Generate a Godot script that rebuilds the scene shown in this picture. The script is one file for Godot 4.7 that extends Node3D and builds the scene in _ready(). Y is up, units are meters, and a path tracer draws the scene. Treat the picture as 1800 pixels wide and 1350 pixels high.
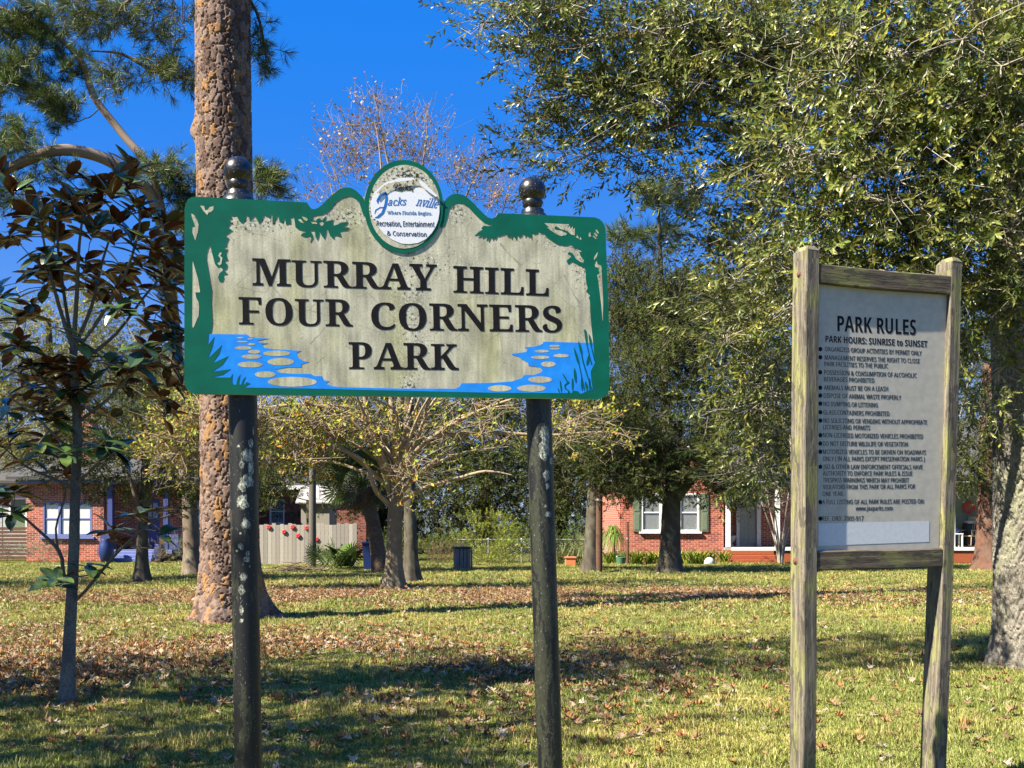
extends Node3D
# A park entrance on a bright winter day: a painted park sign on two posts, a wooden rules board, a lawn with fallen leaves, big trees and brick houses behind.
# Metres, y up. The photographer stands at the origin and looks along -z.

const SIGN_OUTLINE := [0.008,0.787,0.012,0.808,0.021,0.828,0.037,0.839,0.058,0.843,0.521,0.842,0.527,0.835,0.535,0.823,0.544,0.814,0.556,0.814,0.573,0.822,0.592,0.839,0.617,0.866,0.645,0.892,0.667,0.908,0.689,0.916,0.712,0.916,0.731,0.909,0.750,0.893,0.765,0.878,0.776,0.882,0.783,0.907,0.791,0.930,0.802,0.952,0.815,0.973,0.830,0.991,0.847,1.008,0.865,1.022,0.884,1.034,0.904,1.043,0.925,1.049,0.947,1.052,0.968,1.052,0.989,1.050,1.010,1.044,1.029,1.035,1.048,1.024,1.065,1.009,1.080,0.993,1.093,0.974,1.104,0.953,1.113,0.931,1.120,0.907,1.124,0.883,1.133,0.880,1.146,0.897,1.166,0.911,1.192,0.916,1.218,0.911,1.241,0.897,1.264,0.877,1.293,0.848,1.316,0.826,1.333,0.814,1.351,0.811,1.365,0.819,1.373,0.831,1.377,0.837,1.496,0.838,1.616,0.839,1.836,0.840,1.859,0.833,1.875,0.818,1.886,0.793,1.898,0.374,1.896,0.053,1.889,0.029,1.872,0.010,1.846,-0.001,0.043,-0.001,0.021,0.007,0.005,0.026,-0.002,0.050]
const SIGN_GREEN_LEFT := [0.008,0.787,0.012,0.808,0.021,0.828,0.037,0.839,0.058,0.843,0.521,0.842,0.527,0.835,0.535,0.823,0.544,0.814,0.556,0.814,0.573,0.822,0.592,0.839,0.617,0.866,0.645,0.892,0.667,0.908,0.689,0.916,0.712,0.916,0.731,0.909,0.750,0.893,0.765,0.878,0.780,0.834,0.782,0.789,0.768,0.797,0.759,0.827,0.750,0.852,0.733,0.870,0.717,0.878,0.700,0.878,0.678,0.870,0.655,0.855,0.642,0.842,0.628,0.822,0.611,0.803,0.589,0.792,0.572,0.789,0.548,0.783,0.545,0.766,0.561,0.764,0.567,0.773,0.578,0.776,0.574,0.765,0.589,0.769,0.603,0.786,0.602,0.772,0.595,0.759,0.613,0.766,0.635,0.771,0.632,0.757,0.638,0.746,0.654,0.752,0.671,0.761,0.699,0.765,0.694,0.754,0.673,0.741,0.704,0.740,0.695,0.728,0.662,0.722,0.670,0.698,0.651,0.702,0.640,0.702,0.637,0.685,0.621,0.701,0.610,0.730,0.606,0.730,0.603,0.708,0.597,0.683,0.585,0.699,0.574,0.720,0.573,0.699,0.566,0.678,0.558,0.693,0.555,0.720,0.535,0.719,0.544,0.703,0.547,0.686,0.535,0.668,0.540,0.686,0.532,0.696,0.511,0.690,0.494,0.698,0.506,0.709,0.520,0.711,0.509,0.717,0.484,0.722,0.472,0.732,0.470,0.749,0.471,0.741,0.466,0.776,0.450,0.770,0.452,0.746,0.431,0.741,0.428,0.772,0.417,0.747,0.404,0.754,0.398,0.784,0.391,0.765,0.374,0.744,0.374,0.782,0.367,0.781,0.365,0.763,0.340,0.780,0.329,0.753,0.318,0.739,0.300,0.774,0.289,0.760,0.279,0.748,0.276,0.767,0.262,0.773,0.260,0.753,0.246,0.736,0.233,0.749,0.223,0.770,0.199,0.767,0.204,0.756,0.188,0.747,0.204,0.739,0.186,0.718,0.206,0.704,0.177,0.685,0.177,0.678,0.190,0.671,0.180,0.648,0.179,0.635,0.167,0.629,0.173,0.623,0.184,0.623,0.177,0.608,0.179,0.589,0.185,0.578,0.170,0.571,0.179,0.561,0.182,0.548,0.175,0.536,0.167,0.532,0.177,0.523,0.183,0.517,0.164,0.512,0.167,0.499,0.161,0.482,0.148,0.484,0.143,0.500,0.148,0.517,0.163,0.532,0.162,0.539,0.149,0.548,0.141,0.544,0.131,0.557,0.126,0.576,0.121,0.597,0.118,0.608,0.111,0.640,0.102,0.621,0.097,0.602,0.095,0.575,0.099,0.553,0.106,0.507,0.109,0.482,0.116,0.443,0.113,0.394,0.117,0.304,0.111,0.265,0.102,0.258,0.097,0.209,0.125,0.246,0.117,0.206,0.096,0.150,0.155,0.210,0.144,0.172,0.116,0.132,0.182,0.164,0.158,0.127,0.114,0.096,0.191,0.108,0.158,0.083,0.110,0.071,0.189,0.072,0.199,0.088,0.196,0.059,0.199,0.042,0.213,0.041,0.219,0.067,0.231,0.086,0.227,0.064,0.224,0.042,0.233,0.043,0.242,0.064,0.254,0.077,0.246,0.056,0.242,0.038,0.259,0.054,0.272,0.047,0.253,0.035,0.246,0.030,0.662,0.029,0.662,0.001,0.043,-0.001,0.021,0.007,0.005,0.026,-0.002,0.050]
const SIGN_GREEN_RIGHT := [1.113,0.825,1.133,0.880,1.146,0.897,1.166,0.911,1.192,0.916,1.218,0.911,1.241,0.897,1.264,0.877,1.293,0.848,1.316,0.826,1.333,0.814,1.351,0.811,1.365,0.819,1.373,0.831,1.377,0.837,1.496,0.838,1.616,0.839,1.836,0.840,1.859,0.833,1.875,0.818,1.886,0.793,1.898,0.374,1.896,0.053,1.889,0.029,1.872,0.010,1.846,-0.001,0.662,0.001,0.662,0.028,1.353,0.022,1.649,0.025,1.715,0.026,1.719,0.038,1.744,0.034,1.757,0.021,1.792,0.039,1.816,0.040,1.809,0.086,1.806,0.126,1.828,0.168,1.820,0.260,1.813,0.332,1.808,0.405,1.807,0.450,1.802,0.469,1.808,0.478,1.789,0.496,1.797,0.512,1.793,0.524,1.787,0.558,1.789,0.590,1.781,0.605,1.749,0.619,1.723,0.631,1.704,0.618,1.697,0.634,1.718,0.652,1.717,0.661,1.701,0.667,1.711,0.675,1.724,0.671,1.732,0.662,1.739,0.646,1.765,0.631,1.778,0.628,1.780,0.639,1.765,0.657,1.758,0.676,1.769,0.679,1.769,0.685,1.730,0.698,1.718,0.710,1.701,0.704,1.685,0.702,1.653,0.708,1.621,0.726,1.601,0.740,1.591,0.754,1.580,0.751,1.571,0.760,1.572,0.758,1.554,0.763,1.566,0.754,1.545,0.748,1.533,0.755,1.533,0.724,1.524,0.741,1.519,0.732,1.512,0.744,1.504,0.732,1.500,0.746,1.486,0.746,1.490,0.740,1.476,0.729,1.465,0.743,1.461,0.718,1.447,0.739,1.438,0.720,1.435,0.742,1.428,0.726,1.426,0.743,1.421,0.731,1.415,0.745,1.391,0.735,1.380,0.730,1.373,0.732,1.364,0.714,1.359,0.728,1.352,0.712,1.344,0.728,1.332,0.704,1.332,0.724,1.322,0.709,1.325,0.730,1.303,0.719,1.312,0.732,1.285,0.722,1.300,0.738,1.268,0.731,1.286,0.748,1.309,0.762,1.298,0.765,1.309,0.777,1.333,0.776,1.362,0.780,1.333,0.784,1.310,0.792,1.286,0.811,1.264,0.832,1.240,0.857,1.215,0.873,1.189,0.874,1.168,0.863,1.151,0.841,1.142,0.804,1.130,0.769,1.112,0.757]
const SIGN_WATER := [0.101,0.257,0.261,0.259,0.271,0.249,0.315,0.244,0.353,0.244,0.304,0.233,0.311,0.226,0.349,0.223,0.324,0.216,0.333,0.203,0.371,0.198,0.416,0.197,0.488,0.193,0.469,0.183,0.476,0.164,0.499,0.149,0.523,0.146,0.491,0.135,0.491,0.122,0.434,0.121,0.377,0.110,0.396,0.097,0.434,0.094,0.532,0.093,0.547,0.084,0.578,0.085,0.586,0.067,0.609,0.063,0.593,0.052,0.624,0.041,0.662,0.038,0.913,0.035,1.170,0.038,1.190,0.047,1.198,0.063,1.287,0.065,1.353,0.068,1.431,0.075,1.477,0.090,1.490,0.105,1.540,0.107,1.568,0.118,1.576,0.129,1.562,0.143,1.511,0.147,1.508,0.163,1.478,0.177,1.469,0.186,1.435,0.196,1.432,0.201,1.460,0.204,1.501,0.211,1.507,0.223,1.492,0.232,1.529,0.234,1.567,0.243,1.581,0.252,1.581,0.259,1.821,0.259,1.835,0.157,1.834,0.025,1.353,0.019,0.662,0.021,0.245,0.026,0.091,0.027]
const SIGN_CUTS := [[0.036,0.769,0.047,0.764,0.059,0.743,0.065,0.722,0.061,0.689,0.051,0.654,0.039,0.688,0.040,0.709,0.051,0.713,0.046,0.732,0.037,0.756],[0.072,0.805,0.088,0.804,0.094,0.785,0.104,0.789,0.112,0.801,0.128,0.805,0.127,0.790,0.117,0.780,0.107,0.778,0.102,0.766,0.086,0.782],[0.039,0.567,0.048,0.535,0.060,0.492,0.068,0.434,0.048,0.433,0.052,0.409,0.061,0.392,0.063,0.370,0.060,0.332,0.038,0.280,0.034,0.287],[0.152,0.608,0.160,0.606,0.153,0.593,0.162,0.585,0.157,0.558,0.149,0.552,0.141,0.560,0.152,0.569,0.154,0.582,0.145,0.594],[0.484,0.765,0.496,0.767,0.509,0.750,0.493,0.754],[0.500,0.779,0.515,0.776,0.527,0.768,0.520,0.760,0.509,0.766],[0.539,0.757,0.561,0.758,0.567,0.750,0.547,0.749],[0.578,0.754,0.589,0.760,0.595,0.752,0.588,0.741,0.579,0.746],[1.594,0.802,1.712,0.802,1.701,0.785,1.715,0.795,1.718,0.778,1.728,0.794,1.729,0.777,1.738,0.786,1.738,0.752,1.722,0.755,1.699,0.772,1.673,0.777,1.648,0.791,1.640,0.781,1.648,0.773,1.673,0.771,1.699,0.760,1.697,0.752,1.673,0.746,1.647,0.755,1.622,0.771,1.605,0.785,1.617,0.783],[1.750,0.756,1.757,0.739,1.744,0.743],[1.767,0.748,1.770,0.734,1.760,0.735],[1.812,0.771,1.816,0.750,1.806,0.749,1.805,0.762],[1.842,0.785,1.855,0.769,1.850,0.764,1.838,0.779],[1.835,0.771,1.848,0.756,1.843,0.751,1.830,0.764],[1.828,0.756,1.843,0.743,1.838,0.740,1.825,0.752],[1.849,0.682,1.842,0.657,1.830,0.643,1.830,0.657],[1.842,0.640,1.846,0.623,1.864,0.617,1.867,0.561,1.871,0.452,1.868,0.360,1.860,0.452,1.849,0.545,1.844,0.573,1.856,0.583,1.849,0.608,1.836,0.610,1.832,0.623]]
const SIGN_STONES := [[0.246,0.244,0.246,0.243,0.243,0.243,0.240,0.242,0.236,0.241,0.231,0.241,0.227,0.241,0.223,0.241,0.219,0.242,0.217,0.243,0.217,0.243,0.217,0.244,0.220,0.245,0.223,0.246,0.227,0.246,0.232,0.247,0.236,0.247,0.240,0.246,0.243,0.246,0.246,0.245],[0.285,0.240,0.284,0.239,0.283,0.238,0.280,0.238,0.277,0.237,0.274,0.237,0.271,0.237,0.268,0.237,0.266,0.238,0.264,0.239,0.264,0.240,0.264,0.241,0.266,0.242,0.268,0.242,0.271,0.243,0.274,0.243,0.277,0.243,0.280,0.243,0.283,0.242,0.284,0.241],[0.263,0.228,0.262,0.226,0.259,0.225,0.254,0.225,0.247,0.224,0.240,0.224,0.234,0.224,0.227,0.224,0.223,0.225,0.219,0.225,0.218,0.226,0.219,0.228,0.223,0.229,0.228,0.229,0.234,0.230,0.241,0.230,0.247,0.230,0.254,0.230,0.259,0.229,0.262,0.229],[0.295,0.217,0.294,0.216,0.292,0.215,0.289,0.214,0.284,0.213,0.279,0.213,0.275,0.213,0.270,0.213,0.267,0.214,0.265,0.215,0.264,0.217,0.265,0.218,0.267,0.220,0.270,0.221,0.275,0.221,0.280,0.222,0.284,0.222,0.289,0.221,0.292,0.220,0.294,0.219],[0.279,0.201,0.278,0.198,0.272,0.196,0.265,0.194,0.255,0.193,0.244,0.192,0.233,0.193,0.223,0.193,0.215,0.195,0.210,0.197,0.209,0.199,0.210,0.202,0.215,0.204,0.223,0.206,0.233,0.207,0.244,0.208,0.255,0.207,0.265,0.207,0.273,0.205,0.278,0.203],[0.316,0.185,0.315,0.183,0.311,0.180,0.305,0.178,0.298,0.177,0.290,0.176,0.282,0.177,0.275,0.178,0.269,0.179,0.265,0.182,0.264,0.184,0.266,0.187,0.269,0.189,0.275,0.191,0.282,0.193,0.290,0.193,0.298,0.193,0.306,0.192,0.311,0.190,0.315,0.188],[0.321,0.165,0.319,0.162,0.313,0.159,0.303,0.156,0.292,0.155,0.279,0.154,0.266,0.154,0.254,0.155,0.245,0.157,0.239,0.160,0.237,0.163,0.239,0.166,0.245,0.169,0.254,0.171,0.266,0.172,0.279,0.173,0.292,0.173,0.303,0.172,0.313,0.170,0.319,0.168],[0.325,0.130,0.323,0.126,0.315,0.122,0.303,0.119,0.289,0.117,0.273,0.117,0.257,0.117,0.242,0.118,0.231,0.121,0.223,0.124,0.221,0.128,0.223,0.132,0.231,0.136,0.242,0.139,0.257,0.141,0.273,0.142,0.289,0.141,0.304,0.140,0.315,0.137,0.323,0.134],[0.444,0.181,0.441,0.177,0.433,0.174,0.420,0.171,0.404,0.169,0.386,0.168,0.368,0.168,0.351,0.169,0.339,0.172,0.330,0.175,0.328,0.179,0.330,0.183,0.339,0.186,0.352,0.189,0.368,0.191,0.386,0.192,0.404,0.192,0.420,0.191,0.433,0.188,0.441,0.185],[0.459,0.145,0.456,0.140,0.448,0.135,0.435,0.132,0.419,0.129,0.402,0.128,0.385,0.128,0.369,0.130,0.356,0.134,0.348,0.138,0.346,0.143,0.349,0.148,0.357,0.152,0.369,0.156,0.385,0.159,0.402,0.160,0.420,0.160,0.436,0.158,0.448,0.154,0.456,0.150],[0.380,0.088,0.378,0.084,0.371,0.080,0.362,0.077,0.349,0.075,0.336,0.074,0.322,0.074,0.310,0.076,0.300,0.079,0.294,0.083,0.292,0.087,0.294,0.091,0.300,0.095,0.310,0.098,0.322,0.100,0.336,0.101,0.350,0.101,0.362,0.099,0.372,0.096,0.378,0.092],[0.556,0.059,0.551,0.052,0.536,0.046,0.512,0.041,0.483,0.038,0.450,0.036,0.417,0.037,0.388,0.039,0.365,0.044,0.351,0.049,0.345,0.056,0.351,0.062,0.366,0.069,0.389,0.074,0.418,0.077,0.451,0.079,0.483,0.078,0.512,0.076,0.536,0.071,0.551,0.066],[1.659,0.241,1.658,0.240,1.655,0.238,1.649,0.237,1.642,0.236,1.634,0.236,1.626,0.236,1.619,0.236,1.614,0.237,1.610,0.238,1.609,0.240,1.610,0.241,1.614,0.243,1.619,0.244,1.627,0.245,1.634,0.245,1.642,0.245,1.649,0.245,1.655,0.244,1.658,0.243],[1.659,0.228,1.658,0.227,1.655,0.226,1.649,0.225,1.643,0.224,1.636,0.224,1.628,0.224,1.622,0.224,1.617,0.225,1.613,0.226,1.612,0.227,1.613,0.229,1.617,0.230,1.622,0.231,1.628,0.232,1.636,0.232,1.643,0.232,1.650,0.232,1.655,0.231,1.658,0.230],[1.609,0.216,1.607,0.214,1.602,0.212,1.594,0.211,1.585,0.210,1.574,0.209,1.563,0.209,1.554,0.210,1.546,0.211,1.541,0.213,1.540,0.214,1.541,0.216,1.546,0.218,1.554,0.220,1.564,0.221,1.574,0.221,1.585,0.221,1.595,0.221,1.602,0.219,1.607,0.218],[1.610,0.188,1.608,0.185,1.601,0.183,1.592,0.181,1.579,0.180,1.566,0.179,1.552,0.180,1.540,0.180,1.530,0.182,1.524,0.184,1.522,0.186,1.524,0.188,1.530,0.190,1.540,0.192,1.552,0.193,1.566,0.194,1.580,0.194,1.592,0.193,1.602,0.192,1.608,0.190],[1.703,0.197,1.701,0.195,1.696,0.192,1.688,0.191,1.677,0.189,1.665,0.189,1.653,0.189,1.643,0.190,1.635,0.191,1.629,0.193,1.627,0.196,1.629,0.198,1.635,0.201,1.643,0.202,1.654,0.204,1.665,0.204,1.677,0.204,1.688,0.203,1.696,0.202,1.702,0.200],[1.640,0.157,1.638,0.153,1.633,0.150,1.625,0.147,1.616,0.145,1.605,0.144,1.594,0.144,1.584,0.146,1.576,0.149,1.571,0.152,1.570,0.156,1.571,0.159,1.576,0.163,1.584,0.166,1.594,0.168,1.605,0.168,1.616,0.168,1.626,0.167,1.633,0.164,1.638,0.161],[1.621,0.086,1.618,0.081,1.610,0.077,1.598,0.074,1.582,0.071,1.565,0.070,1.547,0.071,1.531,0.073,1.519,0.076,1.511,0.080,1.508,0.084,1.511,0.089,1.519,0.093,1.532,0.096,1.547,0.099,1.565,0.100,1.582,0.099,1.598,0.097,1.611,0.094,1.619,0.090],[1.591,0.046,1.587,0.041,1.578,0.036,1.563,0.033,1.544,0.030,1.523,0.029,1.502,0.030,1.484,0.032,1.469,0.035,1.460,0.039,1.456,0.044,1.460,0.049,1.469,0.053,1.484,0.057,1.503,0.060,1.524,0.061,1.544,0.060,1.563,0.058,1.578,0.055,1.588,0.051],[1.429,0.043,1.426,0.038,1.418,0.034,1.406,0.031,1.391,0.029,1.374,0.028,1.358,0.028,1.343,0.030,1.331,0.033,1.323,0.037,1.321,0.042,1.323,0.046,1.331,0.050,1.343,0.053,1.358,0.056,1.375,0.057,1.391,0.056,1.406,0.054,1.418,0.051,1.426,0.047]]
const SIGN_REEDS := [[1.726,0.233,1.731,0.204,1.739,0.176,1.751,0.149,1.753,0.150,1.748,0.179,1.740,0.206,1.729,0.233],[1.749,0.155,1.757,0.116,1.765,0.078,1.773,0.039,1.776,0.040,1.768,0.079,1.760,0.117,1.752,0.156],[1.748,0.264,1.750,0.241,1.755,0.219,1.764,0.198,1.766,0.199,1.765,0.222,1.760,0.243,1.751,0.264],[1.762,0.198,1.764,0.188,1.766,0.178,1.768,0.167,1.775,0.143,1.783,0.119,1.791,0.094,1.797,0.076,1.803,0.058,1.809,0.039,1.813,0.041,1.807,0.059,1.801,0.077,1.795,0.096,1.787,0.120,1.780,0.144,1.772,0.169,1.770,0.179,1.768,0.189,1.766,0.199],[1.779,0.321,1.777,0.316,1.777,0.310,1.778,0.305,1.780,0.286,1.783,0.267,1.788,0.248,1.790,0.248,1.790,0.268,1.789,0.287,1.786,0.307,1.786,0.312,1.784,0.317,1.781,0.322],[1.786,0.251,1.794,0.220,1.801,0.190,1.808,0.159,1.812,0.160,1.804,0.191,1.797,0.221,1.790,0.252],[1.798,0.299,1.799,0.277,1.803,0.256,1.810,0.236,1.812,0.237,1.812,0.258,1.808,0.279,1.800,0.299],[1.809,0.239,1.814,0.217,1.819,0.196,1.824,0.175,1.828,0.176,1.823,0.197,1.818,0.218,1.812,0.240],[1.797,0.203,1.790,0.188,1.786,0.172,1.787,0.156,1.790,0.156,1.797,0.171,1.800,0.186,1.799,0.202],[1.726,0.141,1.724,0.119,1.726,0.097,1.732,0.075,1.735,0.076,1.737,0.098,1.735,0.120,1.728,0.141],[1.717,0.094,1.714,0.075,1.714,0.057,1.716,0.039,1.718,0.039,1.721,0.057,1.721,0.075,1.719,0.094],[1.671,0.115,1.675,0.103,1.682,0.091,1.690,0.081,1.691,0.081,1.687,0.094,1.680,0.105,1.672,0.116],[1.686,0.082,1.691,0.080,1.695,0.077,1.698,0.077,1.692,0.074,1.686,0.069,1.679,0.064,1.679,0.057,1.680,0.052,1.681,0.046,1.687,0.042,1.693,0.037,1.698,0.034,1.697,0.032,1.696,0.028,1.696,0.025,1.700,0.024,1.701,0.028,1.701,0.032,1.702,0.036,1.695,0.041,1.690,0.045,1.684,0.049,1.684,0.053,1.684,0.058,1.683,0.061,1.689,0.066,1.695,0.070,1.702,0.076,1.697,0.081,1.693,0.083,1.689,0.086],[1.658,0.080,1.658,0.063,1.660,0.046,1.664,0.029,1.665,0.029,1.665,0.046,1.663,0.064,1.660,0.081],[1.647,0.047,1.648,0.039,1.651,0.033,1.655,0.027,1.656,0.027,1.655,0.034,1.652,0.041,1.648,0.047],[1.760,0.100,1.758,0.080,1.758,0.059,1.762,0.039,1.764,0.039,1.767,0.060,1.766,0.080,1.762,0.101],[1.778,0.079,1.777,0.065,1.780,0.052,1.786,0.039,1.789,0.040,1.790,0.054,1.788,0.067,1.781,0.080],[1.798,0.095,1.796,0.076,1.796,0.058,1.799,0.040,1.801,0.040,1.804,0.058,1.803,0.077,1.800,0.095]]
const SEAL_STICKER := [0.800,0.858,0.810,0.885,0.822,0.891,0.833,0.896,0.853,0.887,0.869,0.888,0.883,0.895,0.886,0.912,0.910,0.910,0.937,0.905,0.958,0.911,0.992,0.915,0.999,0.929,1.019,0.933,1.038,0.925,1.055,0.918,1.072,0.905,1.087,0.895,1.100,0.883,1.107,0.853,1.107,0.826,1.101,0.791,1.089,0.760,1.071,0.732,1.044,0.704,1.009,0.685,0.968,0.678,0.934,0.679,0.894,0.694,0.861,0.716,0.837,0.742,0.824,0.761,0.821,0.781,0.809,0.784,0.801,0.817]
const SEAL_CURLS := [[0.811,0.892,0.833,0.916,0.857,0.938,0.884,0.951,0.911,0.961,0.905,0.947,0.880,0.941,0.856,0.928,0.836,0.906,0.817,0.885],[0.911,0.961,0.938,0.969,0.992,0.972,0.994,0.965,0.958,0.956,0.924,0.950,0.907,0.951],[1.020,0.964,1.047,0.945,1.074,0.919,1.101,0.897,1.089,0.893,1.060,0.912,1.033,0.934,1.016,0.950]]
const SEAL_SWASH := [[0.833,0.851,0.834,0.855,0.834,0.860,0.834,0.861,0.838,0.868,0.843,0.876,0.846,0.883,0.853,0.887,0.861,0.892,0.867,0.896,0.867,0.896,0.870,0.895,0.874,0.894,0.875,0.896,0.873,0.899,0.871,0.902,0.865,0.906,0.856,0.901,0.848,0.896,0.839,0.890,0.834,0.881,0.829,0.873,0.825,0.864,0.827,0.858,0.829,0.854,0.831,0.851],[0.868,0.901,0.868,0.894,0.867,0.888,0.866,0.881,0.864,0.871,0.862,0.859,0.860,0.849,0.856,0.837,0.851,0.824,0.847,0.813,0.841,0.808,0.834,0.802,0.829,0.796,0.826,0.794,0.822,0.792,0.817,0.789,0.818,0.787,0.823,0.787,0.828,0.787,0.834,0.788,0.842,0.794,0.848,0.800,0.856,0.807,0.862,0.821,0.866,0.833,0.871,0.846,0.873,0.858,0.875,0.870,0.876,0.881,0.874,0.889,0.873,0.895,0.871,0.902],[0.817,0.805,0.819,0.810,0.822,0.816,0.823,0.821,0.829,0.824,0.836,0.829,0.842,0.833,0.851,0.833,0.860,0.834,0.869,0.835,0.869,0.836,0.860,0.837,0.851,0.837,0.841,0.837,0.834,0.832,0.827,0.828,0.820,0.823,0.818,0.817,0.817,0.811,0.816,0.805]]
const SEAL_RING := [1.125,0.854,1.123,0.826,1.119,0.799,1.111,0.773,1.100,0.748,1.087,0.725,1.071,0.703,1.053,0.685,1.034,0.669,1.012,0.656,0.990,0.646,0.968,0.640,0.945,0.637,0.921,0.638,0.899,0.642,0.877,0.650,0.857,0.661,0.838,0.675,0.821,0.692,0.806,0.712,0.794,0.734,0.784,0.758,0.777,0.783,0.773,0.809,0.771,0.836,0.773,0.863,0.778,0.889,0.786,0.915,0.796,0.940,0.809,0.963,0.824,0.985,0.842,1.003,0.861,1.020,0.882,1.033,0.904,1.043,0.926,1.049,0.950,1.052,0.973,1.052,0.995,1.048,1.017,1.041,1.038,1.030,1.057,1.016,1.075,0.999,1.090,0.979,1.103,0.957,1.113,0.933,1.120,0.908,1.124,0.881]
const SEAL_FACE := [1.111,0.852,1.109,0.827,1.105,0.803,1.098,0.779,1.088,0.757,1.076,0.736,1.062,0.717,1.046,0.700,1.029,0.686,1.010,0.674,0.990,0.665,0.969,0.660,0.949,0.657,0.928,0.658,0.907,0.662,0.888,0.669,0.870,0.679,0.853,0.691,0.837,0.707,0.824,0.724,0.813,0.744,0.804,0.765,0.798,0.788,0.794,0.811,0.793,0.835,0.794,0.860,0.799,0.884,0.806,0.907,0.815,0.929,0.827,0.950,0.841,0.969,0.856,0.986,0.874,1.000,0.892,1.012,0.912,1.021,0.932,1.027,0.953,1.030,0.974,1.029,0.994,1.026,1.014,1.019,1.033,1.009,1.050,0.997,1.065,0.982,1.079,0.964,1.091,0.944,1.100,0.923,1.106,0.900,1.110,0.876]
const SIGN_WORDS := [["MURRAY",0.2870,0.4720,0.8053,0.1171,0.0049],["HILL",1.1672,0.4708,0.4418,0.1195,-0.0049],["FOUR",0.2276,0.3020,0.4875,0.1178,0.0066],["CORNERS",0.7975,0.2936,0.8744,0.1212,0.0126],["PARK",0.6966,0.1182,0.4896,0.1184,0.0078]]
const SEAL_WORDS := [["Parks,",0.9085,0.9137,0.0815,0.0304,0.0247],["acks",0.8739,0.8446,0.0797,0.0329,0.0718],["nville",0.9994,0.8509,0.0943,0.0399,-0.0756],["Where Florida Begins.",0.8724,0.8058,0.2001,0.0149,0.0320],["Recreation, Entertainment",0.8257,0.7514,0.2582,0.0240,0.0309],["& Conservation",0.8706,0.7115,0.1766,0.0206,0.0160],["P",0.9415,0.9796,0.0136,0.0203,-0.0678],["esh",0.9584,0.9789,0.0306,0.0135,0.0013],["l",1.0026,0.9797,0.0069,0.0152,-0.1900],["C",1.0247,0.9674,0.0143,0.0144,-0.3075]]
var SIGN_AT := Transform3D(Basis(Vector3(0.97388,0.01196,-0.22675),Vector3(-0.01217,0.99993,0.00044),Vector3(0.22674,0.00234,0.97395)),Vector3(-1.3944,2.1408,-4.8500))
var RULES_AT := Transform3D(Basis(Vector3(0.94430,0.00920,-0.32895),Vector3(-0.00558,0.99991,0.01195),Vector3(0.32903,-0.00945,0.94427)),Vector3(1.6726,1.4268,-6.3000))
const RULES_LINES := [["PARK RULES",0.1543,1.2326,0.5310,0.0861,0.0042],["PARK HOURS: SUNRISE to SUNSET",0.0754,1.1679,0.6896,0.0363,-0.0005],["ORGANIZED GROUP ACTIVITIES BY PERMIT ONLY",0.0724,1.1170,0.6518,0.0253,0.0035],["MANAGEMENT RESERVES THE RIGHT TO CLOSE",0.0704,1.0703,0.6403,0.0253,0.0045],["PARK FACILITIES TO THE PUBLIC",0.0684,1.0340,0.4237,0.0252,0.0068],["POSSESSION & CONSUMPTION OF ALCOHOLIC",0.0665,0.9867,0.6236,0.0253,0.0050],["BEVERAGES PROHIBITED",0.0653,0.9489,0.3334,0.0251,0.0101],["ANIMALS MUST BE ON A LEASH",0.0651,0.9016,0.4268,0.0252,0.0137],["DISPOSE OF ANIMAL WASTE PROPERLY",0.0632,0.8574,0.5178,0.0252,0.0046],["NO DUMPING OR LITTERING",0.0612,0.8114,0.3612,0.0251,0.0027],["GLASS CONTAINERS PROHIBITED",0.0611,0.7638,0.4398,0.0252,0.0047],["NO SOLICITING OR VENDING WITHOUT APPROPRIATE",0.0609,0.7181,0.7007,0.0253,0.0047],["LICENSES AND PERMITS",0.0586,0.6811,0.3115,0.0251,0.0060],["NON-LICENSED MOTORIZED VEHICLES PROHIBITED",0.0585,0.6360,0.6740,0.0253,0.0038],["DO NOT DISTURB WILDLIFE OR VEGETATION",0.0584,0.5894,0.5690,0.0253,0.0068],["MOTORIZED VEHICLES TO BE DRIVEN ON ROADWAYS",0.0575,0.5436,0.6959,0.0254,0.0054],["ONLY ( IN ALL PARKS EXCEPT PRESERVATION PARKS )",0.0574,0.5042,0.6880,0.0254,0.0081],["JSO & OTHER LAW ENFORCEMENT OFFICIALS HAVE",0.0573,0.4600,0.6722,0.0253,0.0038],["AUTHORITY TO ENFORCE PARK RULES & ISSUE",0.0564,0.4228,0.6020,0.0253,0.0038],["TRESPASS WARNINGS WHICH MAY PROHIBIT",0.0563,0.3852,0.5785,0.0253,0.0019],["VIOLATORS FROM THIS PARK OR ALL PARKS FOR",0.0562,0.3464,0.6218,0.0253,0.0072],["ONE YEAR.",0.0539,0.3085,0.1399,0.0250,0.0070],["A FULL LISTING OF ALL PARK RULES ARE POSTED ON:",0.0523,0.2625,0.6907,0.0254,0.0030],["www.jaxparks.com",0.2734,0.2266,0.2481,0.0254,0.0002],["REF. ORD. 2005-917",0.0506,0.1700,0.2739,0.0251,0.0012]]
const RULES_BULLETS := [0.042,1.128,0.042,1.082,0.041,0.999,0.041,0.913,0.041,0.869,0.041,0.824,0.041,0.776,0.041,0.730,0.041,0.648,0.040,0.602,0.040,0.556,0.040,0.472,0.039,0.275,0.039,0.183]
const RULES_STICKER := [0.026,0.156,0.777,0.162,0.776,0.042,0.026,0.031]


var rng := RandomNumberGenerator.new()
var M := {}
var used := {}
var plate_edge := FastNoiseLite.new()
var plate_tone := FastNoiseLite.new()
var rough_noise := FastNoiseLite.new()
var ridge_noise := FastNoiseLite.new()


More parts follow.
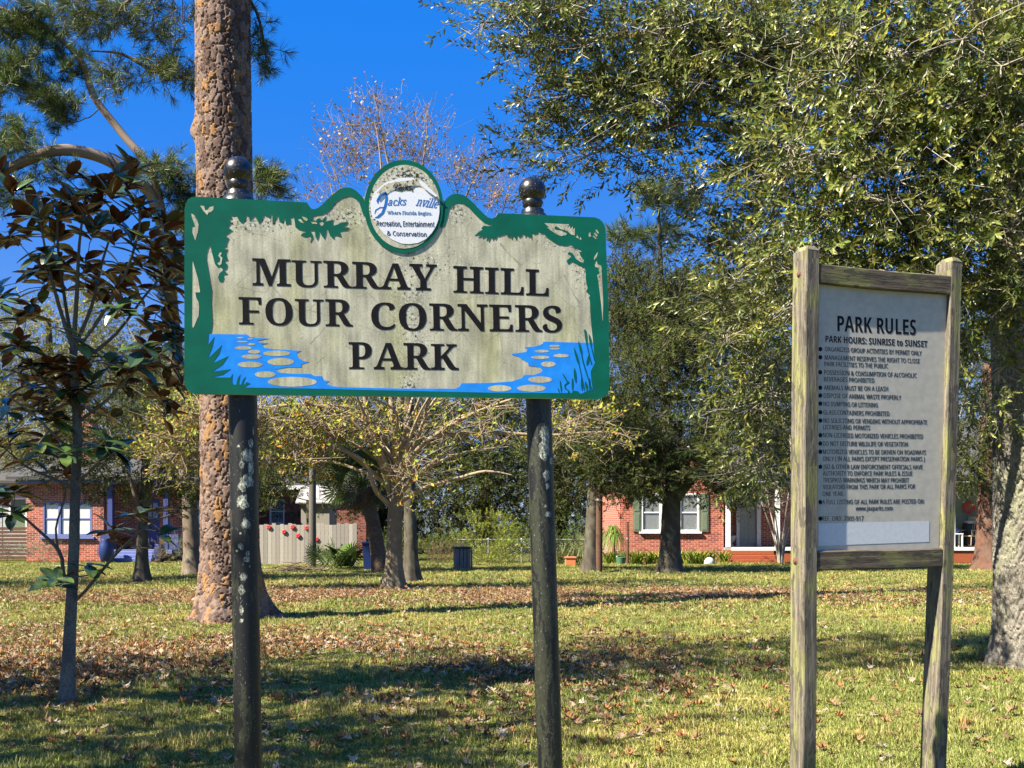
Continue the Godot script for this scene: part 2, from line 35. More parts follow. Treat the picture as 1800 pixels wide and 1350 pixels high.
# ---------------------------------------------------------------- mesh building
class Buf:
	var v := PackedVector3Array()
	var n := PackedVector3Array()
	var t := PackedVector2Array()
	var c := PackedColorArray()
	var i := PackedInt32Array()

	func vert(p: Vector3, nn: Vector3, uv := Vector2.ZERO, col := Color.WHITE) -> int:
		v.append(p)
		n.append(nn)
		t.append(uv)
		c.append(col)
		return v.size() - 1

	# a flat polygon (convex), its front towards `out`
	func poly(pts: Array, out: Vector3, col := Color.WHITE) -> void:
		var nn: Vector3 = (pts[1] - pts[0]).cross(pts[2] - pts[0]).normalized()
		var flip := nn.dot(out) > 0.0
		var face := nn if flip else -nn
		var first := v.size()
		for p: Vector3 in pts:
			vert(p, face, Vector2(p.x + p.z, p.y), col)
		for k in range(1, pts.size() - 1):
			if flip:
				i.append_array([first, first + k + 1, first + k])
			else:
				i.append_array([first, first + k, first + k + 1])

	# a box with bevelled edges; b: basis and centre
	func box(at: Transform3D, size: Vector3, bev := 0.004, col := Color.WHITE) -> void:
		var h := size / 2.0
		bev = minf(bev, minf(h.x, minf(h.y, h.z)) * 0.45)
		var k := h - Vector3.ONE * bev
		for a in 3:
			var b := (a + 1) % 3
			var d := (a + 2) % 3
			for s: float in [-1.0, 1.0]:
				var q := []
				for w: Array in [[-1.0, -1.0], [1.0, -1.0], [1.0, 1.0], [-1.0, 1.0]]:
					var p := Vector3.ZERO
					p[a] = s * h[a]
					p[b] = w[0] * k[b]
					p[d] = w[1] * k[d]
					q.append(at * p)
				var o := Vector3.ZERO
				o[a] = s
				poly(q, at.basis * o, col)
				# the edges between the faces a and b
				for s2: float in [-1.0, 1.0]:
					var e := []
					for w: Array in [[0, -1.0], [0, 1.0], [1, 1.0], [1, -1.0]]:
						var p := Vector3.ZERO
						p[a] = s * (h[a] if w[0] == 0 else k[a])
						p[b] = s2 * (k[b] if w[0] == 0 else h[b])
						p[d] = w[1] * k[d]
						e.append(at * p)
					var oo := Vector3.ZERO
					oo[a] = s
					oo[b] = s2
					poly(e, at.basis * oo, col)
		for sx: float in [-1.0, 1.0]:
			for sy: float in [-1.0, 1.0]:
				for sz: float in [-1.0, 1.0]:
					poly([at * Vector3(sx * h.x, sy * k.y, sz * k.z), at * Vector3(sx * k.x, sy * h.y, sz * k.z), at * Vector3(sx * k.x, sy * k.y, sz * h.z)], at.basis * Vector3(sx, sy, sz), col)

	func tube(p: PackedVector3Array, r: PackedFloat32Array, sides := 6, col := Color.WHITE, tip := Color(-1, 0, 0), uv_scale := 1.0) -> void:
		var count := p.size()
		var dir := (p[1] - p[0]).normalized()
		var side := dir.cross(Vector3(0.31, 0.12, 0.94)).normalized()
		var first := v.size()
		var run := 0.0
		for k in count:
			if k > 0:
				run += p[k].distance_to(p[k - 1])
			var d := (p[mini(k + 1, count - 1)] - p[maxi(k - 1, 0)]).normalized()
			side = (side - d * side.dot(d)).normalized()
			var up := d.cross(side)
			var cc := col if tip.r < 0.0 else col.lerp(tip, float(k) / (count - 1))
			for s in sides + 1:
				var a := TAU * s / sides
				var o := side * cos(a) + up * sin(a)
				vert(p[k] + o * r[k], o, Vector2(float(s) / sides, run * uv_scale), cc)
		for k in count - 1:
			for s in sides:
				var a := first + k * (sides + 1) + s
				var b := a + sides + 1
				i.append_array([a, b, a + 1, b, b + 1, a + 1])

	# a surface of revolution about `y`: profile of [radius, height]
	func lathe(at: Transform3D, profile: Array, sides := 24, col := Color.WHITE) -> void:
		var first := v.size()
		var rows := profile.size()
		for k in rows:
			var q: Array = profile[k]
			var a0: Array = profile[maxi(k - 1, 0)]
			var a1: Array = profile[mini(k + 1, rows - 1)]
			var slope := Vector2(a1[0] - a0[0], a1[1] - a0[1]).normalized()
			for s in sides + 1:
				var a := TAU * s / sides
				var o := Vector3(cos(a), 0, sin(a))
				vert(at * (o * q[0] + Vector3(0, q[1], 0)), (at.basis * (o * slope.y - Vector3(0, slope.x, 0))).normalized(), Vector2(float(s) / sides, q[1]), col)
		for k in rows - 1:
			for s in sides:
				var a := first + k * (sides + 1) + s
				var b := a + sides + 1
				i.append_array([a, a + 1, b, b, a + 1, b + 1])

	func mesh() -> ArrayMesh:
		var a := []
		a.resize(Mesh.ARRAY_MAX)
		a[Mesh.ARRAY_VERTEX] = v
		a[Mesh.ARRAY_NORMAL] = n
		a[Mesh.ARRAY_TEX_UV] = t
		a[Mesh.ARRAY_COLOR] = c
		a[Mesh.ARRAY_INDEX] = i
		var m := ArrayMesh.new()
		m.add_surface_from_arrays(Mesh.PRIMITIVE_TRIANGLES, a)
		return m


func place(at: Vector3, turn := 0.0) -> Transform3D:
	return Transform3D(Basis(Vector3.UP, turn), at)


func numbered(called: String) -> String:
	var k: int = used.get(called, 0)
	used[called] = k + 1
	return called if k == 0 else "%s_%03d" % [called, k]


func tag(o: Node3D, label := "", category := "", group := "", kind := "") -> void:
	for w in [["label", label], ["category", category], ["group", group], ["kind", kind]]:
		if w[1]:
			o.set_meta(w[0], w[1])


func thing(called: String, label: String, category: String, at := Vector3.ZERO, turn := 0.0, group := "") -> Node3D:
	var o := Node3D.new()
	o.name = numbered(called)
	add_child(o)
	o.position = at
	o.rotation.y = turn
	tag(o, label, category, group)
	return o


func part(parent: Node3D, called: String, m: Mesh, material: Material, at := Transform3D()) -> MeshInstance3D:
	var o := MeshInstance3D.new()
	o.name = called
	o.mesh = m
	o.material_override = material
	o.transform = at
	parent.add_child(o, true)
	return o


func solo(called: String, m: Mesh, material: Material, label := "", category := "", group := "", kind := "") -> MeshInstance3D:
	var o := MeshInstance3D.new()
	o.name = numbered(called)
	o.mesh = m
	o.material_override = material
	add_child(o)
	tag(o, label, category, group, kind)
	return o


func bx(parent: Node3D, called: String, material: Material, centre: Vector3, size: Vector3, bev := 0.006, turn := 0.0) -> MeshInstance3D:
	var b := Buf.new()
	b.box(Transform3D(), size, bev)
	return part(parent, called, b.mesh(), material, place(centre, turn))


func copies(parent: Node3D, called: String, m: Mesh, material: Material, where: Array, tints: PackedColorArray) -> MultiMeshInstance3D:
	var mm := MultiMesh.new()
	mm.transform_format = MultiMesh.TRANSFORM_3D
	mm.use_colors = true
	mm.mesh = m
	mm.instance_count = where.size()
	for k in where.size():
		mm.set_instance_transform(k, where[k])
		mm.set_instance_color(k, tints[k])
	var o := MultiMeshInstance3D.new()
	o.name = called
	o.multimesh = mm
	o.material_override = material
	parent.add_child(o, true)
	return o


# ---------------------------------------------------------------- materials
func lin(r: float, g: float, b: float) -> Color:
	return Color(r, g, b).linear_to_srgb()


func mat(r: float, g: float, b: float, rough := 0.8, spec := 0.5) -> StandardMaterial3D:
	var m := StandardMaterial3D.new()
	m.albedo_color = lin(r, g, b)
	m.roughness = rough
	m.metallic_specular = spec
	m.cull_mode = BaseMaterial3D.CULL_DISABLED
	return m


func tinted(rough := 0.8, spec := 0.5, through := 0.0) -> StandardMaterial3D:
	var m := mat(1, 1, 1, rough, spec)
	m.vertex_color_use_as_albedo = true
	if through > 0.0:
		m.backlight_enabled = true
		m.backlight = Color(through, through, through).linear_to_srgb()
	return m


func noise(seed_: int, freq: float, octaves := 4, kind := FastNoiseLite.TYPE_SIMPLEX_SMOOTH) -> FastNoiseLite:
	var f := FastNoiseLite.new()
	f.seed = seed_
	f.frequency = freq
	f.noise_type = kind
	f.fractal_octaves = octaves
	f.fractal_type = FastNoiseLite.FRACTAL_FBM if octaves > 1 else FastNoiseLite.FRACTAL_NONE
	return f


# a tiling grain that multiplies the colour of a material: from dark to light round 1
func grain(m: StandardMaterial3D, f: FastNoiseLite, dark: Color, light: Color, metres: float, relief := 0.0, size := 512) -> StandardMaterial3D:
	var ramp := Gradient.new()
	ramp.set_color(0, dark)
	ramp.set_color(1, light)
	var tex := NoiseTexture2D.new()
	tex.width = size
	tex.height = size
	tex.seamless = true
	tex.noise = f
	tex.color_ramp = ramp
	m.albedo_texture = tex
	m.uv1_triplanar = true
	m.uv1_world_triplanar = true
	m.uv1_scale = Vector3.ONE / metres
	if relief > 0.0:
		m.heightmap_enabled = true
		m.heightmap_scale = relief
		m.heightmap_texture = tex
	return m


func image_of(w: int, h: int, f: Callable) -> ImageTexture:
	var im := Image.create(w, h, false, Image.FORMAT_RGB8)
	for y in h:
		for x in w:
			im.set_pixel(x, y, f.call(x, y))
	return ImageTexture.create_from_image(im)


func brick_texture(a: Color, b: Color, c: Color, mortar: Color, seed_: int) -> ImageTexture:
	# 8 courses of 4 bricks: 0.92 m by 0.6 m
	var f := noise(seed_, 0.09, 3)
	var g := noise(seed_ + 1, 0.02, 2)
	return image_of(512, 512, func(x: int, y: int) -> Color:
		var row := y / 64
		var xx := (x + (64 if row % 2 else 0)) % 512
		var col := xx / 128
		var inside := (y % 64) > 8 and (xx % 128) > 9
		var grit := f.get_noise_2d(x, y) * 0.10 + g.get_noise_2d(x, y) * 0.06
		if not inside:
			return Color(mortar.r + grit, mortar.g + grit, mortar.b + grit)
		var h := fmod(sin(row * 12.9898 + col * 78.233 + seed_) * 43758.5453, 1.0)
		h = absf(h)
		var base := a.lerp(b, h * 2.0) if h < 0.5 else b.lerp(c, (h - 0.5) * 2.0)
		return Color(base.r + grit, base.g + grit * 0.8, base.b + grit * 0.7))


func make_materials() -> void:
	M.leaf_oak = tinted(0.38, 0.5, 0.5)
	M.leaf_far = tinted(0.6, 0.28, 0.35)
	M.leaf_dry = tinted(0.75, 0.3, 0.25)
	M.needle = tinted(0.5, 0.4, 0.3)
	M.magnolia = tinted(0.26, 0.6)
	M.grass = tinted(0.6, 0.3, 0.4)
	M.wood_twig = tinted(0.9, 0.2)
	M.bark = tinted(0.92, 0.2)
	M.bark = grain_detail(tinted(0.92, 0.2), 21, 0.35, 0.5)
	M.black_letter = grain(mat(0.010, 0.009, 0.011, 0.7, 0.3), noise(5, 0.03, 3), Color(0.6, 0.6, 0.6), Color(1, 1, 1), 0.4)
	M.black_print = mat(0.010, 0.009, 0.011, 0.7, 0.3)
	M.sign_green = grain(mat(0.0, 0.125, 0.078, 0.6, 0.3), noise(6, 0.012, 4), Color(0.80, 0.84, 0.84), Color(1, 1, 1), 0.9)
	M.sign_blue = grain(mat(0.02, 0.28, 0.84, 0.6, 0.3), noise(7, 0.014, 4), Color(0.80, 0.86, 0.9), Color(1, 1, 1), 0.5)
	M.sign_edge = mat(0.45, 0.43, 0.36, 0.7)
	M.sign_white = grain(mat(0.80, 0.81, 0.83, 0.5), noise(8, 0.03, 4), Color(0.93, 0.93, 0.93), Color(1, 1, 1), 0.2)
	M.script_blue = mat(0.012, 0.13, 0.42, 0.5)
	M.seal_blue = mat(0.04, 0.16, 0.36, 0.5)
	M.panel_grey = grain(mat(0.52, 0.48, 0.395, 0.6, 0.3), noise(9, 0.02, 4), Color(0.88, 0.89, 0.9), Color(1, 1, 1), 0.6)
	M.panel_sticker = grain(mat(0.62, 0.63, 0.64, 0.55, 0.3), noise(10, 0.03, 3), Color(0.92, 0.93, 0.94), Color(1, 1, 1), 0.5)
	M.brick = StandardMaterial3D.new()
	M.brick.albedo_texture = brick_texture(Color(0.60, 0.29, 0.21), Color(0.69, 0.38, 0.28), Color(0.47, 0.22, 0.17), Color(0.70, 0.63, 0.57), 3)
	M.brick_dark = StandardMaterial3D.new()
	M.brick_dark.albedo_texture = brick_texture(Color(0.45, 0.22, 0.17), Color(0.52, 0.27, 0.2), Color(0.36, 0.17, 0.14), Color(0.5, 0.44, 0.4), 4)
	for m: StandardMaterial3D in [M.brick, M.brick_dark]:
		m.uv1_triplanar = true
		m.uv1_world_triplanar = true
		m.uv1_scale = Vector3(1 / 0.92, 1 / 0.6, 1 / 0.92)
		m.uv1_triplanar_sharpness = 8.0
		m.roughness = 0.9
		m.heightmap_enabled = true
		m.heightmap_scale = 0.4
		m.heightmap_texture = m.albedo_texture
	M.white_paint = grain(mat(0.78, 0.78, 0.76, 0.55), noise(11, 0.02, 4), Color(0.9, 0.9, 0.9), Color(1, 1, 1), 1.5)
	M.pane = mat(0.9, 0.95, 0.95, 0.04, 0.6)
	M.pane.transparency = BaseMaterial3D.TRANSPARENCY_ALPHA
	M.pane.albedo_color.a = 0.12
	M.room = mat(0.42, 0.40, 0.36, 0.9)
	M.blind = grain(mat(0.62, 0.62, 0.58, 0.7), noise(12, 0.02, 2), Color(0.92, 0.92, 0.92), Color(1, 1, 1), 1.0)
	M.shutter = grain(mat(0.16, 0.20, 0.13, 0.6), noise(13, 0.02, 3), Color(0.85, 0.87, 0.85), Color(1, 1, 1), 1.0)
	M.door_grey = grain(mat(0.33, 0.36, 0.33, 0.5), noise(14, 0.02, 3), Color(0.9, 0.9, 0.9), Color(1, 1, 1), 1.0)
	M.blue_paint = grain(mat(0.05, 0.07, 0.22, 0.5), noise(15, 0.02, 3), Color(0.8, 0.8, 0.85), Color(1, 1, 1), 1.0)
	M.blue_step = grain(mat(0.16, 0.20, 0.42, 0.7), noise(16, 0.03, 4), Color(0.75, 0.77, 0.8), Color(1, 1, 1), 0.8)
	M.red_step = grain(mat(0.42, 0.105, 0.035, 0.75), noise(17, 0.03, 4), Color(0.7, 0.68, 0.66), Color(1, 1, 1), 0.9)
	M.roof = grain(mat(0.10, 0.095, 0.09, 0.9), noise(18, 0.05, 3), Color(0.6, 0.6, 0.6), Color(1, 1, 1), 1.2, 0.4)
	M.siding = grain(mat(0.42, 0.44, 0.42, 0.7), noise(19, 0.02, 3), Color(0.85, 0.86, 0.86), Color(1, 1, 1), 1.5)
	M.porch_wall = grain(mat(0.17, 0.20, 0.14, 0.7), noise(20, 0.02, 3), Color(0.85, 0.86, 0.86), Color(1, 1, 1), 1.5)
	var streaks := noise(22, 0.03, 4)
	M.fence_grey = grain(mat(0.46, 0.42, 0.36, 0.85), streaks, Color(0.72, 0.70, 0.66), Color(1, 1, 1), 0.5)
	M.fence_grey.uv1_scale = Vector3(6, 0.8, 6)
	M.fence_grey_b = M.fence_grey.duplicate()
	M.fence_grey_b.albedo_color = lin(0.36, 0.335, 0.29)
	M.fence_grey_c = M.fence_grey.duplicate()
	M.fence_grey_c.albedo_color = lin(0.52, 0.485, 0.42)
	M.fence_brown = grain(mat(0.13, 0.06, 0.03, 0.7), noise(23, 0.03, 4), Color(0.7, 0.68, 0.66), Color(1, 1, 1), 0.8)
	M.pole_wood = grain(mat(0.17, 0.15, 0.12, 0.9), noise(24, 0.03, 4), Color(0.6, 0.6, 0.6), Color(1, 1, 1), 0.7, 0.5)
	M.pole_red = grain(mat(0.17, 0.085, 0.045, 0.9), noise(25, 0.03, 4), Color(0.55, 0.55, 0.55), Color(1, 1, 1), 0.7, 0.5)
	M.galvanised = mat(0.5, 0.51, 0.52, 0.4)
	M.galvanised.metallic = 0.7
	M.bin_grey = grain(mat(0.22, 0.22, 0.21, 0.7), noise(26, 0.03, 4), Color(0.7, 0.7, 0.7), Color(1, 1, 1), 0.6)
	M.black_plastic = mat(0.02, 0.02, 0.022, 0.5)
	M.blue_plastic = mat(0.012, 0.03, 0.12, 0.45)
	M.red_cloth = mat(0.42, 0.02, 0.025, 0.7)
	M.green_pail = mat(0.06, 0.16, 0.09, 0.5)
	M.terracotta = mat(0.5, 0.16, 0.06, 0.8)
	M.pale_stone = grain(mat(0.62, 0.62, 0.60, 0.8), noise(27, 0.04, 4), Color(0.7, 0.7, 0.7), Color(1, 1, 1), 0.5)
	M.chair_wood = mat(0.42, 0.30, 0.15, 0.55)
	M.rust_bolt = mat(0.12, 0.05, 0.035, 0.8)
	M.concrete = grain(mat(0.40, 0.39, 0.37, 0.9), noise(28, 0.03, 4), Color(0.75, 0.75, 0.75), Color(1, 1, 1), 1.0)


func grain_detail(m: StandardMaterial3D, seed_: int, metres: float, relief: float) -> StandardMaterial3D:
	return grain(m, noise(seed_, 0.035, 4), Color(0.55, 0.53, 0.5), Color(1, 1, 1), metres, relief)


# ---------------------------------------------------------------- the scene
func _ready() -> void:
	rng.seed = 20240
	var cam := Camera3D.new()
	cam.name = "camera"
	cam.projection = Camera3D.PROJECTION_FRUSTUM
	cam.near = 0.05
	cam.far = 400.0
	cam.size = 0.05 * 1350.0 / 2000.0
	cam.frustum_offset = Vector2(0, 0.05 * 240.0 / 2000.0)
	cam.position = Vector3(0, 1.6, 0)
	add_child(cam)
	cam.current = true
	var sky_look := ProceduralSkyMaterial.new()
	sky_look.sky_top_color = lin(0.004, 0.074, 0.285)
	sky_look.sky_horizon_color = lin(0.23, 0.285, 0.34)
	sky_look.sky_curve = 0.065
	sky_look.ground_horizon_color = lin(0.10, 0.12, 0.12)
	sky_look.ground_bottom_color = lin(0.06, 0.07, 0.04)
	sky_look.sun_angle_max = 45.0
	sky_look.sun_curve = 0.25
	var sky := Sky.new()
	sky.sky_material = sky_look
	var env := Environment.new()
	env.background_mode = Environment.BG_SKY
	env.sky = sky
	env.tonemap_mode = Environment.TONE_MAPPER_LINEAR
	env.tonemap_exposure = 3.15
	env.sdfgi_enabled = true
	env.ssao_enabled = true
	env.ssil_enabled = true
	var world := WorldEnvironment.new()
	world.name = "world_environment"
	world.environment = env
	add_child(world)
	var sun := DirectionalLight3D.new()
	sun.name = "sun"
	sun.light_energy = 1.6
	sun.light_color = Color(1.0, 0.965, 0.90)
	sun.light_angular_distance = 0.5
	sun.shadow_enabled = true
	add_child(sun)
	# the sun stands to the left and a little behind the photographer
	var az := deg_to_rad(242.0)
	var el := deg_to_rad(45.0)
	var to_sun := Vector3(sin(az) * cos(el), sin(el), -cos(az) * cos(el))
	sun.look_at_from_position(to_sun * 50.0, Vector3.ZERO, Vector3.UP)
	make_materials()
	make_noises()
	make_ground()
	make_houses()
	make_fences()
	make_trees()
	make_park_sign()
	make_rules_board()
	make_small_things()
	make_lawn()


func make_noises() -> void:
	for f: FastNoiseLite in [plate_edge, plate_tone]:
		f.noise_type = FastNoiseLite.TYPE_CELLULAR
		f.seed = 77
		f.frequency = 1.0
		f.fractal_type = FastNoiseLite.FRACTAL_NONE
		f.cellular_distance_function = FastNoiseLite.DISTANCE_EUCLIDEAN
		f.cellular_jitter = 0.95
	plate_edge.cellular_return_type = FastNoiseLite.RETURN_DISTANCE2_SUB
	plate_tone.cellular_return_type = FastNoiseLite.RETURN_CELL_VALUE
	rough_noise.seed = 78
	rough_noise.frequency = 1.0
	rough_noise.fractal_octaves = 3
	ridge_noise.seed = 79
	ridge_noise.frequency = 1.0
	ridge_noise.fractal_octaves = 2


# ---------------------------------------------------------------- the two signs
func outline(flat: Array) -> PackedVector2Array:
	var p := PackedVector2Array()
	for k in flat.size() / 2:
		p.append(Vector2(flat[k * 2], flat[k * 2 + 1]))
	return p


# plates cut to outlines: a front face at `front`, side walls back to `back`
func plate(shapes: Array, back: float, front: float, whole := false) -> ArrayMesh:
	var b := Buf.new()
	for s: Array in shapes:
		var p := outline(s)
		if Geometry2D.is_polygon_clockwise(p):
			p.reverse()
		var tri := Geometry2D.triangulate_polygon(p)
		if tri.is_empty():
			print("an outline could not be filled: ", p.size(), " ", p[0])
		var first := b.v.size()
		for q in p:
			b.vert(Vector3(q.x, q.y, front), Vector3(0, 0, 1), Vector2(q.x / 1.92, 1.0 - (q.y + 0.02) / 1.06))
		for k in tri.size() / 3:
			var a0 := tri[k * 3]
			var a1 := tri[k * 3 + 1]
			var a2 := tri[k * 3 + 2]
			if (p[a1] - p[a0]).cross(p[a2] - p[a0]) > 0.0:
				b.i.append_array([first + a0, first + a2, first + a1])
			else:
				b.i.append_array([first + a0, first + a1, first + a2])
		if whole:
			for k in tri.size() / 3:
				var t3 := []
				for w in 3:
					var q := p[tri[k * 3 + w]]
					t3.append(Vector3(q.x, q.y, back))
				b.poly(t3, Vector3(0, 0, -1))
		for k in p.size():
			var q0 := p[k]
			var q1 := p[(k + 1) % p.size()]
			var d := q1 - q0
			b.poly([Vector3(q0.x, q0.y, back), Vector3(q1.x, q1.y, back), Vector3(q1.x, q1.y, front), Vector3(q0.x, q0.y, front)], Vector3(d.y, -d.x, 0))
	return b.mesh()


# a line of lettering fitted to [text, left, baseline, width, capital height, turn]
func lettering(parent: Node3D, called: String, row: Array, font: Font, material: Material, z: float, depth: float, caps := "H", slant := 0.0) -> void:
	var t := TextMesh.new()
	t.font = font
	t.font_size = 64
	t.pixel_size = 0.01
	t.depth = depth
	t.curve_step = 1.0
	t.horizontal_alignment = HORIZONTAL_ALIGNMENT_LEFT
	t.vertical_alignment = VERTICAL_ALIGNMENT_TOP
	t.text = caps
	var cap := t.get_aabb()
	t.text = row[0]
	var box := t.get_aabb()
	var sx: float = row[3] / box.size.x
	var sy: float = row[4] / cap.size.y
	var turn := Basis(Vector3(0, 0, 1), row[5])
	var squeeze := Basis(Vector3(sx, 0, 0), Vector3(slant * sy, sy, 0), Vector3(0, 0, 1))
	var from := Vector3(box.position.x, cap.position.y, 0)
	var at := Transform3D(turn * squeeze, Vector3(row[1], row[2], z))
	at.origin -= at.basis * from
	part(parent, called, t, material, at)


func panel_look() -> StandardMaterial3D:
	var dirt := noise(31, 0.018, 5)
	var fine := noise(32, 0.16, 3)
	var weave := noise(36, 0.35, 2)
	var crack := noise(33, 0.017, 1, FastNoiseLite.TYPE_CELLULAR)
	crack.cellular_return_type = FastNoiseLite.RETURN_DISTANCE2_SUB
	crack.domain_warp_enabled = true
	crack.domain_warp_amplitude = 14.0
	crack.domain_warp_frequency = 0.012
	var where := noise(34, 0.006, 2)
	var blot := noise(35, 0.075, 4)
	# matter that grows on the sign: [u, v, radius u, radius v, share]
	var spots := [[0.95, 0.98, 0.17, 0.06, 1.0], [0.81, 0.86, 0.03, 0.13, 1.0], [0.96, 0.04, 0.035, 0.06, 1.0], [0.98, 0.42, 0.07, 0.32, 0.5], [1.80, 0.62, 0.07, 0.1, 0.8], [0.70, 0.79, 0.08, 0.05, 0.7], [1.19, 0.83, 0.05, 0.05, 0.8], [0.30, 0.74, 0.16, 0.035, 0.75], [1.70, 0.73, 0.12, 0.05, 0.6], [1.07, 0.6, 0.12, 0.08, 0.4]]
	var tex := image_of(1024, 566, func(x: int, y: int) -> Color:
		var u := x / 1024.0 * 1.92
		var v := (1.0 - y / 566.0) * 1.06 - 0.02
		var d := dirt.get_noise_2d(x, y * 0.5) + fine.get_noise_2d(x * 0.5, y * 0.03) * 0.6
		var k := 1.0 + d * 0.20 + fine.get_noise_2d(x, y) * 0.09 + weave.get_noise_2d(x, y) * 0.07
		var col := Color(0.675, 0.662, 0.570) * k
		var moss := clampf(where.get_noise_2d(x + 300, y * 0.4) * 1.6, 0.0, 1.0)
		col = col.lerp(Color(0.56, 0.56, 0.34) * k, moss * 0.45)
		if crack.get_noise_2d(x, y) < -0.982 and where.get_noise_2d(x, y) > -0.02 and v > 0.14:
			col = col.lerp(Color(0.46, 0.44, 0.36), 0.55)
		var share := 0.0
		for s: Array in spots:
			var e := Vector2((u - s[0]) / s[2], (v - s[1]) / s[3]).length_squared()
			share = maxf(share, s[4] * exp(-e * 1.1))
		var g := blot.get_noise_2d(x * 1.4, y * 1.4)
		if share > 0.08:
			if g > 0.50 - share * 0.52:
				col = Color(0.86, 0.86, 0.78) * (0.85 + fine.get_noise_2d(x * 2, y * 2) * 0.5)
			elif g < -0.56 + share * 0.36:
				col = Color(0.24, 0.22, 0.17)
		elif g > 0.68:
			col = col.lerp(Color(0.36, 0.34, 0.25), 0.8)
		col.a = 1.0
		return col)
	var m := StandardMaterial3D.new()
	m.albedo_texture = tex
	m.roughness = 0.72
	m.texture_repeat = false
	return m


# weathered round post: lichen, mould and scratches; u round the post, v along it
func post_look(seed_: int, algae: float, lichens: Array) -> StandardMaterial3D:
	var a := noise(seed_, 0.03, 4)
	var b := noise(seed_ + 1, 0.10, 3)
	var speck := noise(seed_ + 2, 0.22, 2)
	var tex := image_of(256, 1024, func(x: int, y: int) -> Color:
		# the picture wraps round: noise on a cylinder
		var w := x / 256.0 * TAU
		var p := Vector3(cos(w) * 41.0, y, sin(w) * 41.0)
		var n1 := a.get_noise_3d(p.x, p.y * 0.35, p.z)
		var n2 := b.get_noise_3d(p.x, p.y, p.z)
		var col := Color(0.055, 0.057, 0.062) * (1.0 + n1 * 0.3 + n2 * 0.2)
		if algae > 0.0 and n1 + n2 * 0.25 > 0.30 - algae:
			col = col.lerp(Color(0.20, 0.21, 0.14) * (1.0 + n2 * 0.4), 0.75)
		for s: Array in lichens:
			var du: float = fposmod(x - s[0] + 128.0, 256.0) - 128.0
			var dv: float = y - s[1]
			var e := sqrt(du * du / (s[2] * s[2]) + dv * dv / (s[3] * s[3])) + n2 * 0.7
			if e < 1.0:
				col = Color(0.66, 0.67, 0.60) * (0.8 + n2 * 0.7 + speck.get_noise_3d(p.x * 1.5, p.y * 1.5, p.z * 1.5) * 0.6)
		if speck.get_noise_3d(p.x, p.y, p.z) > 0.68:
			col = Color(0.66, 0.68, 0.66)
		col.a = 1.0
		return col)
	var m := StandardMaterial3D.new()
	m.albedo_texture = tex
	m.roughness = 0.5
	return m


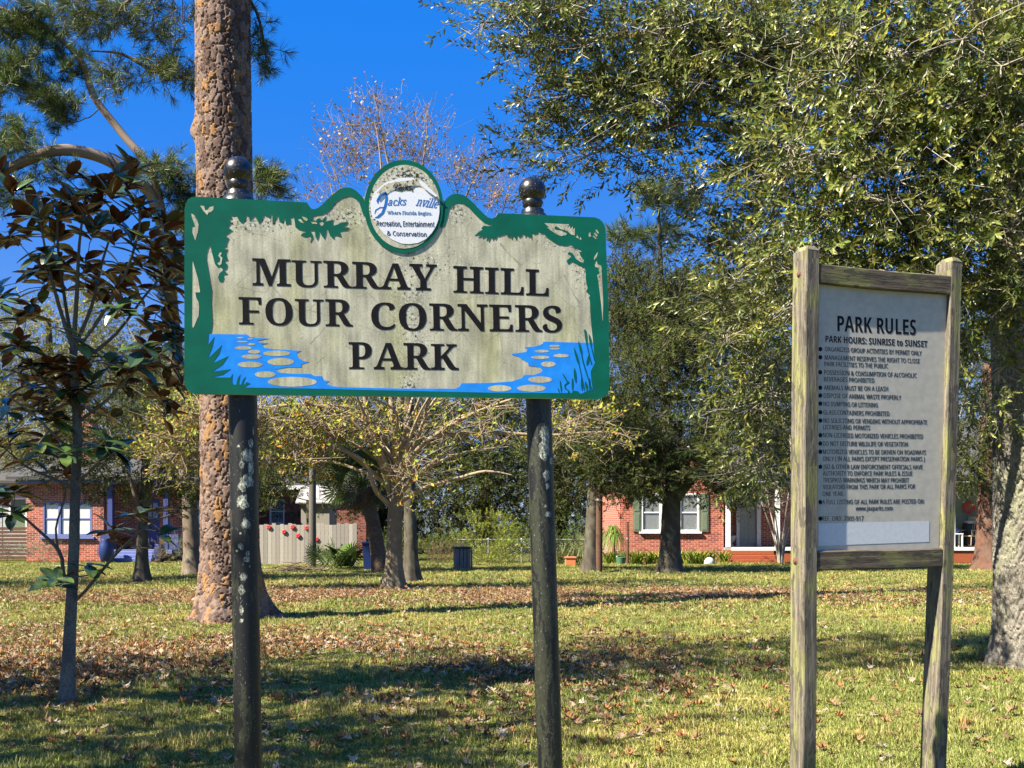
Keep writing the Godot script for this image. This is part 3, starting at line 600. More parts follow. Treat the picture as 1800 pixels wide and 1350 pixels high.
func make_park_sign() -> void:
	var o := thing("park_sign", "green and tan painted park sign with black lettering on two dark round posts", "sign")
	o.transform = SIGN_AT
	var look := panel_look()
	var board := part(o, "panel", plate([SIGN_OUTLINE], -0.02, 0.0, true), look)
	board.set_meta("label", "weathered tan sign panel with scalloped top edge")
	part(board, "water_artwork", plate([SIGN_WATER], 0.0002, 0.0008), M.sign_blue).set_meta("label", "blue painted stream with stepping stones")
	part(board, "border_artwork", plate([SIGN_GREEN_LEFT], 0.0002, 0.0014), M.sign_green).set_meta("label", "green painted tree and grass border on the left half")
	part(board, "border_artwork", plate([SIGN_GREEN_RIGHT], 0.0002, 0.0014), M.sign_green).set_meta("label", "green painted palm and reed border on the right half")
	part(board, "bark_artwork", plate(SIGN_CUTS, 0.001, 0.002), look)
	part(board, "stone_artwork", plate(SIGN_STONES, 0.0006, 0.0013), look)
	part(board, "reed_artwork", plate(SIGN_REEDS, 0.0006, 0.002), M.sign_green)
	var serif := SystemFont.new()
	serif.font_names = PackedStringArray(["Droid Serif"])
	serif.font_weight = 700
	var sans := SystemFont.new()
	sans.font_names = PackedStringArray(["Droid Sans"])
	var thin_serif := SystemFont.new()
	thin_serif.font_names = PackedStringArray(["Droid Serif"])
	for row: Array in SIGN_WORDS:
		lettering(board, "word", row, serif, M.black_letter, 0.0006, 0.001)
	# the round seal with its torn sticker
	var ring := part(o, "seal_ring", plate([SEAL_RING], -0.012, 0.004), M.sign_green)
	part(ring, "seal_face", plate([SEAL_FACE], 0.0, 0.005), look)
	var st := part(ring, "sticker", plate([SEAL_STICKER], 0.0055, 0.0062), M.sign_white)
	st.set_meta("label", "torn round white sticker")
	for c: Array in SEAL_CURLS:
		part(ring, "peeling_film", plate([c], 0.013, 0.014), M.sign_white, Transform3D(Basis(Vector3.RIGHT, 0.0), Vector3(0, 0, 0)))
	part(ring, "script_swash", plate(SEAL_SWASH, 0.0064, 0.007), M.script_blue)
	var looks := [[sans, M.black_print, "H", 0.0], [thin_serif, M.script_blue, "H", 0.35], [thin_serif, M.script_blue, "H", 0.35], [thin_serif, M.seal_blue, "H", 0.0], [sans, M.black_print, "H", 0.0], [sans, M.black_print, "H", 0.0]]
	for k in SEAL_WORDS.size():
		var w: Array = looks[k] if k < looks.size() else [sans, M.black_print, "H", 0.0]
		lettering(ring, "word", SEAL_WORDS[k], w[0], w[1], 0.0067 if k < 6 else 0.0056, 0.0008, w[2], w[3])
	# posts: each follows its own lean behind the panel
	var spans := [[0.245, -1.61, 0.231, 0.988], [1.612, -1.69, 1.559, 0.974]]
	var skins := [post_look(41, 0.06, [[179, 341, 8.6, 6.0], [190, 359, 19.2, 9.5], [180, 376, 10.5, 11.9], [208, 371, 7.2, 6.0], [194, 395, 21.6, 9.5], [209, 402, 12.0, 9.5], [209, 424, 16.8, 10.7], [200, 428, 12.0, 6.0], [200, 456, 12.0, 7.2], [216, 470, 3.8, 1.7], [216, 489, 8.6, 4.8], [229, 495, 4.3, 2.1], [195, 499, 6.7, 3.3], [198, 507, 9.6, 4.8], [190, 518, 2.4, 1.5], [210, 533, 11.5, 5.3], [216, 551, 9.6, 7.2], [217, 580, 6.7, 6.0], [217, 345, 4.8, 2.4], [168, 323, 3.4, 6.0], [217, 595, 5.8, 2.9]]), post_look(51, 0.42, [[196, 323, 16.8, 15.4], [200, 343, 16.8, 15.4], [205, 353, 14.4, 7.7], [174, 362, 7.7, 5.7], [197, 382, 12.0, 9.0], [194, 400, 7.2, 5.1], [203, 431, 4.8, 2.1], [194, 443, 9.6, 4.6]])]
	for k in 2:
		var s: Array = spans[k]
		var ball := Vector3(s[2], s[3], -0.085)
		var down := (Vector3(s[0], s[1], -0.085) - ball).normalized()
		var side := down.cross(Vector3(0, 0, 1)).normalized()
		var frame := Transform3D(Basis(-side, -down, (-side).cross(-down)), ball)
		var foot := 0.0
		for step in 400:   # down to a hand below the ground
			foot += 0.01
			if (SIGN_AT * (ball + down * foot)).y < -0.12:
				break
		var b := Buf.new()
		var rows := 24
		var p := PackedVector3Array()
		var r := PackedFloat32Array()
		for w in rows + 1:
			p.append(Vector3(0, -lerpf(0.165, foot, float(w) / rows), 0))
			r.append(0.059)
		b.tube(p, r, 32, Color.WHITE, Color(-1, 0, 0), 1.0 / (foot - 0.165))
		var post := part(o, "post", b.mesh(), skins[k], frame)
		post.set_meta("label", ["dark round post blotched with pale lichen", "dark round post with olive algae and pale lichen"][k])
		var f := Buf.new()
		var profile := [[0.058, -0.20], [0.077, -0.168], [0.078, -0.145], [0.073, -0.130], [0.062, -0.114], [0.053, -0.106], [0.053, -0.093], [0.049, -0.089], [0.038, -0.086], [0.037, -0.080], [0.045, -0.074], [0.047, -0.060], [0.045, -0.047]]
		for w in 15:
			var a := lerpf(-0.82, PI / 2, w / 14.0)
			profile.append([0.0625 * cos(a), 0.0625 * sin(a)])
		f.lathe(frame, profile, 36)
		var fin := part(post, "finial", f.mesh(), M.black_finial if M.has("black_finial") else finial_look(), frame.affine_inverse())
		fin.set_meta("label", "black ball finial on a stepped collar")
		if k == 0:
			pass


func finial_look() -> StandardMaterial3D:
	var m := mat(0.016, 0.016, 0.018, 0.34, 0.55)
	var f := noise(61, 0.045, 4)
	var ramp := Gradient.new()
	ramp.offsets = PackedFloat32Array([0.0, 0.80, 0.84, 1.0])
	ramp.colors = PackedColorArray([Color(0.06, 0.06, 0.065), Color(0.09, 0.09, 0.095), Color(0.62, 0.64, 0.58), Color(0.72, 0.74, 0.68)])
	var tex := NoiseTexture2D.new()
	tex.width = 512
	tex.height = 512
	tex.seamless = true
	tex.noise = f
	tex.color_ramp = ramp
	m.albedo_color = Color.WHITE
	m.albedo_texture = tex
	m.uv1_triplanar = true
	m.uv1_scale = Vector3.ONE * 4.0
	M.black_finial = m
	return m


func lumber_look(seed_: int, base: Color, green: float, along_x := false) -> StandardMaterial3D:
	var g := noise(seed_, 0.045, 4)
	var fine := noise(seed_ + 1, 0.13, 3)
	var moss := noise(seed_ + 2, 0.012, 4)
	var tex := image_of(256, 1024, func(x: int, y: int) -> Color:
		var n1 := g.get_noise_2d(x * 1.3, y * 0.06)
		var n2 := fine.get_noise_2d(x * 1.6, y * 0.10)
		var k := 1.0 + n1 * 0.40 + n2 * 0.28
		if absf(n1) < 0.022:
			k *= 0.55
		var col := base * k
		var m := moss.get_noise_2d(x * 0.8, y * 0.35) + fine.get_noise_2d(x, y) * 0.25
		col = col.lerp(Color(0.47, 0.48, 0.25) * (k * 0.6 + 0.4), clampf((m + green) * 1.6, 0.0, 0.6))
		if moss.get_noise_2d(x * 1.5 + 900, y * 0.5) < -0.33:
			col = col.lerp(Color(0.22, 0.20, 0.18), 0.55)
		col.a = 1.0
		return col)
	var m := StandardMaterial3D.new()
	m.albedo_texture = tex
	m.roughness = 0.88
	m.heightmap_enabled = true
	m.heightmap_scale = 0.35
	m.heightmap_texture = tex
	return m


# a squared timber with grain along it; the ends are top and bottom, `peak` cuts the top to a blunt point
func timber(from: Vector3, to: Vector3, across: Vector3, w: float, d: float, peak := 0.0, du := 0.0) -> ArrayMesh:
	var b := Buf.new()
	var up := (to - from).normalized()
	var x := (across - up * across.dot(up)).normalized()
	var z := x.cross(up).normalized()
	var length := from.distance_to(to)
	var bev := 0.006
	var ring := []
	for s: Array in [[1, 1], [-1, 1], [-1, -1], [1, -1]]:
		var cx: float = s[0] * w / 2
		var cz: float = s[1] * d / 2
		if s[0] * s[1] > 0:
			ring.append(Vector2(cx, cz - s[1] * bev))
			ring.append(Vector2(cx - s[0] * bev, cz))
		else:
			ring.append(Vector2(cx - s[0] * bev, cz))
			ring.append(Vector2(cx, cz - s[1] * bev))
	var run := 0.0
	var steps := 30
	for k in 8:
		var a: Vector2 = ring[k]
		var c: Vector2 = ring[(k + 1) % 8]
		var flat := c - a
		var out := (x * flat.y - z * flat.x).normalized()
		if out.dot(x * (a.x + c.x) + z * (a.y + c.y)) < 0:
			out = -out
		for j in steps:
			var t0 := float(j) / steps
			var t1 := float(j + 1) / steps
			var q := []
			for e: Array in [[a, t0], [c, t0], [c, t1], [a, t1]]:
				var warp := sin(e[1] * 5.0 + du * 9.0) * 0.003
				q.append(from + up * (length * e[1]) + x * (e[0].x + warp) + z * (e[0].y + warp * 0.6))
			var first := b.v.size()
			var uvs := [Vector2(run + du, t0 * length / 1.6), Vector2(run + flat.length() / 0.4 + du, t0 * length / 1.6), Vector2(run + flat.length() / 0.4 + du, t1 * length / 1.6), Vector2(run + du, t1 * length / 1.6)]
			for e in 4:
				b.vert(q[e], out, uvs[e])
			if (q[1] - q[0]).cross(q[2] - q[0]).dot(out) > 0:
				b.i.append_array([first, first + 2, first + 1, first, first + 3, first + 2])
			else:
				b.i.append_array([first, first + 1, first + 2, first, first + 2, first + 3])
		run += flat.length() / 0.4
	for e: Array in [[from, -up, 0.0], [to, up, peak]]:
		var q := []
		var inner := []
		for c: Vector2 in ring:
			q.append(e[0] + x * c.x + z * c.y)
			inner.append(e[0] + x * c.x * 0.62 + z * c.y * 0.62 + e[1] * e[2])
		for k in 8:
			b.poly([q[k], q[(k + 1) % 8], inner[(k + 1) % 8], inner[k]], e[1] + (q[k] - e[0]) * 6.0)
		b.poly(inner, e[1])
	return b.mesh()


func make_rules_board() -> void:
	var o := thing("rules_board", "grey park rules board between two weathered wooden posts", "sign")
	o.transform = RULES_AT
	var wood := lumber_look(71, Color(0.40, 0.37, 0.315), 0.05)
	var rail_wood := lumber_look(81, Color(0.33, 0.29, 0.235), -0.04)
	var low := -1.58
	var left := part(o, "post", timber(Vector3(-0.040, low, -0.07), Vector3(0.003, 1.668, -0.07), Vector3.RIGHT, 0.086, 0.14, 0.028, 0.1), wood)
	var right := part(o, "post", timber(Vector3(0.846, low, -0.07), Vector3(0.978, 1.668, -0.07), Vector3.RIGHT, 0.08, 0.14, 0.028, 0.6), wood)
	left.set_meta("label", "wooden post nearer the camera with two bolt holes")
	right.set_meta("label", "mossy wooden post at the far side of the board")
	# counterbored bolts in the outer face of the near post
	for h: Array in [[1.545, 0.0], [-0.055, -0.04]]:
		var b := Buf.new()
		var lean: float = -0.040 + (h[0] - low) * 0.043 / 3.248
		var face := Transform3D(Basis(Vector3(0, 0, 1), PI / 2), Vector3(lean - 0.0435, h[0], -0.075 + h[1] * 0.3))
		b.lathe(face, [[0.022, -0.006], [0.0215, 0.0015], [0.015, 0.0025], [0.013, 0.0015], [0.0125, 0.006], [0.008, 0.009], [0.0, 0.0095]], 16)
		part(left, "bolt", b.mesh(), M.rust_bolt)
	part(o, "rail", timber(Vector3(0.046, 1.541, -0.0215), Vector3(0.934, 1.526, -0.0215), Vector3(0, 1, 0), 0.108, 0.038, 0.0, 0.3), rail_wood).set_meta("label", "dark weathered top rail")
	part(o, "rail", timber(Vector3(0.022, -0.054, -0.0215), Vector3(0.866, -0.047, -0.0215), Vector3(0, 1, 0), 0.108, 0.038, 0.0, 0.8), rail_wood).set_meta("label", "mossy bottom rail with knots")
	var pl := -0.034
	var panel := part(o, "panel", plate([[0.028, -0.03, 0.868, -0.03, 0.934, 1.51, 0.05, 1.52]], pl - 0.012, pl, true), M.panel_grey)
	var shift := 0.025
	var title := SystemFont.new()
	title.font_names = PackedStringArray(["Droid Sans"])
	title.font_weight = 700
	var text := SystemFont.new()
	text.font_names = PackedStringArray(["Droid Sans"])
	for k in RULES_LINES.size():
		var row: Array = RULES_LINES[k].duplicate()
		row[1] += shift
		lettering(panel, "text_line", row, title if k < 2 else text, M.black_print, pl + 0.0005, 0.0008)
	for k in RULES_BULLETS.size() / 2:
		var b := Buf.new()
		b.lathe(Transform3D(Basis(Vector3.RIGHT, PI / 2), Vector3(RULES_BULLETS[k * 2] + shift, RULES_BULLETS[k * 2 + 1], pl + 0.0005)), [[0.0125, 0.0], [0.0125, 0.0006], [0.0, 0.0008]], 14)
		part(panel, "bullet", b.mesh(), M.black_print)
	var st := RULES_STICKER.duplicate()
	for k in 4:
		st[k * 2] += shift
	part(panel, "blank_strip", plate([st], pl + 0.0003, pl + 0.001), M.panel_sticker).set_meta("label", "pale blank strip covering the foot of the board")


# ---------------------------------------------------------------- plants
# smooth line through points: positions and radii every `step` metres or so
func spline(p: Array, r: Array, step: float) -> Array:
	var q := PackedVector3Array()
	var s := PackedFloat32Array()
	for k in p.size() - 1:
		var a: Vector3 = p[maxi(k - 1, 0)]
		var b: Vector3 = p[k]
		var c: Vector3 = p[k + 1]
		var d: Vector3 = p[mini(k + 2, p.size() - 1)]
		var count := maxi(1, int(ceil(b.distance_to(c) / step)))
		for j in count:
			var t := float(j) / count
			q.append(b.cubic_interpolate(c, a, d, t))
			s.append(lerpf(r[k], r[k + 1], t))
	q.append(p[-1])
	s.append(r[-1])
	return [q, s]


# a trunk with real bark: plates or ridges stand proud of it. style: "pine", "oak", "smooth"
func bark_trunk(p: Array, r: Array, sides: int, step: float, style: String, tones: Array, flare := 0.0, bumps := []) -> ArrayMesh:
	var line := spline(p, r, step)
	var q: PackedVector3Array = line[0]
	var s: PackedFloat32Array = line[1]
	var b := Buf.new()
	var rows := q.size()
	var side := Vector3.RIGHT
	var base := q[0]
	for k in rows:
		var d := (q[mini(k + 1, rows - 1)] - q[maxi(k - 1, 0)]).normalized()
		side = (side - d * side.dot(d)).normalized()
		var up := d.cross(side)
		for j in sides + 1:
			var a := TAU * (j % sides) / sides
			var o := side * cos(a) + up * sin(a)
			var rad := s[k]
			if flare > 0.0:
				var h := q[k].y - base.y
				rad += flare * exp(-h * 3.2) * (0.75 + 0.45 * sin(a * 5.0 + 0.7) * sin(a * 2.0 + 2.0))
			var at := q[k] + o * rad
			var col: Color
			var lift := 0.0
			var tone := 0.0
			if style == "pine":
				var w := Vector3(at.x * 10.0, at.y * 5.8, at.z * 10.0) + Vector3(rough_noise.get_noise_3d(at.x * 9.0, at.y * 7.0, at.z * 9.0), rough_noise.get_noise_3d(at.z * 9.0, at.x * 7.0, at.y * 9.0), rough_noise.get_noise_3d(at.y * 7.0, at.z * 9.0, at.x * 9.0)) * 0.45
				var e := plate_edge.get_noise_3dv(w) + 1.0
				tone = plate_tone.get_noise_3dv(w) * 0.5 + 0.5
				lift = smoothstep(0.0, 0.14, e) * 0.030 + tone * 0.012 + rough_noise.get_noise_3d(at.x * 30.0, at.y * 18.0, at.z * 30.0) * 0.003
				col = tones[0].lerp(tones[1], smoothstep(0.1, 0.6, tone)) if tone < 0.8 else tones[1].lerp(tones[2], smoothstep(0.80, 0.9, tone))
				col = col * (1.0 + rough_noise.get_noise_3d(at.x * 22.0, at.y * 16.0, at.z * 22.0) * 0.45)
			elif style == "oak":
				var w := Vector3(at.x * 24.0, at.y * 8.0, at.z * 24.0) + Vector3.ONE * rough_noise.get_noise_3d(at.x * 6.0, at.y * 5.0, at.z * 6.0) * 1.2
				var e := plate_edge.get_noise_3dv(w) + 1.0
				tone = plate_tone.get_noise_3dv(w) * 0.5 + 0.5
				lift = smoothstep(0.0, 0.22, e) * 0.024 + tone * 0.006 + rough_noise.get_noise_3d(at.x * 50.0, at.y * 25.0, at.z * 50.0) * 0.003
				col = tones[0].lerp(tones[1], tone)
				var moss := ridge_noise.get_noise_3d(at.x * 2.1, at.y * 1.3, at.z * 2.1) + rough_noise.get_noise_3d(at.x * 15.0, at.y * 15.0, at.z * 15.0) * 0.4
				col = col.lerp(tones[2], clampf(moss * 2.2, 0.0, 0.75))
				col = col * (1.0 + rough_noise.get_noise_3d(at.x * 35.0, at.y * 20.0, at.z * 35.0) * 0.4)
			else:
				tone = rough_noise.get_noise_3d(at.x * 7.0, at.y * 5.0, at.z * 7.0)
				lift = tone * 0.07 * s[k]
				col = tones[0].lerp(tones[1], clampf(tone + 0.5, 0.0, 1.0))
				var moss := ridge_noise.get_noise_3d(at.x * 3.0, at.y * 2.2, at.z * 3.0) + rough_noise.get_noise_3d(at.x * 22.0, at.y * 22.0, at.z * 22.0) * 0.5
				col = col.lerp(tones[2], clampf(moss * 2.4, 0.0, 0.8))
			for w: Array in bumps:
				lift += w[2] * exp(-at.distance_squared_to(w[0]) / (w[1] * w[1]))
			col.a = 1.0
			b.vert(at + o * lift, o, Vector2(float(j) / sides, k * step), col)
	for k in rows - 1:
		for j in sides:
			var a := k * (sides + 1) + j
			var c := a + sides + 1
			b.i.append_array([a, c, a + 1, c, c + 1, a + 1])
	# normals from the displaced grid
	for k in rows:
		for j in sides + 1:
			var a := b.v[k * (sides + 1) + (j - 1 + sides) % sides]
			var c := b.v[k * (sides + 1) + (j + 1) % sides]
			var e := b.v[maxi(k - 1, 0) * (sides + 1) + j]
			var f := b.v[mini(k + 1, rows - 1) * (sides + 1) + j]
			b.n[k * (sides + 1) + j] = (c - a).cross(f - e).normalized() * (1.0 if (c - a).cross(f - e).dot(b.n[k * (sides + 1) + j]) > 0 else -1.0)
	return b.mesh()


# the branches of a tree: lines that later branches start from
class Skel:
	var pos := PackedVector3Array()
	var rad := PackedFloat32Array()
	var lines := []

	func add(q: PackedVector3Array, s: PackedFloat32Array, drawn := true) -> void:
		pos.append_array(q)
		rad.append_array(s)
		if drawn:
			lines.append([q, s])

	# a branch from the nearest point of the tree to `to`
	func reach(to: Vector3, g: RandomNumberGenerator, thick: float, tip: float, arch: float, wild: float, inward: Vector3) -> void:
		var best := 1e9
		var at := 0
		for k in pos.size():
			# favour starting points that lie on the inner side of the target
			var d := pos[k].distance_to(to) + maxf(0.0, (pos[k] - inward).length() - (to - inward).length()) * 1.5
			if d < best:
				best = d
				at = k
		var from := pos[at]
		var gap := from.distance_to(to)
		if gap < 0.04:
			return
		var r0 := minf(rad[at] * 0.75, tip + thick * gap)
		var c1 := from.lerp(to, 0.35) + Vector3(g.randfn(), g.randfn() + arch, g.randfn()) * gap * wild
		var c2 := from.lerp(to, 0.75) + Vector3(g.randfn(), g.randfn() + arch, g.randfn()) * gap * wild
		var steps := clampi(int(gap / 0.18), 3, 9)
		var q := PackedVector3Array()
		var s := PackedFloat32Array()
		for k in steps + 1:
			var t := float(k) / steps
			q.append(from.bezier_interpolate(c1, c2, to, t) + (Vector3(g.randfn(), g.randfn(), g.randfn()) * gap * wild * 0.12 if k > 0 and k < steps else Vector3.ZERO))
			s.append(lerpf(r0, tip, t))
		add(q, s)

	func mesh(sides: int, a: Color, b: Color) -> ArrayMesh:
		var m := Buf.new()
		for l: Array in lines:
			var big: float = l[1][0]
			m.tube(l[0], l[1], sides + (4 if big > 0.05 else 0), a.lerp(b, clampf(1.0 - big / 0.06, 0.0, 1.0)), b, 1.0)
		return m.mesh()


func ball_points(blobs: Array) -> PackedVector3Array:
	var out := PackedVector3Array()
	for w: Array in blobs:
		var c: Vector3 = w[0]
		var s: Vector3 = w[1]
		for k in int(w[2]):
			var d := Vector3(rng.randfn(), rng.randfn(), rng.randfn()).normalized() * pow(rng.randf(), 0.42)
			out.append(c + d * s)
	return out


func turned(dir: Vector3, scale_: float) -> Basis:
	var y := dir.normalized()
	var x := y.cross(Vector3(rng.randf() - 0.5, rng.randf() - 0.5, rng.randf() - 0.5)).normalized()
	return Basis(x, y, x.cross(y)).scaled(Vector3.ONE * scale_)


# one leaf along +y of `at`, folded along its midrib
func leaf(b: Buf, at: Transform3D, length: float, width: float, fold: float, col: Color) -> void:
	var base := at * Vector3.ZERO
	var tip := at * Vector3(0, length, 0)
	var mid := at * Vector3(0, length * 0.48, -fold)
	var l := at * Vector3(-width / 2, length * 0.5, 0)
	var r := at * Vector3(width / 2, length * 0.5, 0)
	var z := at.basis.z
	b.poly([base, l, mid], z, col)
	b.poly([l, tip, mid], z, col)
	b.poly([base, mid, r], z, col)
	b.poly([mid, tip, r], z, col)


func sprig(count: int, length: float, leaf_l: float, leaf_w: float, tones: Array, twig: Color, spread := 0.9, droop := 0.0) -> ArrayMesh:
	var b := Buf.new()
	var bend := Vector3(rng.randf_range(-0.1, 0.1), length, rng.randf_range(-0.1, 0.1) * length)
	b.tube(PackedVector3Array([Vector3.ZERO, bend * 0.5 + Vector3(length * 0.06, 0, 0), bend]), PackedFloat32Array([leaf_w * 0.10, leaf_w * 0.08, leaf_w * 0.04]), 3, twig)
	for k in count:
		var t := pow((k + 0.5) / count, 0.7)
		var a := k * 2.4 + rng.randf() * 0.8
		var out := (Vector3(cos(a), 0, sin(a)) * spread + Vector3(0, lerpf(0.35, 1.1, t) - droop, 0)).normalized()
		var y := out
		var x := y.cross(Vector3.UP + Vector3(rng.randf() - 0.5, 0, rng.randf() - 0.5) * 1.1).normalized()
		var at := Transform3D(Basis(x, y, x.cross(y)), bend * t)
		var s := rng.randf_range(0.7, 1.2)
		var col: Color = tones[rng.randi() % tones.size()] * rng.randf_range(0.75, 1.25)
		col.a = 1.0
		leaf(b, at, leaf_l * s, leaf_w * s, leaf_w * 0.16, col)
	return b.mesh()


# a lobed oak leaf, flat on xz, stem at the origin, pointing along +x... curled a little
func lobed(length: float, curl: float, cup: float, col: Color, wide := 1.0) -> ArrayMesh:
	var b := Buf.new()
	var half := [[0.0, 0.012], [0.10, 0.03], [0.20, 0.20], [0.27, 0.25], [0.34, 0.09], [0.44, 0.27], [0.54, 0.34], [0.56, 0.12], [0.68, 0.20], [0.80, 0.22], [0.80, 0.08], [0.92, 0.07], [1.0, 0.005]]
	for s: float in [-1.0, 1.0]:
		for k in half.size() - 1:
			var q := []
			for w: Array in [[half[k][0], 0.0], [half[k][0], half[k][1] * s], [half[k + 1][0], half[k + 1][1] * s], [half[k + 1][0], 0.0]]:
				var x: float = w[0]
				var z: float = w[1] * wide
				q.append(Vector3(x * length, (curl * (x - 0.5) * (x - 0.5) + cup * z * z * 4.0 + 0.03 * sin(x * 9.0 + z * 14.0)) * length, z * length))
			b.poly([q[0], q[1], q[2]], Vector3.UP, col)
			b.poly([q[0], q[2], q[3]], Vector3.UP, col)
	return b.mesh()


func pine_tuft(count: int, length: float, width: float, tones: Array) -> ArrayMesh:
	var b := Buf.new()
	b.tube(PackedVector3Array([Vector3(0, -0.1, 0), Vector3(0, 0.1, 0)]), PackedFloat32Array([0.006, 0.004]), 3, Color(0.12, 0.08, 0.05))
	for k in count:
		var a := k * 2.399 + rng.randf() * 0.5
		var t := rng.randf()
		var tilt := lerpf(1.35, 0.25, t) + rng.randf_range(-0.2, 0.2)
		var d := Vector3(cos(a) * sin(tilt), cos(tilt), sin(a) * sin(tilt))
		var from := Vector3(0, lerpf(-0.05, 0.10, t), 0)
		var side := d.cross(Vector3(rng.randf() - 0.5, rng.randf() - 0.5, rng.randf() - 0.5)).normalized() * width / 2
		var l := length * rng.randf_range(0.75, 1.1)
		var col: Color = tones[rng.randi() % tones.size()] * rng.randf_range(0.75, 1.2)
		col.a = 1.0
		var mid := from + d * l * 0.55 + Vector3(0, -0.02 * l, 0)
		var tip := from + d * l + Vector3(0, -0.10 * l, 0)
		b.poly([from - side, from + side, mid + side, mid - side], side.cross(d), col)
		b.poly([mid - side, mid + side, tip], side.cross(d), col)
	return b.mesh()


# leaves round the points of a crown
func foliage(o: Node3D, base: Vector3, points: PackedVector3Array, each: int, spread: float, meshes: Array, material: Material, size: float, heart: Vector3, upward: float, dim := 0.72, bright := 1.3) -> void:
	var where := []
	var tints := []
	for m in meshes.size():
		where.append([])
		tints.append(PackedColorArray())
	for p in points:
		var tone := rng.randf_range(dim, bright)
		for k in each:
			var off := Vector3(rng.randfn(), rng.randfn() * 0.75, rng.randfn()) * spread
			var out := (p + off - heart).normalized() * 0.6 + off.normalized() * 0.5 + Vector3(rng.randfn(), rng.randfn(), rng.randfn()) * 0.45 + Vector3(0, upward, 0)
			var m := rng.randi() % meshes.size()
			where[m].append(Transform3D(turned(out, size * rng.randf_range(0.75, 1.25)), p + off - base))
			var g := tone * rng.randf_range(0.8, 1.2)
			tints[m].append(Color(g * rng.randf_range(0.92, 1.1), g, g * rng.randf_range(0.8, 1.1)))
	var crown := Node3D.new()
	crown.name = "crown"
	o.add_child(crown, true)
	for m in meshes.size():
		var mm := copies(crown, "foliage", meshes[m], material, where[m], tints[m])
		mm.set_meta("kind", "stuff")


func branches(o: Node3D, base: Vector3, sk: Skel, a: Color, b: Color, sides := 4) -> void:
	part(o, "branches", sk.mesh(sides, a, b), M.wood_twig, place(-base))


func shift(p: Array, by: Vector3) -> Array:
	var out := []
	for q: Vector3 in p:
		out.append(q - by)
	return out


# a whole tree: trunk line, limbs [[points],[radii]], crown blobs [centre, half size, how many boughs]
func grow(called: String, label: String, category: String, group: String, trunk: Array, radii: Array, limbs: Array, blobs: Array, look: Dictionary) -> Node3D:
	var base: Vector3 = trunk[0]
	base.y = 0.0
	var o := thing(called, label, category, base, 0.0, group)
	part(o, "trunk", bark_trunk(trunk, radii, look.sides, look.step, look.style, look.tones, look.get("flare", 0.0), look.get("bumps", [])), M.bark, place(-base))
	var sk := Skel.new()
	var line := spline(trunk, radii, 0.25)
	# branches start on the upper part of the trunk
	var from: float = look.get("branch_from", 0.3)
	var q := PackedVector3Array()
	var s := PackedFloat32Array()
	for k in range(int(line[0].size() * from), line[0].size()):
		q.append(line[0][k])
		s.append(line[1][k])
	sk.add(q, s, false)
	for l: Array in limbs:
		var w := spline(l[0], l[1], 0.2)
		sk.add(w[0], w[1])
	var pts := ball_points(blobs)
	var heart: Vector3 = look.get("heart", trunk[-1])
	var order := Array(pts)
	order.sort_custom(func(a: Vector3, b: Vector3) -> bool: return a.distance_squared_to(heart) < b.distance_squared_to(heart))
	for p: Vector3 in order:
		sk.reach(p, rng, look.get("thick", 0.014), look.get("tip", 0.005), look.get("arch", 0.6), look.get("wild", 0.10), heart)
	# short twigs round each point of the crown
	var twigs: int = look.get("twigs", 0)
	for p: Vector3 in order:
		for k in twigs:
			var off: Vector3 = Vector3(rng.randfn(), rng.randfn() * 0.7 + look.get("twig_up", 0.0), rng.randfn()) * look.spread * 1.3
			var c: Vector3 = off * 0.5 + Vector3(rng.randfn(), rng.randfn(), rng.randfn()) * 0.12 * off.length()
			sk.lines.append([PackedVector3Array([p, p + c, p + off]), PackedFloat32Array([look.get("tip", 0.005), look.get("tip", 0.005) * 0.75, look.get("tip", 0.005) * 0.4])])
	branches(o, base, sk, look.bough[0], look.bough[1], look.get("limb_sides", 4))
	foliage(o, base, pts, look.each, look.spread, look.sprigs, look.leaf, look.get("size", 1.0), heart, look.get("upward", 0.2), look.get("dim", 0.72), look.get("bright", 1.3))
	return o


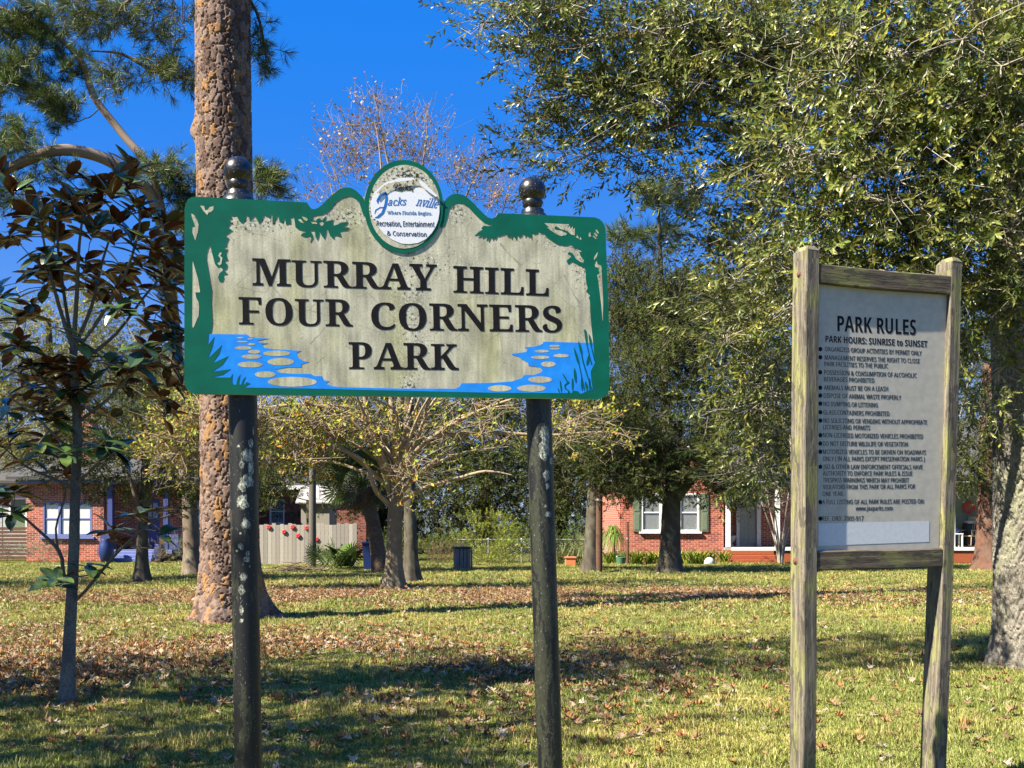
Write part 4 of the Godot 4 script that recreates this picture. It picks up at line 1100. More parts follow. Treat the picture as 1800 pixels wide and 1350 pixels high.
func make_trees() -> void:
	# leaves of each kind
	var oak_tones := [Color(0.135, 0.17, 0.034), Color(0.105, 0.14, 0.03), Color(0.18, 0.20, 0.038), Color(0.12, 0.155, 0.03), Color(0.085, 0.112, 0.026), Color(0.235, 0.235, 0.05), Color(0.095, 0.125, 0.034)]
	var oak_rare := oak_tones.duplicate()
	oak_rare.append(Color(0.30, 0.15, 0.03))
	oak_rare.append(Color(0.28, 0.28, 0.04))
	var oak_sprigs := []
	for k in 4:
		oak_sprigs.append(sprig(14, 0.26, 0.068, 0.023, oak_tones if k < 3 else oak_rare, Color(0.30, 0.26, 0.19), 0.95))
	var far_tones := [Color(0.065, 0.085, 0.022), Color(0.08, 0.10, 0.024), Color(0.05, 0.068, 0.02), Color(0.11, 0.125, 0.028)]
	var far_sprigs := []
	for k in 3:
		far_sprigs.append(sprig(16, 0.42, 0.105, 0.042, far_tones, Color(0.14, 0.12, 0.09), 1.0))
	var bright_tones := [Color(0.20, 0.22, 0.04), Color(0.25, 0.25, 0.05), Color(0.16, 0.19, 0.04), Color(0.28, 0.24, 0.06)]
	var bright_sprigs := [sprig(16, 0.45, 0.10, 0.045, bright_tones, Color(0.3, 0.26, 0.2)), sprig(14, 0.4, 0.10, 0.045, bright_tones, Color(0.3, 0.26, 0.2))]
	var pine_tones := [Color(0.085, 0.125, 0.03), Color(0.11, 0.15, 0.03), Color(0.07, 0.11, 0.03), Color(0.14, 0.165, 0.035)]
	var tufts := [pine_tuft(46, 0.20, 0.0055, pine_tones), pine_tuft(38, 0.22, 0.0055, pine_tones)]
	var long_tufts := [pine_tuft(46, 0.24, 0.008, pine_tones), pine_tuft(40, 0.24, 0.008, pine_tones)]  # longer, wider needles for the farther pines, in the same tones
	var turkey_tones := [Color(0.30, 0.28, 0.03), Color(0.24, 0.26, 0.04), Color(0.20, 0.24, 0.04), Color(0.38, 0.30, 0.05), Color(0.36, 0.17, 0.03), Color(0.16, 0.22, 0.04), Color(0.28, 0.28, 0.04)]
	var turkey_sprigs := [sprig(9, 0.32, 0.10, 0.055, turkey_tones, Color(0.31, 0.245, 0.165), 1.0, 0.1), sprig(8, 0.34, 0.11, 0.06, turkey_tones, Color(0.36, 0.31, 0.24), 1.0, 0.2), sprig(6, 0.36, 0.11, 0.06, turkey_tones, Color(0.36, 0.31, 0.24), 1.0, 0.3)]
	var sparse_tones := [Color(0.36, 0.24, 0.09), Color(0.40, 0.20, 0.08), Color(0.26, 0.25, 0.09), Color(0.34, 0.28, 0.14)]
	var sparse_sprigs := [sprig(4, 0.45, 0.10, 0.06, sparse_tones, Color(0.23, 0.175, 0.12), 1.0, 0.2), sprig(3, 0.5, 0.11, 0.06, sparse_tones, Color(0.23, 0.175, 0.12), 1.0, 0.2)]
	var oak_bark := [Color(0.24, 0.22, 0.18), Color(0.38, 0.355, 0.30), Color(0.36, 0.365, 0.25)]
	var pine_bark := [Color(0.16, 0.11, 0.09), Color(0.33, 0.24, 0.195), Color(0.42, 0.245, 0.12)]
	var dark_bark := [Color(0.11, 0.095, 0.075), Color(0.16, 0.14, 0.11), Color(0.20, 0.20, 0.15)]
	var pale_bark := [Color(0.28, 0.22, 0.14), Color(0.38, 0.31, 0.21), Color(0.34, 0.30, 0.20)]

	# the pine behind the park sign
	var pine := grow("pine_tree", "tall pine with thick plated orange-brown trunk rising behind the park sign", "tree", "",
		[Vector3(-4.51, -0.04, -18.30), Vector3(-4.53, 0.46, -18.30), Vector3(-4.54, 1.19, -18.30), Vector3(-4.55, 2.65, -18.30), Vector3(-4.58, 4.48, -18.30), Vector3(-4.61, 6.31, -18.30), Vector3(-4.64, 8.14, -18.30), Vector3(-4.65, 9.97, -18.30), Vector3(-4.65, 11.99, -18.30)],
		[0.46, 0.45, 0.43, 0.42, 0.415, 0.41, 0.405, 0.40, 0.37],
		[[[Vector3(-4.65, 11.94, -18.30), Vector3(-4.64, 14.09, -18.30), Vector3(-4.62, 17.29, -18.30), Vector3(-4.61, 21.41, -18.30)], [0.385, 0.32, 0.2, 0.03]], [[Vector3(-4.65, 10.80, -18.30), Vector3(-5.27, 10.34, -18.50), Vector3(-6.06, 10.39, -18.80), Vector3(-6.65, 10.01, -19.00)], [0.07, 0.06, 0.045, 0.03]],
		[[Vector3(-4.62, 8.65, -18.30), Vector3(-5.39, 8.94, -18.90), Vector3(-5.99, 9.11, -19.00), Vector3(-6.51, 9.39, -19.00), Vector3(-7.03, 9.44, -19.00)], [0.04, 0.04, 0.035, 0.03, 0.015]],
		[[Vector3(-4.65, 10.52, -18.30), Vector3(-4.25, 10.06, -18.90), Vector3(-4.10, 9.25, -19.00)], [0.04, 0.03, 0.015]]],
		[[Vector3(-6.13, 9.87, -19.00), Vector3(1.0, 0.5, 0.7), 26], [Vector3(-7.20, 10.19, -19.20), Vector3(0.6, 0.4, 0.6), 12], [Vector3(-5.73, 9.07, -18.80), Vector3(0.5, 0.22, 0.5), 10], [Vector3(-6.51, 8.96, -19.00), Vector3(0.35, 0.3, 0.4), 7], [Vector3(-4.21, 9.49, -18.90), Vector3(0.22, 0.55, 0.4), 9], [Vector3(-5.36, 10.58, -18.80), Vector3(1.0, 0.6, 1.0), 12],
		[Vector3(-4.61, 17.29, -18.30), Vector3(2.6, 1.8, 2.6), 40], [Vector3(-4.61, 20.04, -18.30), Vector3(2.2, 1.8, 2.2), 34]],
		{"sides": 190, "step": 0.016, "style": "pine", "tones": pine_bark, "flare": 0.42, "branch_from": 0.82, "bumps": [[Vector3(-5.08, 7.85, -18.30), 0.16, 0.10]], "heart": Vector3(-4.67, 10.94, -18.40), "thick": 0.012, "tip": 0.006, "arch": -0.2, "wild": 0.13, "twigs": 3, "spread": 0.16, "each": 6, "sprigs": tufts, "leaf": M.needle, "bough": [Color(0.13, 0.10, 0.08), Color(0.10, 0.075, 0.06)], "upward": 0.35, "dim": 0.6, "bright": 1.1})

	# the pine with the arching limb at the left
	grow("pine_tree", "slender pine with two arching limbs and yellow-green needles at the upper left", "tree", "",
		[Vector3(-9.27, -0.03, -33.00), Vector3(-9.34, 1.85, -33.00), Vector3(-9.54, 4.80, -32.80), Vector3(-9.63, 7.64, -32.20), Vector3(-9.58, 9.40, -31.50)], [0.26, 0.22, 0.20, 0.18, 0.16],
		[[[Vector3(-9.58, 9.40, -31.50), Vector3(-9.89, 10.54, -31.00), Vector3(-10.63, 11.16, -30.60), Vector3(-11.36, 11.40, -30.30), Vector3(-12.08, 11.35, -30.00), Vector3(-12.90, 11.05, -30.00), Vector3(-14.10, 10.45, -30.00), Vector3(-15.30, 9.93, -30.00)], [0.16, 0.16, 0.16, 0.155, 0.15, 0.14, 0.12, 0.08]],
		[[Vector3(-9.58, 9.40, -31.50), Vector3(-9.80, 11.05, -31.00), Vector3(-10.62, 12.14, -31.00), Vector3(-11.39, 13.15, -31.00), Vector3(-11.67, 14.00, -31.00), Vector3(-12.32, 14.73, -31.00), Vector3(-13.33, 15.32, -31.00), Vector3(-14.57, 15.78, -31.00)], [0.12, 0.11, 0.105, 0.10, 0.09, 0.08, 0.06, 0.03]]],
		[[Vector3(-13.17, 15.16, -31.00), Vector3(1.3, 0.8, 0.9), 34], [Vector3(-13.42, 13.57, -30.50), Vector3(0.9, 0.7, 0.9), 22], [Vector3(-12.12, 12.73, -30.50), Vector3(0.6, 0.5, 0.7), 15], [Vector3(-12.97, 11.72, -30.00), Vector3(0.7, 0.4, 0.7), 12], [Vector3(-12.09, 14.08, -31.00), Vector3(0.5, 0.5, 0.6), 10], [Vector3(-12.15, 10.82, -30.00), Vector3(0.6, 0.25, 0.5), 5], [Vector3(-13.20, 10.07, -30.00), Vector3(0.7, 0.4, 0.6), 8],
		[Vector3(-9.46, 11.13, -31.00), Vector3(0.6, 0.45, 0.6), 11], [Vector3(-9.06, 10.18, -31.50), Vector3(0.35, 0.9, 0.6), 18], [Vector3(-9.60, 8.72, -32.00), Vector3(0.45, 0.9, 0.6), 14], [Vector3(-7.01, 11.33, -33.00), Vector3(0.55, 0.5, 0.6), 13], [Vector3(-14.88, 13.46, -31.00), Vector3(1.0, 1.6, 1.0), 20]],
		{"sides": 26, "step": 0.10, "style": "smooth", "tones": [Color(0.22, 0.17, 0.13), Color(0.32, 0.26, 0.20), Color(0.36, 0.33, 0.26)], "flare": 0.15, "branch_from": 0.6, "heart": Vector3(-10.85, 11.75, -31.00), "thick": 0.012, "tip": 0.009, "arch": -0.1, "wild": 0.14, "twigs": 3, "spread": 0.21, "each": 8, "sprigs": long_tufts, "leaf": M.needle, "bough": [Color(0.26, 0.20, 0.15), Color(0.16, 0.12, 0.09)], "upward": 0.35, "size": 1.15, "dim": 0.55, "bright": 1.3})

	# the oak at the right, its boughs over the lawn
	grow("oak_tree", "large evergreen oak with grey ridged trunk and glossy leaves at the right", "tree", "",
		[Vector3(5.72, -0.02, -12.40), Vector3(5.69, 0.33, -12.40), Vector3(5.65, 1.07, -12.40), Vector3(5.63, 2.00, -12.40), Vector3(5.62, 2.93, -12.40), Vector3(5.60, 3.80, -12.40), Vector3(5.58, 4.67, -12.40), Vector3(5.52, 5.72, -12.40), Vector3(5.42, 6.78, -12.40), Vector3(5.33, 8.02, -12.40)],
		[0.38, 0.365, 0.35, 0.34, 0.335, 0.335, 0.30, 0.25, 0.20, 0.11],
		[[[Vector3(5.50, 5.20, -12.30), Vector3(4.54, 5.41, -10.80), Vector3(3.56, 5.54, -9.90), Vector3(2.94, 6.15, -10.90), Vector3(2.17, 6.47, -11.40), Vector3(1.33, 6.56, -11.60), Vector3(0.35, 6.53, -11.80)], [0.14, 0.12, 0.10, 0.08, 0.06, 0.04, 0.02]],
		[[Vector3(5.54, 4.64, -12.30), Vector3(4.62, 4.60, -11.00), Vector3(3.77, 4.48, -10.20), Vector3(3.00, 4.33, -10.00), Vector3(2.50, 4.28, -10.20)], [0.10, 0.085, 0.07, 0.05, 0.02]],
		[[Vector3(3.49, 5.46, -9.70), Vector3(3.13, 5.46, -10.80), Vector3(2.54, 5.44, -11.30), Vector3(1.84, 5.62, -11.50), Vector3(1.23, 5.55, -11.70), Vector3(0.59, 5.29, -11.80)], [0.06, 0.05, 0.04, 0.03, 0.02, 0.008]],
		[[Vector3(5.55, 3.78, -12.30), Vector3(4.88, 3.95, -11.90), Vector3(3.99, 3.97, -11.40), Vector3(3.19, 3.81, -11.20), Vector3(2.51, 3.40, -11.40), Vector3(2.40, 2.51, -11.70)], [0.08, 0.07, 0.055, 0.045, 0.03, 0.012]],
		[[Vector3(5.41, 6.30, -12.30), Vector3(4.67, 6.70, -11.40), Vector3(3.92, 7.09, -10.60)], [0.12, 0.10, 0.06]],
		[[Vector3(5.58, 4.79, -12.40), Vector3(5.94, 5.41, -12.00), Vector3(6.32, 5.75, -11.60)], [0.12, 0.10, 0.05]]],
		[[Vector3(0.30, 6.82, -11.80), Vector3(0.85, 0.36, 0.6), 20], [Vector3(1.11, 6.60, -11.70), Vector3(0.85, 0.62, 0.6), 36], [Vector3(2.01, 6.40, -11.50), Vector3(0.95, 0.68, 0.55), 42], [Vector3(0.83, 5.97, -11.80), Vector3(0.62, 0.38, 0.5), 19], [Vector3(1.62, 5.80, -11.60), Vector3(0.68, 0.32, 0.5), 16], [Vector3(2.83, 6.15, -11.30), Vector3(0.9, 0.74, 0.5), 42], [Vector3(3.04, 5.35, -9.20), Vector3(0.8, 0.65, 0.6), 34], [Vector3(3.65, 5.14, -8.80), Vector3(0.7, 0.7, 0.6), 30],
		[Vector3(2.59, 5.31, -11.50), Vector3(0.58, 0.5, 0.45), 20], [Vector3(2.75, 4.57, -9.50), Vector3(0.65, 0.6, 0.5), 28], [Vector3(3.37, 4.35, -9.10), Vector3(0.7, 0.65, 0.5), 28], [Vector3(3.87, 4.07, -8.90), Vector3(0.4, 0.8, 0.4), 20], [Vector3(2.54, 4.46, -11.80), Vector3(0.6, 0.5, 0.4), 18], [Vector3(2.66, 3.81, -9.50), Vector3(0.55, 0.42, 0.4), 20], [Vector3(3.29, 3.69, -9.40), Vector3(0.6, 0.48, 0.4), 20], [Vector3(4.03, 3.40, -9.60), Vector3(0.4, 0.6, 0.4), 16],
		[Vector3(2.37, 3.61, -11.30), Vector3(0.45, 0.6, 0.5), 18], [Vector3(2.52, 2.73, -11.60), Vector3(0.36, 0.5, 0.4), 14], [Vector3(2.42, 2.16, -11.80), Vector3(0.3, 0.25, 0.4), 5], [Vector3(0.27, 5.38, -11.80), Vector3(0.28, 0.14, 0.4), 3], [Vector3(0.89, 5.35, -11.80), Vector3(0.35, 0.12, 0.4), 4], [Vector3(1.46, 5.40, -11.70), Vector3(0.35, 0.14, 0.4), 4], [Vector3(1.93, 5.02, -11.70), Vector3(0.25, 0.3, 0.5), 4], [Vector3(4.35, 3.61, -13.60), Vector3(0.9, 0.7, 0.5), 18],
		[Vector3(5.00, 2.79, -12.20), Vector3(0.3, 0.25, 0.25), 4], [Vector3(2.82, 6.18, -9.40), Vector3(1.2, 0.3, 0.6), 16], [Vector3(4.00, 6.46, -9.40), Vector3(0.9, 0.45, 0.7), 16], [Vector3(5.04, 5.70, -9.60), Vector3(0.9, 0.9, 0.7), 24], [Vector3(5.15, 4.22, -9.80), Vector3(0.7, 0.9, 0.6), 20]],
		{"sides": 200, "step": 0.016, "style": "oak", "tones": oak_bark, "flare": 0.16, "branch_from": 0.45, "heart": Vector3(4.51, 5.60, -12.20), "thick": 0.013, "tip": 0.0048, "arch": 0.1, "wild": 0.13, "twigs": 9, "spread": 0.18, "each": 12, "size": 1.1, "sprigs": oak_sprigs, "leaf": M.leaf_oak, "bough": [Color(0.24, 0.215, 0.17), Color(0.36, 0.32, 0.25)], "upward": 0.15, "dim": 0.7, "bright": 1.25})

	# the turkey oak behind the sign, thin yellow leaves below and bare twigs above
	grow("turkey_oak", "half-bare oak with pale trunk, many ascending limbs and yellow-orange leaves behind the sign", "tree", "",
		[Vector3(-2.77, -0.04, -26.40), Vector3(-2.75, 0.48, -26.40), Vector3(-2.72, 1.53, -26.40), Vector3(-2.69, 2.46, -26.40), Vector3(-2.64, 3.65, -26.40), Vector3(-2.53, 5.10, -26.40), Vector3(-2.40, 7.34, -26.40), Vector3(-2.31, 8.79, -26.40)], [0.215, 0.185, 0.17, 0.165, 0.11, 0.07, 0.04, 0.012],
		fan_limbs(Vector3(-2.72, 2.06, -26.40), Vector3(-2.67, 3.12, -26.40)) + [[[Vector3(-2.77, 2.06, -26.40), Vector3(-3.00, 2.85, -26.30), Vector3(-3.21, 3.50, -26.20), Vector3(-3.38, 4.53, -26.00), Vector3(-3.70, 6.21, -26.00), Vector3(-3.96, 8.29, -26.00), Vector3(-4.16, 9.33, -26.00)], [0.085, 0.075, 0.065, 0.055, 0.04, 0.022, 0.008]],
		[[Vector3(-2.71, 2.46, -26.40), Vector3(-2.78, 3.65, -26.50), Vector3(-2.85, 5.26, -26.60), Vector3(-2.93, 7.78, -26.60), Vector3(-3.09, 10.18, -26.60), Vector3(-3.23, 10.98, -26.60)], [0.09, 0.075, 0.055, 0.035, 0.016, 0.006]],
		[[Vector3(-2.67, 2.46, -26.40), Vector3(-2.29, 3.11, -26.20), Vector3(-1.76, 3.55, -26.00), Vector3(-1.10, 3.92, -25.80), Vector3(-0.13, 4.29, -25.60), Vector3(0.77, 4.47, -25.50)], [0.075, 0.065, 0.055, 0.045, 0.03, 0.012]],
		[[Vector3(-2.64, 2.00, -26.40), Vector3(-2.02, 2.34, -26.00), Vector3(-1.29, 2.54, -25.80), Vector3(-0.58, 2.71, -25.60), Vector3(0.00, 2.62, -25.50)], [0.06, 0.05, 0.042, 0.03, 0.012]],
		[[Vector3(-2.80, 1.93, -26.40), Vector3(-3.12, 2.29, -26.00), Vector3(-3.35, 2.93, -25.80), Vector3(-4.10, 3.25, -25.60), Vector3(-4.95, 3.19, -25.40)], [0.065, 0.055, 0.045, 0.032, 0.012]],
		[[Vector3(-2.77, 2.46, -26.40), Vector3(-3.19, 3.36, -26.00), Vector3(-3.74, 3.92, -25.80), Vector3(-4.48, 4.20, -25.60), Vector3(-5.71, 4.08, -25.40), Vector3(-6.70, 3.75, -25.30)], [0.07, 0.06, 0.05, 0.04, 0.028, 0.01]],
		[[Vector3(-2.57, 3.25, -26.40), Vector3(-2.00, 4.33, -26.60), Vector3(-1.47, 5.82, -26.80), Vector3(-1.08, 7.61, -27.00), Vector3(-0.81, 8.82, -27.00)], [0.065, 0.055, 0.04, 0.025, 0.01]],
		[[Vector3(-1.76, 3.55, -26.00), Vector3(-0.65, 3.62, -26.00), Vector3(0.79, 3.56, -26.20), Vector3(2.24, 3.65, -26.40), Vector3(2.92, 3.46, -26.50)], [0.06, 0.05, 0.04, 0.025, 0.01]]],
		[[Vector3(-6.33, 3.88, -25.30), Vector3(1.5, 0.55, 1.0), 54], [Vector3(-7.34, 3.31, -25.30), Vector3(0.7, 0.7, 0.8), 40], [Vector3(-4.61, 3.78, -25.60), Vector3(1.3, 0.5, 1.0), 44], [Vector3(-3.38, 3.88, -26.00), Vector3(0.9, 0.5, 0.9), 16], [Vector3(-1.29, 3.79, -25.80), Vector3(1.5, 0.6, 1.0), 18], [Vector3(1.70, 3.70, -26.20), Vector3(1.2, 0.55, 0.9), 14], [Vector3(-2.30, 2.69, -25.60), Vector3(0.8, 0.4, 0.6), 8], [Vector3(-4.97, 3.07, -25.50), Vector3(0.8, 0.35, 0.7), 12], [Vector3(-3.64, 5.70, -26.00), Vector3(1.2, 0.9, 1.0), 16], [Vector3(-1.86, 6.04, -26.50), Vector3(1.2, 0.9, 1.0), 16], [Vector3(-2.78, 7.50, -26.50), Vector3(1.4, 0.6, 1.0), 12]],
		{"sides": 44, "step": 0.05, "style": "smooth", "tones": pale_bark, "flare": 0.22, "branch_from": 0.3, "heart": Vector3(-2.71, 2.85, -26.40), "thick": 0.012, "tip": 0.008, "arch": 0.1, "wild": 0.10, "twigs": 9, "spread": 0.30, "each": 5, "sprigs": turkey_sprigs, "leaf": M.leaf_dry, "bough": [Color(0.31, 0.245, 0.155), Color(0.31, 0.245, 0.165)], "upward": 0.1, "dim": 0.7, "bright": 1.25})
	var bare := grow("crown_oak", "tall nearly bare tree whose fine twigs fill the sky above the sign's seal", "tree", "",
		[Vector3(-2.67, -0.03, -30.00), Vector3(-2.67, 0.93, -30.00), Vector3(-2.70, 2.42, -30.00), Vector3(-2.73, 4.83, -30.00), Vector3(-2.76, 6.92, -30.00), Vector3(-2.82, 9.03, -30.00)], [0.20, 0.175, 0.16, 0.13, 0.09, 0.06],
		[[[Vector3(-2.76, 6.92, -30.00), Vector3(-3.75, 8.88, -30.00), Vector3(-4.50, 10.37, -30.00), Vector3(-4.88, 11.28, -30.00)], [0.07, 0.045, 0.022, 0.006]],
		[[Vector3(-2.82, 9.03, -30.00), Vector3(-3.15, 10.52, -30.00), Vector3(-3.48, 12.02, -30.00), Vector3(-3.67, 13.07, -30.00)], [0.06, 0.035, 0.018, 0.005]],
		[[Vector3(-2.82, 9.03, -30.00), Vector3(-2.48, 10.37, -30.00), Vector3(-2.25, 11.72, -30.00), Vector3(-2.28, 12.47, -30.00)], [0.055, 0.033, 0.018, 0.005]],
		[[Vector3(-2.79, 7.82, -30.00), Vector3(-1.65, 9.33, -30.00), Vector3(-1.05, 10.52, -30.00), Vector3(-0.82, 11.28, -30.00)], [0.06, 0.04, 0.02, 0.006]],
		[[Vector3(-2.76, 7.22, -30.00), Vector3(-1.05, 8.28, -30.00), Vector3(-0.30, 9.62, -30.00), Vector3(-0.07, 10.52, -30.00)], [0.06, 0.04, 0.02, 0.006]]],
		[[Vector3(-3.60, 11.58, -30.00), Vector3(1.3, 1.2, 1.2), 46], [Vector3(-4.65, 10.97, -30.00), Vector3(0.7, 0.6, 0.8), 16], [Vector3(-2.40, 11.43, -30.00), Vector3(0.7, 0.9, 0.9), 22], [Vector3(-1.05, 10.52, -30.00), Vector3(0.9, 0.6, 0.9), 22], [Vector3(-0.30, 9.93, -30.00), Vector3(0.5, 0.5, 0.7), 10], [Vector3(-3.00, 9.03, -30.00), Vector3(2.2, 1.0, 1.4), 26], [Vector3(-5.10, 10.07, -30.00), Vector3(0.4, 0.3, 0.6), 5]],
		{"sides": 30, "step": 0.08, "style": "smooth", "tones": dark_bark, "flare": 0.18, "branch_from": 0.5, "heart": Vector3(-2.82, 7.53, -30.00), "thick": 0.009, "tip": 0.005, "arch": 0.9, "wild": 0.07, "twigs": 6, "twig_up": 0.9, "spread": 0.30, "each": 4, "sprigs": sparse_sprigs, "leaf": M.leaf_dry, "bough": [Color(0.25, 0.195, 0.135), Color(0.23, 0.175, 0.12)], "upward": 0.7, "size": 0.95, "dim": 0.75, "bright": 1.2})
	bare.name = "bare_tree"

	# evergreen trees along the far side of the lawn
	var yard := {"sides": 26, "step": 0.10, "style": "smooth", "tones": dark_bark, "flare": 0.14, "branch_from": 0.35, "thick": 0.016, "tip": 0.010, "arch": 0.2, "wild": 0.12, "twigs": 2, "spread": 0.32, "each": 21, "sprigs": far_sprigs, "leaf": M.leaf_far, "bough": [Color(0.12, 0.10, 0.08), Color(0.15, 0.125, 0.095)], "size": 0.85, "dim": 0.6, "bright": 1.35}
	grow("evergreen_tree", "dark evergreen tree with forked trunk in front of the right brick house", "tree", "evergreen trees on the far lawn",
		[Vector3(4.85, -0.01, -35.00), Vector3(4.87, 0.81, -35.00), Vector3(4.90, 1.86, -35.00), Vector3(4.97, 2.91, -35.00), Vector3(5.07, 4.66, -35.00)], [0.36, 0.31, 0.29, 0.24, 0.14],
		[[[Vector3(4.90, 2.04, -35.00), Vector3(4.18, 3.08, -34.80), Vector3(3.62, 3.93, -34.50), Vector3(3.28, 4.79, -34.50)], [0.14, 0.11, 0.08, 0.04]], [[Vector3(4.93, 2.12, -35.00), Vector3(5.57, 2.99, -34.80), Vector3(6.30, 3.93, -34.50), Vector3(6.81, 5.14, -34.50), Vector3(7.07, 6.34, -34.50)], [0.18, 0.16, 0.13, 0.09, 0.04]], [[Vector3(5.00, 3.26, -35.00), Vector3(4.81, 4.84, -35.00), Vector3(4.64, 6.41, -35.00)], [0.14, 0.10, 0.05]], [[Vector3(4.90, 2.04, -35.00), Vector3(3.98, 2.41, -34.60), Vector3(3.27, 2.55, -34.40)], [0.06, 0.05, 0.02]]],
		[[Vector3(3.81, 4.28, -34.60), Vector3(1.3, 0.9, 1.2), 33], [Vector3(5.07, 6.24, -35.00), Vector3(1.6, 1.1, 1.4), 51], [Vector3(6.57, 4.63, -34.60), Vector3(1.4, 1.0, 1.2), 42], [Vector3(6.21, 7.72, -35.50), Vector3(1.7, 1.3, 1.4), 51], [Vector3(7.70, 6.41, -35.00), Vector3(1.1, 1.2, 1.2), 30], [Vector3(6.71, 2.63, -34.40), Vector3(1.1, 0.3, 0.8), 16], [Vector3(3.96, 2.72, -34.40), Vector3(0.9, 0.28, 0.8), 14], [Vector3(5.19, 3.76, -34.60), Vector3(1.0, 0.5, 0.8), 18], [Vector3(8.11, 3.76, -34.50), Vector3(0.6, 0.9, 0.8), 18], [Vector3(4.97, 8.61, -35.50), Vector3(1.2, 0.9, 1.2), 27], [Vector3(7.63, 8.43, -35.50), Vector3(1.3, 1.1, 1.2), 30], [Vector3(5.81, 3.05, -34.20), Vector3(0.8, 0.3, 0.6), 12], [Vector3(8.75, 5.36, -35.00), Vector3(1.0, 1.4, 1.0), 26]],
		yard)
	var yard2 := yard.duplicate()
	yard2.heart = Vector3(2.66, 3.29, -35.50)
	grow("evergreen_tree", "dark evergreen with slim black trunk beside the reddish pole", "tree", "evergreen trees on the far lawn",
		[Vector3(2.42, -0.01, -35.00), Vector3(2.45, 1.16, -35.00), Vector3(2.53, 2.57, -35.20), Vector3(2.66, 4.35, -35.50), Vector3(2.88, 6.91, -36.00)], [0.25, 0.21, 0.19, 0.16, 0.10], [],
		[[Vector3(3.02, 3.11, -35.50), Vector3(1.6, 0.7, 1.4), 36], [Vector3(1.80, 3.67, -36.00), Vector3(1.3, 0.9, 1.3), 33], [Vector3(3.24, 5.11, -36.00), Vector3(1.6, 1.0, 1.4), 39], [Vector3(3.88, 7.24, -37.00), Vector3(1.3, 1.2, 1.4), 33], [Vector3(3.84, 9.57, -37.50), Vector3(0.7, 0.8, 1.0), 20], [Vector3(4.62, 8.17, -37.00), Vector3(1.0, 1.0, 1.0), 22], [Vector3(3.56, 8.26, -37.50), Vector3(0.7, 0.9, 0.8), 16], [Vector3(1.62, 2.59, -36.00), Vector3(0.9, 0.4, 0.8), 12]], yard2)
	var yard3 := yard.duplicate()
	yard3.each = 14
	grow("holly_tree", "dense dark green tree with short forked trunk in front of the blue porch", "tree", "",
		[Vector3(-9.77, -0.00, -30.00), Vector3(-9.75, 0.93, -30.00), Vector3(-9.72, 1.83, -30.00), Vector3(-9.66, 3.03, -30.00), Vector3(-9.57, 4.53, -30.00)], [0.17, 0.14, 0.13, 0.11, 0.07],
		[[[Vector3(-9.75, 1.38, -30.00), Vector3(-9.83, 2.12, -29.80), Vector3(-10.02, 2.86, -29.70)], [0.08, 0.07, 0.04]], [[Vector3(-9.72, 1.83, -30.00), Vector3(-9.30, 2.58, -30.00), Vector3(-8.85, 3.33, -30.00)], [0.08, 0.06, 0.04]]],
		[[Vector3(-9.45, 3.48, -30.00), Vector3(1.2, 0.9, 1.2), 24], [Vector3(-10.76, 3.80, -30.30), Vector3(0.9, 0.8, 1.0), 18], [Vector3(-8.51, 4.41, -30.40), Vector3(0.9, 1.0, 1.0), 20], [Vector3(-9.73, 5.02, -30.40), Vector3(1.4, 0.8, 1.2), 24], [Vector3(-11.70, 3.33, -30.00), Vector3(0.6, 0.6, 0.7), 12], [Vector3(-7.80, 3.33, -30.00), Vector3(0.5, 0.6, 0.7), 10], [Vector3(-10.58, 2.57, -29.80), Vector3(0.6, 0.35, 0.7), 8], [Vector3(-8.70, 2.58, -30.00), Vector3(0.6, 0.35, 0.7), 8]], yard3)
	var yard5 := yard.duplicate()
	yard5.heart = Vector3(-8.10, 1.94, -45.00)
	grow("evergreen_tree", "round dark evergreen just behind the grey board fence", "tree", "evergreen trees on the far lawn",
		[Vector3(-7.99, -0.04, -45.00), Vector3(-7.99, 1.04, -45.00), Vector3(-8.05, 2.39, -45.00)], [0.16, 0.14, 0.09], [],
		[[Vector3(-9.45, 2.95, -45.00), Vector3(1.3, 0.8, 0.9), 26], [Vector3(-6.97, 3.06, -45.00), Vector3(1.3, 0.8, 0.9), 26], [Vector3(-8.19, 4.22, -45.50), Vector3(1.8, 0.8, 1.0), 30], [Vector3(-6.08, 2.39, -45.00), Vector3(0.8, 0.6, 0.7), 12]], yard5)
	var yard4 := yard.duplicate()
	yard4.tones = [Color(0.20, 0.11, 0.08), Color(0.28, 0.155, 0.11), Color(0.24, 0.17, 0.13)]
	yard4.step = 0.06
	yard4.sides = 50
	grow("cedar_tree", "thick reddish-barked tree just left of the big oak trunk", "tree", "",
		[Vector3(15.21, -0.02, -36.30), Vector3(15.21, 0.78, -36.30), Vector3(15.23, 2.24, -36.30), Vector3(15.26, 4.05, -36.30), Vector3(15.30, 6.59, -36.30)], [0.46, 0.40, 0.37, 0.34, 0.25],
		[[[Vector3(15.23, 2.78, -36.30), Vector3(14.40, 3.49, -36.00), Vector3(13.78, 4.37, -35.80)], [0.10, 0.08, 0.03]]],
		[[Vector3(14.22, 3.67, -36.00), Vector3(0.9, 0.6, 1.0), 12], [Vector3(14.40, 4.93, -36.00), Vector3(1.2, 0.9, 1.1), 20], [Vector3(14.92, 6.97, -36.40), Vector3(1.5, 1.1, 1.3), 24], [Vector3(16.20, 5.51, -36.40), Vector3(1.2, 1.2, 1.2), 18], [Vector3(14.14, 2.85, -35.80), Vector3(0.7, 0.2, 0.7), 6]], yard4)
